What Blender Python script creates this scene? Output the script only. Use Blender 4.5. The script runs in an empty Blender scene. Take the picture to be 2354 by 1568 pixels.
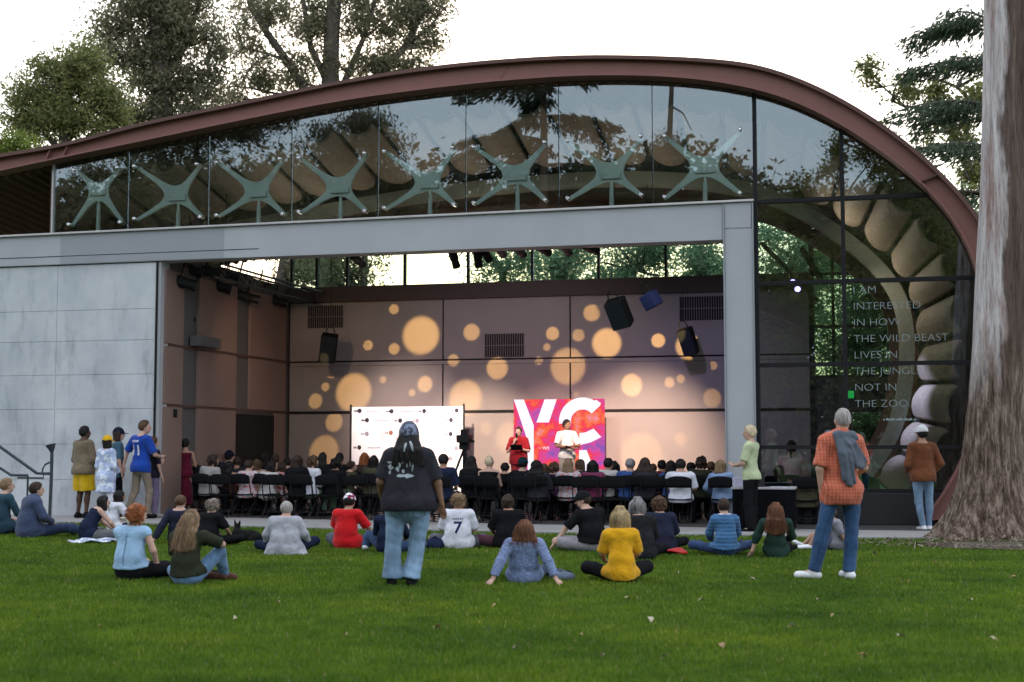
import bpy, bmesh, math, random
import numpy as np
from mathutils import Vector, Matrix
from mathutils.bvhtree import BVHTree
R = math.radians
random.seed(7); rng = np.random.default_rng(7)
SC = bpy.context.scene
COL = SC.collection

# ---------------------------------------------------------------- camera
CAM_H = 1.35; F_PX = 3269.0; W_PX = 2354.0; TILT = math.atan(251.0/F_PX)
cam_d = bpy.data.cameras.new('camera'); cam_o = bpy.data.objects.new('camera', cam_d); COL.objects.link(cam_o)
cam_d.sensor_width = 36; cam_d.lens = F_PX/W_PX*36; cam_d.clip_end = 2000; cam_d.clip_start = .05
cam_o.location = (0, 0, CAM_H); cam_o.rotation_euler = (R(90)+TILT, 0, 0)
SC.camera = cam_o
cam_d.dof.use_dof = True; cam_d.dof.focus_distance = 23.0; cam_d.dof.aperture_fstop = 2.2

# ---------------------------------------------------------------- sky, sun, exposure
SUN_EL, SUN_ROT = 8.0, 0.0          # low sun behind the pavilion
world = bpy.data.worlds.new('World'); SC.world = world; world.use_nodes = True
wn = world.node_tree.nodes; wl = world.node_tree.links
sky = wn.new('ShaderNodeTexSky'); sky.sky_type = 'NISHITA'; sky.sun_disc = False
sky.sun_elevation = R(SUN_EL); sky.sun_rotation = R(SUN_ROT); sky.dust_density = 2.5; sky.air_density = 1.0; sky.ozone_density = 1.2
bg = wn['Background']; bg.inputs['Strength'].default_value = 0.15
veil = wn.new('ShaderNodeMix'); veil.data_type = 'RGBA'      # thin high cloud: pale veil over the clear sky
veil.inputs[0].default_value = .62; veil.inputs[7].default_value = (10.5, 11.3, 12.6, 1)
wl.new(sky.outputs[0], veil.inputs[6]); wl.new(veil.outputs[2], bg.inputs['Color'])
sun_d = bpy.data.lights.new('sun', 'SUN'); sun_d.energy = 0.5; sun_d.angle = R(12); sun_d.color = (1, .86, .7)
sun_o = bpy.data.objects.new('sun', sun_d); COL.objects.link(sun_o)
sun_o.rotation_euler = Vector((0, -math.cos(R(SUN_EL)), -math.sin(R(SUN_EL)))).to_track_quat('-Z', 'Y').to_euler()
SC.view_settings.view_transform = 'Standard'; SC.view_settings.look = 'None'
SC.view_settings.exposure = 0.55; SC.view_settings.gamma = 1
SC.render.engine = 'CYCLES'
SC.cycles.use_denoising = True
SC.cycles.max_bounces = 7; SC.cycles.transparent_max_bounces = 24; SC.cycles.diffuse_bounces = 3; SC.cycles.glossy_bounces = 3
SC.cycles.sample_clamp_indirect = 6; SC.cycles.caustics_reflective = False; SC.cycles.caustics_refractive = False

# ---------------------------------------------------------------- picture <-> place
def ray(x, y):
    u = (x-W_PX/2)/F_PX; v = (784-y)/F_PX
    return Vector((u, math.cos(TILT)-v*math.sin(TILT), math.sin(TILT)+v*math.cos(TILT)))
CAMP = Vector((0, 0, CAM_H))
def ground(x, y, z=0.0):
    d = ray(x, y); k = (z-CAM_H)/d.z; return CAMP+d*k
def at_depth(x, y, Y):
    d = ray(x, y); return CAMP+d*(Y/d.y)
PHI = R(14.3); F0 = Vector((0, 26.8, 0))
ES = Vector((math.cos(PHI), -math.sin(PHI), 0)); EN = Vector((math.sin(PHI), math.cos(PHI), 0))
def Wp(s, t, z): return F0+ES*s+EN*t+Vector((0, 0, z))
def loc(p): q = p-F0; return Vector((q.dot(ES), q.dot(EN), q.z))
def fpx(x, y, t=0.0):                      # point of the plane t=const seen there -> (s, z)
    d = ray(x, y); k = (t-(CAMP-F0).dot(EN))/d.dot(EN); q = loc(CAMP+d*k); return q.x, q.z
def spx(x, y, s):                          # point of the plane s=const -> (t, z)
    d = ray(x, y); k = (s-(CAMP-F0).dot(ES))/d.dot(ES); q = loc(CAMP+d*k); return q.y, q.z
def reflect_px(x, y, dist):                # where a thing must stand to be mirrored by the facade glass there
    d = ray(x, y); k = (0-(CAMP-F0).dot(EN))/d.dot(EN); p = CAMP+d*k
    r = d-2*d.dot(EN)*EN; r.normalize(); return p+r*dist

# ---------------------------------------------------------------- materials
MATS = {}
def principled(name, col, rough=.7, metal=0, spec=.4):
    m = bpy.data.materials.new(name); m.use_nodes = True
    b = m.node_tree.nodes['Principled BSDF']
    b.inputs['Base Color'].default_value = (*col, 1); b.inputs['Roughness'].default_value = rough
    b.inputs['Metallic'].default_value = metal; b.inputs['Specular IOR Level'].default_value = spec
    return m, b, m.node_tree.nodes, m.node_tree.links
def tex_coord(n, l, scale=(1, 1, 1), space='Object', rot=(0, 0, 0)):
    tc = n.new('ShaderNodeTexCoord'); mp = n.new('ShaderNodeMapping')
    mp.inputs['Scale'].default_value = scale; mp.inputs['Rotation'].default_value = rot
    l.new(tc.outputs[space], mp.inputs['Vector']); return mp.outputs[0]
def noise(n, l, vec, scale, detail=4, rough=.6):
    t = n.new('ShaderNodeTexNoise'); t.inputs['Scale'].default_value = scale; t.inputs['Detail'].default_value = detail
    t.inputs['Roughness'].default_value = rough; l.new(vec, t.inputs['Vector']); return t.outputs['Fac']
def ramp(n, l, fac, stops):
    r = n.new('ShaderNodeValToRGB'); e = r.color_ramp.elements
    while len(e) < len(stops): e.new(.5)
    for el, (p, c) in zip(e, stops):
        el.position = p; el.color = (*c, 1) if len(c) == 3 else c
    l.new(fac, r.inputs[0]); return r.outputs[0]
def mixc(n, l, a, b, fac, mode='MIX'):
    m = n.new('ShaderNodeMix'); m.data_type = 'RGBA'; m.blend_type = mode
    for k, v in ((0, fac), (6, a), (7, b)):
        if hasattr(v, 'links'): l.new(v, m.inputs[k])
        else: m.inputs[k].default_value = v if k == 0 else (*v, 1)
    return m.outputs[2]
def bump(n, l, b, h, strength=.3, dist=.02):
    bp = n.new('ShaderNodeBump'); bp.inputs['Strength'].default_value = strength; bp.inputs['Distance'].default_value = dist
    l.new(h, bp.inputs['Height']); l.new(bp.outputs[0], b.inputs['Normal'])
def c3(c, k): return tuple(min(1, v*k) for v in c)
def varied(name, col, rough=.7, scale=3, amt=.25, metal=0, bmp=0, bscale=None, stretch=(1, 1, 1), spec=.25, detail=5):
    """a surface of one colour with natural patchiness"""
    if name in MATS: return MATS[name]
    m, b, n, l = principled(name, col, rough, metal, spec)
    v = tex_coord(n, l, stretch)
    f = noise(n, l, v, scale, detail)
    l.new(ramp(n, l, f, [(.25, c3(col, 1-amt)), (.75, c3(col, 1+amt))]), b.inputs['Base Color'])
    rr = n.new('ShaderNodeMapRange'); rr.inputs[3].default_value = max(.05, rough-.1); rr.inputs[4].default_value = min(1, rough+.1)
    l.new(f, rr.inputs[0]); l.new(rr.outputs[0], b.inputs['Roughness'])
    if bmp: bump(n, l, b, noise(n, l, v, bscale or scale*6, 4), bmp, .01)
    MATS[name] = m; return m
def emitter(name, col, strength):
    m = bpy.data.materials.new(name); m.use_nodes = True; n = m.node_tree.nodes; n.clear()
    e = n.new('ShaderNodeEmission'); e.inputs[0].default_value = (*col, 1); e.inputs[1].default_value = strength
    o = n.new('ShaderNodeOutputMaterial'); m.node_tree.links.new(e.outputs[0], o.inputs[0]); return m
def glass_mat(name, tint, base, ior=1.5, gain=1.0, refl=(.86, .95, 1)):
    m = bpy.data.materials.new(name); m.use_nodes = True; n = m.node_tree.nodes; l = m.node_tree.links; n.clear()
    tr = n.new('ShaderNodeBsdfTransparent'); tr.inputs[0].default_value = (*tint, 1)
    gl = n.new('ShaderNodeBsdfGlossy'); gl.inputs['Roughness'].default_value = 0.0; gl.inputs['Color'].default_value = (*refl, 1)
    fr = n.new('ShaderNodeFresnel'); fr.inputs[0].default_value = ior
    ma = n.new('ShaderNodeMath'); ma.operation = 'MULTIPLY_ADD'; ma.use_clamp = True
    ma.inputs[1].default_value = gain; ma.inputs[2].default_value = base
    l.new(fr.outputs[0], ma.inputs[0])
    mx = n.new('ShaderNodeMixShader'); l.new(ma.outputs[0], mx.inputs[0]); l.new(tr.outputs[0], mx.inputs[1]); l.new(gl.outputs[0], mx.inputs[2])
    o = n.new('ShaderNodeOutputMaterial'); l.new(mx.outputs[0], o.inputs[0]); return m

# ---------------------------------------------------------------- mesh helpers
class MB:
    def __init__(s): s.v = []; s.f = []
    def add(s, vs, fs):
        k = len(s.v); s.v += [tuple(q) for q in vs]; s.f += [tuple(i+k for i in q) for q in fs]
    def box(s, a, b):
        x0, y0, z0 = a; x1, y1, z1 = b
        s.add([(x0, y0, z0), (x1, y0, z0), (x1, y1, z0), (x0, y1, z0), (x0, y0, z1), (x1, y0, z1), (x1, y1, z1), (x0, y1, z1)],
              [(0, 3, 2, 1), (4, 5, 6, 7), (0, 1, 5, 4), (1, 2, 6, 5), (2, 3, 7, 6), (3, 0, 4, 7)])
    def prism(s, poly, t0, t1, axis=1):
        """extrude a (p, q) outline along axis (1: outline in x,z; 2: outline in x,y)"""
        n = len(poly)
        mk = (lambda p, t: (p[0], t, p[1])) if axis == 1 else (lambda p, t: (p[0], p[1], t))
        s.add([mk(p, t0) for p in poly]+[mk(p, t1) for p in poly],
              [tuple(range(n)), tuple(range(2*n-1, n-1, -1))]+[(i+n, (i+1) % n+n, (i+1) % n, i) for i in range(n)])
    def tube(s, pts, rad, n=8, cap=True):
        pts = [Vector(p) for p in pts]; rad = rad if hasattr(rad, '__len__') else [rad]*len(pts)
        k0 = len(s.v); ref = Vector((0.31, .17, .93)).normalized()
        for i, p in enumerate(pts):
            d = (pts[min(i+1, len(pts)-1)]-pts[max(i-1, 0)]).normalized()
            if abs(d.dot(ref)) > .95: ref = Vector((.9, .3, .1)).normalized()
            a = d.cross(ref).normalized(); b = d.cross(a)
            for j in range(n):
                q = p+(a*math.cos(j*2*math.pi/n)+b*math.sin(j*2*math.pi/n))*rad[i]; s.v.append(tuple(q))
        for i in range(len(pts)-1):
            for j in range(n):
                s.f.append((k0+i*n+j, k0+i*n+(j+1) % n, k0+(i+1)*n+(j+1) % n, k0+(i+1)*n+j))
        if cap:
            s.f.append(tuple(k0+j for j in range(n-1, -1, -1))); s.f.append(tuple(k0+(len(pts)-1)*n+j for j in range(n)))
    def grid(s, P):
        """P[i][j] points"""
        a = len(P); b = len(P[0])
        s.add([q for r_ in P for q in r_], [(i*b+j, i*b+j+1, (i+1)*b+j+1, (i+1)*b+j) for i in range(a-1) for j in range(b-1)])
    def build(s, name, mat=None, parent=None, smooth=False, bevel=0, fix=True):
        me = bpy.data.meshes.new(name); me.from_pydata(s.v, [], s.f)
        if fix:
            bm = bmesh.new(); bm.from_mesh(me); bmesh.ops.recalc_face_normals(bm, faces=bm.faces); bm.to_mesh(me); bm.free()
        return link(name, me, mat, parent, smooth, bevel)
def link(name, me, mat=None, parent=None, smooth=False, bevel=0):
    o = bpy.data.objects.new(name, me); COL.objects.link(o)
    if mat: me.materials.append(mat)
    if parent: o.parent = parent
    if smooth: me.polygons.foreach_set('use_smooth', [True]*len(me.polygons))
    if bevel:
        b = o.modifiers.new('bevel', 'BEVEL'); b.width = bevel; b.segments = 2; b.limit_method = 'ANGLE'
    return o
def tag(o, label=None, cat=None, group=None, kind=None):
    if label: o['label'] = label
    if cat: o['category'] = cat
    if group: o['group'] = group
    if kind: o['kind'] = kind
    return o
def empty(name, at=(0, 0, 0), rz=0, label=None, cat=None, group=None):
    o = bpy.data.objects.new(name, None); o.empty_display_size = .2; COL.objects.link(o)
    o.location = at; o.rotation_euler = (0, 0, rz); return tag(o, label, cat, group)
def copy_tree(o, parent=None):
    c = o.copy(); COL.objects.link(c)
    if parent: c.parent = parent
    for ch in list(o.children): copy_tree(ch, c)
    return c
def np_mesh(name, V, Fq, mat, parent=None, attr=None):
    """V (n,3), Fq (m,k) -> mesh object, quickly"""
    me = bpy.data.meshes.new(name); V = np.asarray(V, np.float32); Fq = np.asarray(Fq, np.int32)
    m, k = Fq.shape
    me.vertices.add(len(V)); me.vertices.foreach_set('co', V.ravel())
    me.loops.add(m*k); me.loops.foreach_set('vertex_index', Fq.ravel())
    me.polygons.add(m); me.polygons.foreach_set('loop_start', np.arange(0, m*k, k, dtype=np.int32))
    if attr is not None:
        at = me.attributes.new('tint', 'FLOAT', 'FACE'); at.data.foreach_set('value', np.asarray(attr, np.float32))
    me.update(calc_edges=True); me.validate()
    return link(name, me, mat, parent)
def text_mesh(body, size, extrude=.004, offset=0.0, align='LEFT'):
    cu = bpy.data.curves.new('lettering', 'FONT'); cu.body = body; cu.size = size; cu.extrude = extrude; cu.offset = offset
    cu.align_x = align; cu.resolution_u = 4
    ob = bpy.data.objects.new('lettering', cu); COL.objects.link(ob)
    dg = bpy.context.evaluated_depsgraph_get()
    me = bpy.data.meshes.new_from_object(ob.evaluated_get(dg)); bpy.data.objects.remove(ob); bpy.data.curves.remove(cu)
    return me
# ================================================================ ground
def noisy_ground(name, col1, col2, sc1, sc2, rough=.9, bmp=.4):
    m, b, n, l = principled(name, col1, rough, 0, .2); v = tex_coord(n, l)
    f1 = noise(n, l, v, sc1, 6, .65); f2 = noise(n, l, v, sc2, 3, .6)
    c = ramp(n, l, f1, [(.3, col1), (.7, col2)]); c2 = ramp(n, l, f2, [(.3, (.62, .62, .62)), (.7, (1.25, 1.25, 1.2))])
    l.new(mixc(n, l, c, c2, .8, 'MULTIPLY'), b.inputs['Base Color']); bump(n, l, b, noise(n, l, v, sc2*4, 4), bmp, .03); return m
M_LAWN = noisy_ground('lawn_soil', (.022, .050, .006), (.040, .075, .009), .7, 6)
M_CONC = varied('path_concrete', (.3, .29, .28), .85, 2.2, .16, bmp=.15)
M_FLOOR = varied('hall_floor', (.06, .055, .055), .55, 1.5, .25)
gm = MB(); gm.add([(-900, -900, 0), (900, -900, 0), (900, 900, 0), (-900, 900, 0)], [(0, 1, 2, 3)])
tag(gm.build('lawn', M_LAWN), kind='structure')
def lawn_edge(x): return 24.0-(x-0)*.0  # (unused)
# concrete apron in front of the pavilion (edges from where they are seen)
path_px = [(-260, 1200), (120, 1204), (340, 1206), (524, 1212), (712, 1217), (980, 1222), (1260, 1228), (1560, 1232), (1760, 1235), (2000, 1240)]
pb = MB()
fr = [ground(x, y) for x, y in path_px]
fr.append(Vector((13, fr[-1].y-.3, 0)))
bk = [Wp(loc(p).x, .3, 0) for p in fr]
top = [(p.x, p.y, .035) for p in fr]; topb = [(p.x, p.y, .035) for p in bk]; low = [(p.x, p.y, -.05) for p in fr]
pb.grid([low, top, topb]); tag(pb.build('path', M_CONC), kind='structure')
fb = MB(); fb.box((-7.6, -.95, .0), (9.2, 8.4, .04))
# the hall floor's dark colour past the facade stands for the chairs' shadows
fl = MB()
edge_px = [(366, 1190), (499, 1191.6), (856, 1201), (1260, 1210.4), (1560, 1216), (1900, 1222)]
e = [loc(ground(x, y)) for x, y in edge_px]
fpoly = [(q.x, min(q.y, -.02)) for q in e]+[(9.4, min(e[-1].y, -.1)), (9.4, 8.4), (-8.2, 8.4), (-8.2, .3)]
fl.prism(fpoly, 0.0, .045, axis=2)
floor_o = fl.build('hall_floor', M_FLOOR); floor_o.location = F0; floor_o.rotation_euler.z = -PHI; tag(floor_o, kind='structure')

# ================================================================ pavilion
PAV = empty('pavilion', F0, -PHI, 'open-air concert pavilion with an arched red-brown roof, tall glass front and grey concrete wall', 'building')
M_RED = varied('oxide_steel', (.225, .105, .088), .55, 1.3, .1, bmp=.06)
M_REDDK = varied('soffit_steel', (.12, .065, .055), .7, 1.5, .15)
M_BEAM = varied('painted_steel_grey', (.38, .39, .41), .6, .8, .08, bmp=.05)
M_DKMET = varied('dark_mullion', (.014, .014, .016), .6, 4, .2, spec=.15)
M_SILV = varied('aluminium_trim', (.5, .48, .47), .4, 3, .1, metal=.6)
def concrete():
    m, b, n, l = principled('board_marked_concrete', (.33, .34, .36), .88, 0, .2); v = tex_coord(n, l)
    f = noise(n, l, v, .9, 6, .62); v2 = tex_coord(n, l, (1.6, 1, .45)); f2 = noise(n, l, v2, 1.7, 6, .7); f3 = noise(n, l, v, 9, 3)
    c = ramp(n, l, f, [(.3, (.40, .425, .455)), (.52, (.51, .53, .555)), (.72, (.60, .615, .63))])
    c2 = ramp(n, l, f2, [(.28, (.60, .62, .62)), (.46, (.97, .97, .97)), (.8, (1.08, 1.08, 1.06))])
    l.new(mixc(n, l, c, c2, .9, 'MULTIPLY'), b.inputs['Base Color']); bump(n, l, b, f3, .15, .01); return m
M_CW = concrete()
GLASS = glass_mat('front_glass', (.90, .95, .94), .07, 1.45, .9)
GLASS3 = glass_mat('rear_green_glass', (.46, .58, .50), .03, 1.4, .6)
GLASS2 = glass_mat('back_glass', (.74, .84, .80), .02, 1.4, .6)

# --- arch outline (outer and inner edge of the fascia) measured where it is seen
T_F = -.25
outer_px = [(-420, 462), (-300, 433), (-150, 396), (0, 360), (140, 337), (333, 287), (567, 238), (784, 192), (968, 162), (1151, 143), (1351, 133), (1569, 137.5), (1702, 148),
            (1769, 162), (1869, 199), (1969, 252), (2069, 320), (2152, 391), (2202, 443), (2249, 500), (2290, 575), (2318, 660), (2330, 760), (2326, 870), (2308, 965), (2280, 1050), (2250, 1120), (2208, 1195)]
inner_px = [(-420, 490), (-300, 464), (-150, 430), (0, 396), (140, 366), (333, 326), (567, 277), (784, 235), (968, 209), (1151, 189), (1351, 176), (1569, 181), (1736, 207),
            (1836, 240), (1936, 290), (2036, 357), (2119, 424), (2186, 498), (2225, 565), (2247, 625), (2260, 700), (2264, 780), (2259, 870), (2243, 960), (2218, 1040), (2190, 1100), (2150, 1160), (2120, 1195)]
def spline(pts, n):
    P = np.array(pts, float); d = np.r_[0, np.cumsum(np.linalg.norm(np.diff(P, axis=0), axis=1))]
    P2 = np.vstack([2*P[0]-P[1], P, 2*P[-1]-P[-2]]); out = []
    for u in np.linspace(0, d[-1], n):
        i = min(np.searchsorted(d, u, 'right')-1, len(P)-2); i = max(i, 0); k = (u-d[i])/(d[i+1]-d[i])
        p0, p1, p2, p3 = P2[i], P2[i+1], P2[i+2], P2[i+3]
        out.append(.5*((2*p1)+(-p0+p2)*k+(2*p0-5*p1+4*p2-p3)*k*k+(-p0+3*p1-3*p2+p3)*k**3))
    return np.array(out)
NA = 150
def smooth_curve(c, it=6):
    c = c.copy()
    for _ in range(it): c[1:-1] = .25*c[:-2]+.5*c[1:-1]+.25*c[2:]
    return c
OUT = smooth_curve(spline([fpx(x, y, T_F) for x, y in outer_px], NA))
INN = smooth_curve(spline([fpx(x, y, T_F) for x, y in inner_px], NA))
def normals(c):
    t = np.gradient(c, axis=0); t /= np.linalg.norm(t, axis=1)[:, None]; return np.c_[t[:, 1], -t[:, 0]]   # points inward (down / left)
NI = normals(INN); NO = normals(OUT)
def loft(profile_fn, name, mat, ts, smooth=False):
    m = MB(); m.grid([[(p[0], t, p[1]) for p in profile_fn(t)] for t in ts]); return m.build(name, mat, PAV, smooth)
def ring(name, mat, offs, closed=True, smooth=True):
    """sweep a closed (curve, inward offset, t) profile along the arch"""
    P = []
    for c, nn, off, t in offs: P.append([(q[0]+k[0]*off, t, q[1]+k[1]*off) for q, k in zip(c, nn)])
    if closed: P.append(P[0])
    m = MB(); m.grid(P); o = m.build(name, mat, PAV, smooth); 
    return o
ring('fascia', M_RED, [(OUT, NO, .05, T_F), (INN, NI, -.03, T_F), (INN, NI, -.03, T_F+.08), (OUT, NO, .05, T_F+.08)], smooth=False)
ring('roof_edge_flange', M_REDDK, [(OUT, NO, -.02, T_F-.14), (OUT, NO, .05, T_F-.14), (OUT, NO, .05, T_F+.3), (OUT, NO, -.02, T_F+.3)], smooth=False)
ring('fascia_lower_flange', M_RED, [(INN, NI, -.03, T_F-.10), (INN, NI, 0, T_F-.10), (INN, NI, 0, T_F+.3), (INN, NI, -.03, T_F+.3)], smooth=False)
# splice plates on the fascia
sp = [(128, 150), (2128, 2140)]
def arch_index(x): return int(np.argmin([abs(i) for i in (OUT[:, 0]-fpx(x, 300, T_F)[0])][:110]))
for xx, w in ((128, .03), (156, .025), (1163, .012)):
    i = arch_index(xx); a = OUT[i]; b_ = INN[i]; tv = np.array([1.0, .2])
    mb = MB(); mb.prism([(a[0], a[1]-.05), (a[0]+w, a[1]-.045), (b_[0]+w, b_[1]+.035), (b_[0], b_[1]+.03)], T_F-.09 if w > .02 else T_F-.012, T_F-.002); mb.build('splice_plate', M_RED, PAV)
i = int(np.argmin(np.linalg.norm(OUT-np.array(fpx(2152, 391, T_F)), axis=1))); j = int(np.argmin(np.linalg.norm(INN-np.array(fpx(2119, 424, T_F)), axis=1)))
a, b_ = OUT[i], INN[j]; mb = MB(); mb.prism([tuple(a+(b_-a)*.12), tuple(a+(b_-a)*.12+(.05, -.04)), tuple(b_+(.03, -.01)), tuple(b_)], T_F-.085, T_F-.002); mb.build('splice_plate', M_REDDK, PAV)
# roof skin and ribbed soffit
ROOF_T = 9.0
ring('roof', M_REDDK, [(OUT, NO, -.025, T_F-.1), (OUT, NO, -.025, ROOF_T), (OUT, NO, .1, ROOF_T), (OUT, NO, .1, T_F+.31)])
NS = 460
INS = smooth_curve(spline(INN[::5].tolist()+[INN[-1].tolist()], NS)); NIS = normals(INS)
P = []
for t in (T_F+.301, ROOF_T):
    row = []
    for q, (c, k) in enumerate(zip(INS, NIS)):
        amp = .06 if (q//2) % 2 else 0.0
        off = -.03+amp+.10*max(t-T_F-.3, 0)
        row.append((c[0]+k[0]*off, t, c[1]+k[1]*off))
    P.append(row)
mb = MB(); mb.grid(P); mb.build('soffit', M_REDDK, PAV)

# --- levels
zb_l, zb_r = fpx(200, 606.3, -.06)[1], fpx(1500, 557.9, -.06)[1]; Z_BB = (zb_l+zb_r)/2
zt = [fpx(x, y, -.06)[1] for x, y in ((0, 540), (368, 527.5), (785, 511), (1569, 466), (1730, 459))]; Z_BT = sum(zt)/len(zt)
print('beam bottom', zb_l, zb_r, 'beam top', [round(v, 2) for v in zt])
S_OPEN = fpx(364, 800)[0]; S_CL = fpx(1667, 800)[0]; S_CR = fpx(1736, 800)[0]; S_GL = fpx(121, 450)[0]; S_FAR = -17.5
# the beam follows the two measured lines (it deepens slightly to the right)
def zbot(s): k = (s-fpx(200, 606, 0)[0])/(fpx(1500, 558, 0)[0]-fpx(200, 606, 0)[0]); return zb_l+(zb_r-zb_l)*k
zt_l, zt_r = np.polyfit([fpx(x, y, -.06)[0] for x, y in ((0, 540), (368, 527.5), (785, 511), (1569, 466), (1730, 459))], zt, 1)
def ztop(s): return zt_l*s+zt_r
mb = MB(); mb.prism([(S_FAR, zbot(S_FAR)), (S_CL-.01, zbot(S_CL)), (S_CL-.01, ztop(S_CL)-.03), (S_FAR, ztop(S_FAR)-.03)], -.08, .32); mb.build('beam', M_BEAM, PAV, bevel=.01)
s0b, s1b = fpx(144, 570)[0], fpx(519, 570)[0]
M_BEAM2 = varied('painted_steel_grey_dull', (.29, .303, .325), .6, .8, .06)
mb = MB(); mb.prism([(s0b, zbot(s0b)+.012), (s1b, zbot(s1b)+.012), (s1b, ztop(s1b)-.05), (s0b, ztop(s0b)-.05)], -.084, -.0805); mb.build('repainted_patch', M_BEAM2, PAV)
mb = MB(); mb.prism([(S_FAR, ztop(S_FAR)-.03), (S_CR+.02, ztop(S_CR)-.03), (S_CR+.02, ztop(S_CR)+.012), (S_FAR, ztop(S_FAR)+.012)], -.14, .3); mb.build('beam_ledge', M_SILV, PAV, bevel=.006)
# column under the right end of the beam, with its head plate and edge flanges
zc = fpx(1700, 527)[1]
mb = MB(); mb.box((S_CL+.02, -.09, .03), (S_CR-.02, .33, zc-.01)); mb.build('column', M_BEAM, PAV, bevel=.01)
mb = MB(); mb.box((S_CL+.02, -.092, zc+.01), (S_CR-.03, .33, ztop(S_CR)-.035)); mb.build('column_head', M_BEAM, PAV, bevel=.01)
mb = MB(); mb.box((S_CL-.005, -.12, .03), (S_CL+.02, .35, ztop(S_CL)-.035)); mb.box((S_CR-.02, -.12, .03), (S_CR+.005, .35, ztop(S_CR)-.035)); mb.box((S_CL+.022, -.085, zc-.009), (S_CR-.022, .3, zc+.009)); mb.build('column_flange', M_BEAM2, PAV)

# --- left concrete wall, cast in lifts, with joints cut between the pours
vj = [fpx(131, 800)[0], fpx(131, 800)[0]-3.6, fpx(131, 800)[0]-7.2]
hz = [zbot(-6)-.01]+[fpx(250, y)[1] for y in (712, 783, 861, 940, 1021, 1103)]+[.03]
cols = [S_FAR, vj[2], vj[1], vj[0], S_OPEN-.05]
mb = MB()
for a, b_ in zip(cols[:-1], cols[1:]):
    for z1, z0 in zip(hz[:-1], hz[1:]):
        if z1 == hz[0]: mb.prism([(a+.006, z0+.005), (b_-.006, z0+.005), (b_-.006, zbot(b_)-.02), (a+.006, zbot(a)-.02)], -.03, .3)
        else: mb.box((a+.006, -.03, z0+.005), (b_-.006, .3, z1-.005))
mb.box((S_FAR, -.018, .03), (S_OPEN-.06, .29, zbot(S_FAR)-.06))
mb.build('concrete_wall', M_CW, PAV)
mb = MB(); mb.box((S_FAR, -.045, zbot(-8)-.19), (S_OPEN-.05, -.031, zbot(-8)-.175)); 
mb = MB()
for dz in (.165,):
    mb.prism([(S_FAR, zbot(S_FAR)+dz), (S_OPEN+2.2, zbot(S_OPEN+2.2)+dz), (S_OPEN+2.2, zbot(S_OPEN+2.2)+dz+.012), (S_FAR, zbot(S_FAR)+dz+.012)], -.088, -.0845)
mb.build('beam_seam', M_DKMET, PAV)
mb = MB(); mb.box((S_OPEN-.05, -.06, .03), (S_OPEN-.018, .34, zbot(S_OPEN)-.005)); mb.build('jamb', M_DKMET, PAV)
mb = MB(); mb.box((S_OPEN-.017, -.02, .03), (S_OPEN+.04, .33, zbot(S_OPEN)-.005)); mb.build('jamb_trim', M_BEAM, PAV)

# --- side wall and back wall of the hall
T_B = 6.5
S_SIDE = S_OPEN+.05
M_PANEL = varied('wall_panel', (.215, .185, .168), .8, 1.2, .07, bmp=.04)
M_SIDEP = varied('side_panel', (.22, .15, .125), .8, 1.2, .08, bmp=.04)
M_RECESS = varied('recess_panel', (.10, .095, .095), .85, 1.2, .1)
M_GROOVE = varied('groove_black', (.012, .011, .011), .9, 3, .1)
S_BR = fpx(1862, 800, T_B)[0]
def zB(x, y, t=T_B): return fpx(x, y, t)[1]
Z_H = zB(1177, 648); Z_HB = zB(1177, 684)
g = zB(1177, 826); g2 = zB(1177, 946)
print('back wall', Z_H, Z_HB, g, g2, 'S_BR', S_BR, 'S_SIDE', S_SIDE, 'corner', fpx(663, 800, T_B)[0])
S_CORN = S_SIDE
mb = MB(); mb.box((S_CORN-.2, T_B+.04, .03), (S_BR, T_B+.3, Z_H)); mb.build('back_wall', M_GROOVE, PAV)
mb = MB(); mb.box((S_CORN+.0, T_B-.12, Z_HB), (S_BR, T_B+.039, Z_H-.002)); mb.build('header', varied('header_brown', (.055, .04, .036), .8, 1.2, .1), PAV)
vs = [S_CORN]+[fpx(x, 850, T_B)[0] for x in (1018, 1311, 1700)]+[S_BR]
for z0, z1 in ((.06, g2-.035), (g2+.035, g-.10), (g+.03, Z_HB-.004)):
    for a, b_ in zip(vs[:-1], vs[1:]):
        mb = MB(); mb.box((a+.018, T_B, z0), (b_-.018, T_B+.039, z1)); mb.build('wall_panel', M_PANEL, PAV, bevel=.006)
mb = MB(); mb.box((S_CORN+.02, T_B+.012, g-.092), (S_BR-.02, T_B+.038, g-.008)); mb.build('wall_rail', M_PANEL, PAV)
# side wall: proud panels between recesses, a dark doorway near the corner
bands = [spx(x, 850, S_SIDE)[0] for x in (376, 418, 453, 541, 572, 655)]
print('side t', [round(b, 2) for b in bands])
bands[-1] = min(bands[-1], T_B-.15)
mb = MB(); mb.box((S_SIDE-.35, .3, .03), (S_SIDE-.03, T_B+.04, Z_H+.0)); mb.build('side_wall', M_RECESS, PAV)
for a, b_ in ((bands[0], bands[1]), (bands[2], bands[3]), (bands[4], bands[5])):
    for z0, z1 in ((.06, g2-.03), (g2+.03, g-.03), (g+.03, Z_H-.3)):
        if a > 4 and z0 < .1: continue
        mb = MB(); mb.box((S_SIDE-.029, a, z0), (S_SIDE+.03, b_, z1)); mb.build('side_panel', M_SIDEP, PAV, bevel=.006)
for zz in (g, g2):
    mb = MB(); mb.box((S_SIDE-.028, .35, zz-.028), (S_SIDE+.012, T_B-.01, zz+.028)); mb.build('side_rail', varied('rail_brown', (.09, .05, .04), .7, 2, .1), PAV)
mb = MB(); mb.box((S_SIDE-.02, bands[3], .05), (S_SIDE+.02, spx(628, 1000, S_SIDE)[0], g2-.09)); mb.build('door', M_GROOVE, PAV)
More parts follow.
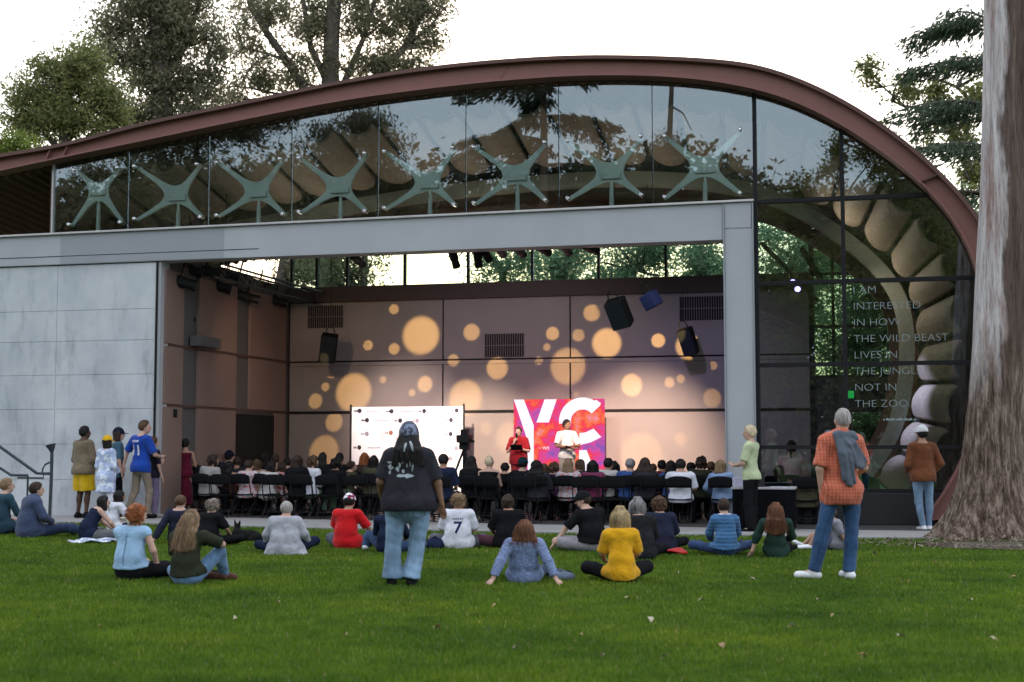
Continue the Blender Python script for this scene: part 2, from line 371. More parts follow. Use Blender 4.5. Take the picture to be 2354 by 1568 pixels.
mb = MB(); mb.box((S_SIDE-.02, spx(628, 1000, S_SIDE)[0]+.02, .05), (S_SIDE+.028, bands[5], g2-.03)); mb.build('side_panel', M_SIDEP, PAV)
mb = MB(); mb.box((S_SIDE-.029, bands[3]-.0, Z_H-.29), (S_SIDE+.03, bands[5], Z_H-.002)); mb.build('side_panel', M_RECESS, PAV)
t_, z_ = spx(398, 950, S_SIDE); mb = MB(); mb.box((S_SIDE+.031, t_-.05, z_-.08), (S_SIDE+.07, t_+.05, z_+.08)); mb.build('wall_lamp', M_GROOVE, PAV)
t_, z_ = spx(483, 790, S_SIDE); mb = MB(); mb.box((S_SIDE+.031, t_-1.0, z_-.12), (S_SIDE+.26, t_+.0, z_+.10)); mb.build('duct_box', M_RECESS, PAV, bevel=.01)

# vents with slats
def vent(x0, y0, x1, y1):
    s0, z1 = fpx(x0, y0, T_B); s1, z0 = fpx(x1, y1, T_B)
    fr_ = MB(); fr_.box((s0, T_B-.012, z0), (s1, T_B-.002, z1)); v = fr_.build('vent', M_GROOVE, PAV)
    n = max(8, int((s1-s0)/.055)); m = MB()
    for i in range(n+1):
        s = s0+(s1-s0)*i/n; m.box((s-.006, T_B-.03, z0), (s+.006, T_B-.013, z1))
    m.box((s0, T_B-.027, (z0+z1)/2-.006), (s1, T_B-.0135, (z0+z1)/2+.006))
    m.build('vent_slats', varied('vent_metal', (.17, .14, .13), .6, 3, .1), v)
vent(709, 704, 789, 753); vent(1115, 768, 1205, 820); vent(1562, 683, 1664, 735)

# --- clerestory windows above the back wall
Z_CT = 6.95
cxs = [655, 725, 795, 927, 1073, 1221, 1374, 1529, 1690, 1862]
cs = [fpx(x, 600, T_B)[0] for x in cxs]; cs[0] = S_SIDE
for a, b_ in zip(cs[:-1], cs[1:]):
    mb = MB(); mb.box((a+.03, T_B+.12, Z_H+.01), (b_-.03, T_B+.14, Z_CT)); w = mb.build('window_pane', GLASS2, PAV)
for s in cs: mb = MB(); mb.box((s-.028, T_B+.07, Z_H), (s+.028, T_B+.2, Z_CT)); mb.build('window_mullion', M_DKMET, PAV)
# ceiling from the clerestory up to the lining
mb = MB(); mb.box((S_SIDE-.3, 4.3, Z_CT), (S_BR+1.2, 8.2, Z_CT+.15)); mb.build('ceiling', M_REDDK, PAV)

# --- curved lining of the shell: dark back layer, pillow panels, ribs
M_WOOD = varied('maple_panel', (.245, .195, .152), .65, 2.0, .14, stretch=(1, 4, 1), bmp=.03)
M_RIB = varied('rib_tan', (.33, .31, .26), .7, 2.0, .12)
LIN0, SL = .22, .24
def inset(c, nn, off): return c+nn*off
i0 = int(np.argmin(np.abs(INN[:80, 0]-S_GL)))
ARC = INN[i0:]; NARC = smooth_curve(NI[i0:], 8)
def lin_off(t): return LIN0+SL*min(t, 3.4)
P = []
for t in (.03, .35, 3.4, T_B+.1):
    c = inset(ARC, NARC, lin_off(t)-.14 if t > .1 else -.02); P.append([(q[0], t, q[1]) for q in c])
mb = MB(); mb.grid(P); mb.build('shell_lining', varied('lining_black', (.02, .018, .018), .8, 2, .2), PAV, smooth=True)
L = np.r_[0, np.cumsum(np.linalg.norm(np.diff(ARC, axis=0), axis=1))]
NP = int(round(L[-1]/.88)); print('arc length', L[-1], 'panels', NP)
def arc_at(u):
    return np.array([np.interp(u, L, ARC[:, 0]), np.interp(u, L, ARC[:, 1])]), np.array([np.interp(u, L, NARC[:, 0]), np.interp(u, L, NARC[:, 1])])
def pillow(u0, u1, t0, t1, mat, name='acoustic_panel', bul=.13, cut=.55):
    uc, hw = (u0+u1)/2, (u1-u0)/2*.86; P = []; nv, nw = 26, 14
    for iv in range(nv+1):
        v = iv/nv; t = t0+(t1-t0)*v; row = []
        endr = .22
        wdt = 1.0
        if v > 1-endr: wdt = math.sqrt(max(0, 1-((v-(1-endr))/endr)**2))*.999+.001
        if v < .06: wdt = .90+.10*v/.06
        for iw in range(nw+1):
            w = -1+2*iw/nw; pos, nn = arc_at(uc+hw*w*wdt)
            tt = t-(1-v)**3*0 
            sc = (1-w*w)*(1 if v < 1-endr else wdt)
            if v == 0: tt = t+.22*(1-w*w)            # scalloped front edge
            elif v < .25: tt = t+.22*(1-w*w)*(1-v/.25)
            off = lin_off(t)+bul*sc*wdt
            row.append((pos[0]+nn[0]*off, tt, pos[1]+nn[1]*off))
        P.append(row)
    m = MB(); m.grid(P); o = m.build(name, mat, PAV, smooth=True)
    sm = o.modifiers.new('thick', 'SOLIDIFY'); sm.thickness = .03; sm.offset = -1
    return o
for k in range(NP):
    u0, u1 = L[-1]*k/NP, L[-1]*(k+1)/NP
    pillow(u0, u1, .42, 3.15, M_WOOD)
def rib(name, mat, t0, t1, d0, d1):
    c0 = inset(ARC, NARC, d0); c1 = inset(ARC, NARC, d1)
    Pq = [[(q[0], t0, q[1]) for q in c1], [(q[0], t0, q[1]) for q in c0], [(q[0], t1, q[1]) for q in c0], [(q[0], t1, q[1]) for q in c1], [(q[0], t0, q[1]) for q in c1]]
    m = MB(); m.grid(Pq); return m.build(name, mat, PAV)
rib('tan_rib', M_RIB, 3.55, 3.85, lin_off(3.4)+.02, lin_off(3.4)+.32)
rib('rear_rib', M_RED, T_B-1.2, T_B-.9, lin_off(3.4)-.1, lin_off(3.4)+.5)

# --- rear glazing to the right of the back wall
Pn = inset(ARC, NARC, lin_off(5)-.1)
def clip(poly, s0, s1, z0, z1):
    def half(ps, f):
        out = []
        for i in range(len(ps)):
            a, b_ = ps[i-1], ps[i]; fa, fb_ = f(a), f(b_)
            if fa >= 0 and fb_ < 0 or fa < 0 and fb_ >= 0:
                k = fa/(fa-fb_); out.append((a[0]+(b_[0]-a[0])*k, a[1]+(b_[1]-a[1])*k))
            if fb_ >= 0: out.append(b_)
        return out
    ps = poly
    for f in (lambda p: p[0]-s0, lambda p: s1-p[0], lambda p: p[1]-z0, lambda p: z1-p[1]):
        if ps: ps = half(ps, f)
    out = []
    for p in ps:
        if not out or (abs(p[0]-out[-1][0])+abs(p[1]-out[-1][1])) > 1e-4: out.append(p)
    return out
rear_poly = [tuple(p) for p in Pn]+[(Pn[-1][0], .05), (Pn[0][0], .05)]
sb, se = S_BR+.05, Pn[:, 0].max()
zr = [fpx(1950, y, T_B)[1] for y in (864, 749, 627)]
for z0, z1 in ((zr[0], zr[1]), (zr[1], zr[2]), (zr[2], 7.2)):
    p = clip(rear_poly, sb, se, z0+.03, z1-.03)
    if len(p) > 2: mb = MB(); mb.prism(p, T_B+.1, T_B+.12); mb.build('rear_window_pane', GLASS3, PAV)
mb = MB()
for z in zr: mb.box((sb, T_B+.06, z-.03), (se, T_B+.16, z+.03))
for x in (1866, 1913): s = fpx(x, 600, T_B)[0]; mb.box((s-.03, T_B+.06, 0.05), (s+.03, T_B+.16, 6.6))
mb.build('rear_mullions', M_DKMET, PAV)
M_DARKW = varied('dark_rear_wall', (.06, .052, .055), .8, 1.5, .12)
s1, s2 = fpx(1958, 900, T_B)[0], fpx(2046, 900, T_B)[0]; zd = fpx(1950, 948, T_B)[1]
mb = MB(); mb.box((sb, T_B+.05, zd), (se, T_B+.2, zr[0]-.031)); mb.box((sb, T_B+.05, .05), (s1, T_B+.2, zd-.001)); mb.box((s2, T_B+.05, .05), (se, T_B+.2, zd-.001)); mb.build('rear_wall', M_DARKW, PAV)
mb = MB(); mb.box((S_BR+.001, T_B+.0, .05), (S_BR+.10, T_B+.3, 7.0)); mb.build('gap_filler_post', M_DKMET, PAV)  # added post, closes the gap where bright sky leaked past the back wall
mb = MB(); mb.box((s1+.01, T_B+.1, .06), (s2-.01, T_B+.12, zd-.01)); mb.build('rear_door_pane', GLASS3, PAV)

# --- front glazing
front_poly = [tuple(p) for p in INN]+[(INN[-1][0], .05), (INN[0][0], .05)]
ms = [S_GL]+[fpx(x, 420)[0] for x in (293, 478, 669, 868, 1070, 1284, 1500, 1737)]
T_G = .02
for a, b_ in zip(ms[:-1], ms[1:]):
    p = clip(front_poly, a+.008, b_-.008, -1, 99); zlo = ztop((a+b_)/2)
    # bottom follows the ledge
    p = clip(p, a, b_, zlo+.015, 99)
    mb = MB(); mb.prism(p, T_G, T_G+.02); mb.build('glass_pane', GLASS, PAV)
S_M = fpx(1940, 650)[0]; rs = [fpx(1739, 700)[0]+.02, S_M, INN[:, 0].max()+.05]
zs = [fpx(1950, 1128)[1], fpx(1950, 1028)[1], fpx(1950, 836.5)[1], fpx(1950, 646)[1], fpx(1950, 455)[1], 99]
print('right levels', [round(z, 2) for z in zs])
for a, b_ in zip(rs[:-1], rs[1:]):
    for z0, z1 in zip(zs[:-1], zs[1:]):
        p = clip(front_poly, a+.02, b_-.02, z0+.02, z1-.02)
        if len(p) > 2: mb = MB(); mb.prism(p, T_G, T_G+.02); mb.build('glass_pane', GLASS, PAV)
def arch_top(s): return float(np.interp(s, INN[:118, 0], INN[:118, 1]))
for s in ms[1:-1]: mb = MB(); mb.box((s-.007, T_G-.004, ztop(s)+.013), (s+.007, T_G+.026, arch_top(s))); mb.build('glass_joint', M_DKMET, PAV)
mb = MB(); mb.box((rs[0]-.05, -.03, .05), (rs[0]+.02, .14, arch_top(rs[0]))); mb.build('mullion', M_DKMET, PAV)
mb = MB(); mb.box((S_M-.035, -.03, .05), (S_M+.035, .14, arch_top(S_M))); mb.build('mullion', M_DKMET, PAV)
for z in zs[:-1]:
    mb = MB()
    ss = INN[:, 0][np.abs(INN[:, 1]-z).argsort()[:1]]
    cand = [INN[i] for i in range(110, NA)]; sr = max(c[0] for c in cand if abs(c[1]-z) < .25) if any(abs(c[1]-z) < .25 for c in cand) else INN[:, 0].max()
    mb.box((rs[0]+.021, -.02, z-.035), (sr, .12, z+.035)); mb.build('transom', M_DKMET, PAV)
mb = MB(); mb.box((S_GL-.05, 0, ztop(S_GL)), (S_GL, T_B, arch_top(S_GL)-.0)); mb.build('end_wall', M_REDDK, PAV)
mb = MB(); mb.box((S_GL-.012, -.02, ztop(S_GL)+.012), (S_GL+.02, .06, arch_top(S_GL))); mb.build('end_trim', M_SILV, PAV)
# low black plinth under the right glazing
mb = MB(); mb.box((rs[0], -.1, .05), (INN[-1][0]+.4, .25, zs[0]-.036)); mb.build('plinth', varied('plinth_black', (.02, .02, .022), .6, 2, .2), PAV, bevel=.01)
# lettering etched on the glass
M_ETCH = varied('etched_lettering', (.27, .33, .33), .7, 5, .1)
lines = ['I AM', 'INTERESTED', 'IN HOW', 'THE WILD BEAST', 'LIVES IN', 'THE JUNGLE,', 'NOT IN', 'THE ZOO.']
sx = fpx(1962, 800)[0]; vm = None
for i, tx in enumerate(lines):
    ytop = 658+37.3*i; z0 = fpx(1962, ytop+17)[1]; z1 = fpx(1962, ytop)[1]
    me = text_mesh(tx, (z1-z0)/.70, .003, -.004)
    wd = {1: 167, 3: 226, 0: 58}.get(i)
    for v in me.vertices: x, y, z = v.co; v.co = (x*1.12, -z, y)
    o = link('lettering', me, M_ETCH, PAV); o.location = (sx, T_G-.008, z0)
mb = MB()
for k in range(11):
    s = fpx(2030+k*7, 962)[0]; z = fpx(2030, 964)[1]; mb.box((s, T_G-.009, z-.02), (s+.03+.015*(k % 3), T_G-.004, z+.02*(.4+.6*(k % 2))))
mb.build('small_lettering', M_ETCH, PAV)

# --- steel starburst brackets holding the glass
M_CAST = varied('pale_green_casting', (.62, .70, .66), .5, 3, .1)
M_BOLT = varied('steel_bolt', (.75, .75, .76), .25, 3, .05, metal=1)
br = [((226, 437), (115, 395), (277, 388), (283, 513), (120, 515)), ((409, 449), (316, 385), (459, 380), (466, 501), (316, 505)), ((594, 441), (504, 376), (649, 368), (655, 494), (504, 497)),
      ((782, 431), (692, 366), (843, 355), (843, 487), (692, 489)), ((988, 420), (888, 351), (1044, 342), (1047, 472), (888, 480)), ((1189, 402), (1093, 341), (1255, 330), (1256, 462), (1093, 469)),
      ((1405, 398), (1308, 327), (1475, 316), (1476, 450), (1308, 458)), ((1620, 384), (1530, 316), (1703, 301), (1703, 446), (1530, 455))]
def bracket(c, arms):
    t = .16; C_ = Vector(fpx(*c, t)); tips = [Vector(fpx(*a_, t)) for a_ in arms]     # ul, ur, lr, ll
    if c[0] < 300: tips = [C_+Vector((-abs(tips[1].x-C_.x)*.98, tips[1].y-C_.y)), tips[1], tips[2], C_+Vector((-abs(tips[2].x-C_.x), tips[2].y-C_.y))]
    bw, bh = .19, .12; pts = []
    for k in range(4):
        T = tips[k]; d = (T-C_).normalized(); nrm = Vector((-d.y, d.x))
        a_ = T+nrm*(-.035)+d*.03; b2 = T+nrm*.035+d*.03
        T2 = tips[(k+1) % 4]; d2 = (T2-C_).normalized(); n2 = Vector((-d2.y, d2.x))
        # clockwise ul -> ur -> lr -> ll ; the side towards the next arm is -nrm
        pts.append(tuple(b2)); pts.append(tuple(a_))
        p0 = T-nrm*.045; p3 = T2+n2*.045
        mid = C_+((d+d2).normalized())*(.05 if k in (0, 2) else .10)
        for q in range(1, 8):
            u = q/8; pt = p0*(1-u)**3+mid*3*u*(1-u)+p3*u**3
            pts.append(tuple(pt))
    m = MB(); m.prism(pts, t, t+.05); o = m.build('glass_bracket', M_CAST, PAV, bevel=.008)
    m = MB(); m.box((C_.x-bw, t-.05, C_.y-.115), (C_.x+bw, t-.002, C_.y+.01)); m.tube([(C_.x, t+.03, C_.y-.11), (C_.x, t+.03, C_.y-.3)], .03); m.tube([(C_.x, t+.03, ztop(C_.x)+.013), (C_.x, t+.03, C_.y-.29)], [.05, .04], 10); m.build('bracket_hub', M_CAST, o, bevel=.006)
    for T in tips: m = MB(); m.tube([(T.x, T_G-.045, T.y), (T.x, T_G-.03, T.y), (T.x, t, T.y)], [.02, .035, .035], 10); m.build('bolt', M_BOLT, o)
for b_ in br: bracket(b_[0], b_[1:])
# exit sign seen through the glass
EX = at_depth(1954, 907, 31); 
mb = MB(); mb.box((-.08, -.03, -.08), (.08, .03, .08)); ex = mb.build('exit_sign', emitter('exit_green', (.02, .6, .12), .4)); ex.location = EX
tag(ex, 'small lit green exit sign behind the lettered glass', 'sign')
# ================================================================ trees
def leaf_mat(name, cols, rough=.6, trans=.25):
    m, b, n, l = principled(name, cols[1], rough, 0, .3)
    at = n.new('ShaderNodeAttribute'); at.attribute_name = 'tint'
    l.new(ramp(n, l, at.outputs['Fac'], [(0, cols[0]), (.5, cols[1]), (1, cols[2])]), b.inputs['Base Color'])
    if trans:
        tl = n.new('ShaderNodeBsdfTranslucent'); mx = n.new('ShaderNodeMixShader'); mx.inputs[0].default_value = trans
        l.new(ramp(n, l, at.outputs['Fac'], [(0, c3(cols[0], 1.2)), (.5, c3(cols[1], 1.3)), (1, c3(cols[2], 1.3))]), tl.inputs[0])
        l.new(b.outputs[0], mx.inputs[1]); l.new(tl.outputs[0], mx.inputs[2])
        l.new(mx.outputs[0], n['Material Output'].inputs[0])
    return m
L_EUC = leaf_mat('eucalyptus_leaves', [(.09, .092, .055), (.17, .165, .095), (.28, .25, .15)], trans=.5)
L_OLIVE = leaf_mat('olive_leaves', [(.09, .105, .04), (.17, .19, .065), (.27, .265, .10)], trans=.48)
L_LIME = leaf_mat('lime_leaves', [(.08, .11, .015), (.14, .19, .03), (.20, .25, .05)], trans=.4)
L_GREEN = leaf_mat('broad_green_leaves', [(.10, .16, .10), (.20, .29, .18), (.31, .40, .25)], trans=.6)
L_CEDAR = leaf_mat('cedar_needles', [(.03, .048, .03), (.06, .088, .05), (.11, .14, .075)], trans=.3)
M_BARKD = varied('dark_bark', (.10, .082, .07), .9, 3, .35, bmp=.5, stretch=(1, 1, .3))
DENS = .55
def leaves(name, blobs, size, mat, parent, droop=.5, aspect=.34, clump=.55, per=22, seed=0, gap=.0):
    if mat in (L_EUC, L_OLIVE) and size < .27: gap += .38
    if mat is L_GREEN and size <= .2: gap += .32
    per = int(per*1.7)
    """blobs: (centre, radii, number of clumps). Many small leaf faces gathered in twig clumps through each blob."""
    r = np.random.default_rng(seed); VV = []; TT = []
    for c, rad, nc in blobs:
        d = r.normal(size=(nc, 3)); d /= np.linalg.norm(d, axis=1)[:, None]
        rr = r.random(nc)**(1/2.0)*(1+.16*np.sin(d@np.array([3.1, 2.3, 4.2])+seed)+.14*np.sin(d@np.array([-5.2, 6.1, 3.3])+2*seed)); q = d*rr[:, None]*np.array(rad)+np.array(c)
        kq = 2.6/max(clump, .3); ph_ = r.random(3)*6.28
        keep = np.sin(q[:, 0]*kq+ph_[0]+np.sin(q[:, 2]*kq*.7))+np.sin(q[:, 1]*kq+ph_[1])+np.sin(q[:, 2]*kq*1.2+ph_[2]) > -.45+gap
        keep &= r.random(nc) < DENS; q = q[keep]; nc = len(q)
        if nc == 0: continue
        ct = r.random(nc)*.7+.15
        cs = clump*(.6+.8*r.random(nc))
        off = r.normal(size=(nc, per, 3))*cs[:, None, None]*np.array([.5, .5, .42])
        p = (q[:, None, :]+off).reshape(-1, 3); n = len(p)
        tint = np.clip(np.repeat(ct, per)+r.normal(size=n)*.16, 0, 1)
        ax = r.normal(size=(n, 3)); ax[:, 2] = ax[:, 2]*(1-droop)-droop*1.4; ax /= np.linalg.norm(ax, axis=1)[:, None]
        sd = np.cross(ax, r.normal(size=(n, 3))); sd /= np.linalg.norm(sd, axis=1)[:, None]
        L_ = .74*size*(.6+.8*r.random(n))[:, None]; Wd = L_*aspect*.5
        VV.append(np.stack([p-ax*L_*.5, p+sd*Wd, p+ax*L_*.5, p-sd*Wd], 1)); TT.append(tint)
    V = np.concatenate(VV).reshape(-1, 3); T = np.concatenate(TT); m = len(T)
    return np_mesh(name, V, np.arange(m*4).reshape(m, 4), mat, parent, T)
def wobbly(a, b, n, amp, seed):
    r = random.Random(seed); a = Vector(a); b = Vector(b); ph = [r.random()*6 for _ in range(4)]; L_ = (b-a).length
    out = []
    for i in range(n+1):
        k = i/n; w = math.sin(k*math.pi)*amp*L_+0
        out.append(a.lerp(b, k)+Vector((math.sin(k*5+ph[0]), math.sin(k*4+ph[1]), math.sin(k*6+ph[2])*.5))*w)
    return out
def tree(label, base, trunk, limbs, blobs, lmat, size, name='eucalyptus_tree', group=None, bark=None, droop=.6, clump=.55, per=22, seed=1, aspect=.34, twigs=True):
    """base: world point; trunk / limbs: lists of (points, r0, r1), blobs in world coordinates"""
    root = empty(name, base, 0, label, 'tree', group); B = Vector(base)
    m = MB(); rr = random.Random(seed)
    for pts, r0, r1 in trunk+limbs:
        P = [Vector(p)-B for p in pts]
        m.tube(P, [r0+(r1-r0)*i/(len(P)-1) for i in range(len(P))], 9)
    if twigs:
        allp = [(Vector(p), r0) for pts, r0, r1 in trunk+limbs for p in pts[len(pts)//3:]]
        for c, rad, nc in blobs:
            for q in range(max(3, int(max(rad)*1.6))):
                tgt = Vector(c)+Vector((rr.uniform(-.8, .8)*rad[0], rr.uniform(-.8, .8)*rad[1], rr.uniform(-.6, .9)*rad[2]))
                src, r0 = min(allp, key=lambda a: (a[0]-tgt).length+max(0, a[0].z-tgt.z)*1.5)
                P = [p-B for p in wobbly(src, tgt, 6, .06, rr.random())]
                w = min(.09, r0*.5)
                m.tube(P, [w*(1-i/7)+.012 for i in range(7)], 5)
    m.build('trunk', bark or M_BARKD, root, smooth=True)
    cr = leaves('crown', [((c[0]-B.x, c[1]-B.y, c[2]-B.z), rad, nc) for c, rad, nc in blobs], size, lmat, root, droop, aspect, clump, per, seed)
    return root
def px_blob(x, y, rx, ry, Y, n, depth=None):
    p = at_depth(x, y, Y); k = Y/F_PX; return (tuple(p), (rx*k, depth or rx*k*.9, ry*k), n)
def gp(x, Y): p = at_depth(x, 1035, Y); return Vector((p.x, p.y, 0))
def limb_px(pts, Y, r0, r1): 
    return ([at_depth(x, y, Y) for x, y in pts], r0, r1)
GT = 'trees standing behind the pavilion'
Y1 = 50
t1 = [(gp(385, Y1), 0)]
tree('tall airy eucalyptus rising above the roof at the left, brown trunk in the middle', gp(380, Y1),
     [([gp(380, Y1), at_depth(385, 600, Y1), at_depth(378, 400, Y1), at_depth(372, 200, Y1), at_depth(365, 60, Y1), at_depth(355, -120, Y1)], .55, .28)],
     [limb_px([(375, 250), (330, 150), (300, 60), (290, -40)], Y1, .16, .05), limb_px([(372, 200), (420, 110), (455, 20), (470, -70)], Y1, .18, .06), limb_px([(378, 330), (450, 250), (500, 190)], Y1, .14, .04), limb_px([(380, 350), (300, 270), (260, 210)], Y1, .12, .04)],
     [px_blob(*a, Y1, n) for a, n in (((350, 20, 110, 90), 420), ((300, 130, 85, 70), 230), ((430, 60, 80, 90), 300), ((440, 200, 80, 60), 190), ((370, 200, 70, 90), 230), ((330, 270, 70, 50), 130), ((470, 265, 60, 40), 100), ((250, 60, 50, 45), 70), ((500, 130, 45, 60), 70))],
     L_EUC, .26, group=GT, seed=11, clump=.6, per=30)
Y2 = 54
tree('tall spreading eucalyptus rising above the middle of the roof with bare dark limbs', gp(762, Y2),
     [([gp(762, Y2), at_depth(760, 640, Y2), at_depth(764, 400, Y2), at_depth(758, 220, Y2), at_depth(762, 90, Y2), at_depth(775, -90, Y2)], .5, .26)],
     [limb_px([(764, 330), (720, 240), (660, 140), (610, 70), (575, 10), (560, -60)], Y2, .2, .09), limb_px([(660, 140), (620, 125), (560, 110)], Y2, .08, .03),
      limb_px([(762, 330), (820, 240), (870, 170), (930, 110), (965, 40), (985, -60)], Y2, .2, .1), limb_px([(762, 260), (800, 170), (835, 90), (870, -20)], Y2, .16, .07), limb_px([(930, 110), (990, 60), (1020, 20)], Y2, .08, .03), limb_px([(758, 200), (715, 110), (700, 20), (690, -50)], Y2, .15, .07)],
     [px_blob(*a, Y2, n) for a, n in (((600, 30, 90, 50), 170), ((560, 110, 50, 50), 70), ((590, 190, 70, 45), 120), ((670, 165, 60, 60), 130), ((720, 60, 70, 80), 210), ((800, 20, 80, 70), 230), ((880, 40, 80, 70), 260), ((960, 10, 70, 60), 190), ((1010, 20, 40, 35), 50), ((920, 140, 60, 45), 120), ((840, 160, 60, 45), 120), ((770, 170, 60, 40), 90), ((985, 90, 40, 40), 50), ((540, 225, 50, 30), 60))],
     L_EUC, .25, group=GT, seed=12, clump=.55, per=28)
Y3 = 44
tree('rounded olive-green tree above the left end of the roof', gp(140, Y3),
     [([gp(140, Y3), at_depth(150, 600, Y3), at_depth(150, 350, Y3), at_depth(150, 200, Y3)], .35, .15)], [limb_px([(150, 360), (90, 290), (60, 240)], Y3, .12, .04), limb_px([(150, 330), (210, 260), (240, 200)], Y3, .12, .04)],
     [px_blob(*a, Y3, n) for a, n in (((150, 180, 75, 75), 330), ((80, 230, 60, 60), 200), ((220, 210, 65, 70), 260), ((130, 280, 100, 60), 330), ((250, 290, 60, 50), 190), ((40, 290, 45, 45), 110), ((200, 130, 40, 40), 80))],
     L_OLIVE, .2, name='olive_tree', group=GT, seed=13, clump=.5, per=34, droop=.3)
Y4 = 38
tree('bright lime-green shrub peeping over the far left of the roof', gp(20, Y4), [([gp(20, Y4), at_depth(20, 500, Y4), at_depth(20, 380, Y4)], .15, .06)], [],
     [px_blob(*a, Y4, n) for a, n in (((30, 345, 60, 34), 150), ((-40, 350, 60, 50), 130), ((20, 420, 90, 70), 160))], L_LIME, .16, name='leafy_shrub', seed=14, clump=.4, per=26, droop=.2)
tree('green bushy tree in the gap between roof soffit and concrete wall', gp(0, 40), [([gp(0, 40), at_depth(0, 700, 40), at_depth(10, 560, 40)], .2, .08)], [],
     [px_blob(*a, 40, n) for a, n in (((-20, 520, 110, 60), 300), ((90, 540, 90, 40), 200), ((0, 610, 120, 60), 150))], L_GREEN, .2, name='bushy_tree', seed=15, clump=.5, per=24, droop=.2)
# smaller trunks glimpsed through the clerestory at its left end
tree('slender leaning eucalyptus seen through the left end of the clerestory', gp(655, 46), [([gp(628, 46), at_depth(642, 655, 46), at_depth(655, 590, 46), at_depth(672, 480, 46)], .2, .12), ([gp(662, 46.4), at_depth(663, 620, 46.4), at_depth(668, 480, 46.4)], .24, .16)], [],
     [px_blob(*a, 46, n) for a, n in (((640, 560, 60, 40), 120), ((690, 630, 60, 45), 150))], L_EUC, .22, group=GT, seed=16, clump=.5, per=24)
tree('slim eucalyptus with hanging leaves seen through the clerestory', gp(835, 52), [([gp(835, 52), at_depth(835, 680, 52), at_depth(842, 480, 52)], .2, .1)], [],
     [px_blob(*a, 52, n) for a, n in (((830, 610, 60, 50), 210), ((770, 620, 50, 50), 140), ((700, 600, 40, 50), 110))], L_EUC, .22, group=GT, seed=17, clump=.5, per=22)
# green trees behind the right half
for k, (x, Y, blobs, lab) in enumerate((
    (1150, 48, [((1150, 640, 60, 50), 150), ((1130, 600, 40, 40), 60), ((1200, 590, 55, 55), 130)], 'leafy green tree seen through the middle of the clerestory'),
    (1290, 50, [((1290, 610, 80, 60), 260), ((1330, 560, 60, 50), 140), ((1260, 660, 80, 50), 180)], 'dense green tree seen through the clerestory above the two presenters'),
    (1450, 47, [((1460, 600, 75, 70), 280), ((1400, 640, 60, 50), 140), ((1510, 570, 60, 50), 150)], 'green tree behind the hanging speakers in the clerestory'),
    (1620, 49, [((1600, 580, 60, 80), 230), ((1650, 620, 70, 60), 210), ((1560, 650, 60, 40), 110)], 'green tree in the last clerestory window beside the steel column'),
    (1840, 46, [((1800, 560, 90, 80), 330), ((1880, 620, 80, 80), 260), ((1830, 690, 90, 70), 260), ((1780, 640, 60, 60), 140)], 'broad green tree behind the glazed right end, near the column'),
    (2000, 43, [((1990, 600, 90, 90), 330), ((2010, 740, 100, 90), 380), ((1920, 780, 90, 80), 300), ((2070, 660, 80, 90), 260), ((2000, 860, 120, 70), 300), ((2000, 980, 110, 80), 260)], 'big green tree filling the rear window behind the lettered glass'))):
    tree(lab, gp(x, Y), [([gp(x, Y), at_depth(x, 800, Y), at_depth(x+6, 620, Y)], .28, .12)], [], [px_blob(*a, Y, n) for a, n in blobs], L_GREEN, .2, name='leafy_tree', group=GT, seed=20+k, clump=.55, per=26, droop=.35)
# far-off wood closing the view at ground level
def wood():
    bl = []; r = random.Random(3)
    for k in range(60):
        x = -70+k*2.6; bl.append(((x, 74+r.random()*10, 2.2+r.random()*2.2), (3, 2.5, 3.2), 60))
    o = leaves('far_wood', bl, .5, L_GREEN, None, .2, .5, 1.0, 18, 40); tag(o, kind='stuff')
wood()
def wood2():
    bl = []; r = random.Random(4)
    for k in range(46):
        x = -450+k*62; dist = 66+r.random()*10; kk = (dist+27)/F_PX
        for y, n in (((462+r.uniform(-60, 40), 125), (535, 170)) if 270 < x < 1690 and not 900 < x < 1010 else ((520+r.uniform(-30, 40), 120),))+((620+r.uniform(-70, 40), 150), (760, 150), (900, 120), (1000, 90)):
            bl.append((tuple(rp(x, y, dist)), (60*kk, 60*kk, 75*kk), n))
    tag(leaves('lawn_side_wood', bl, .8, L_EUC, None, .3, .55, 1.3, 16, 41), kind='stuff')
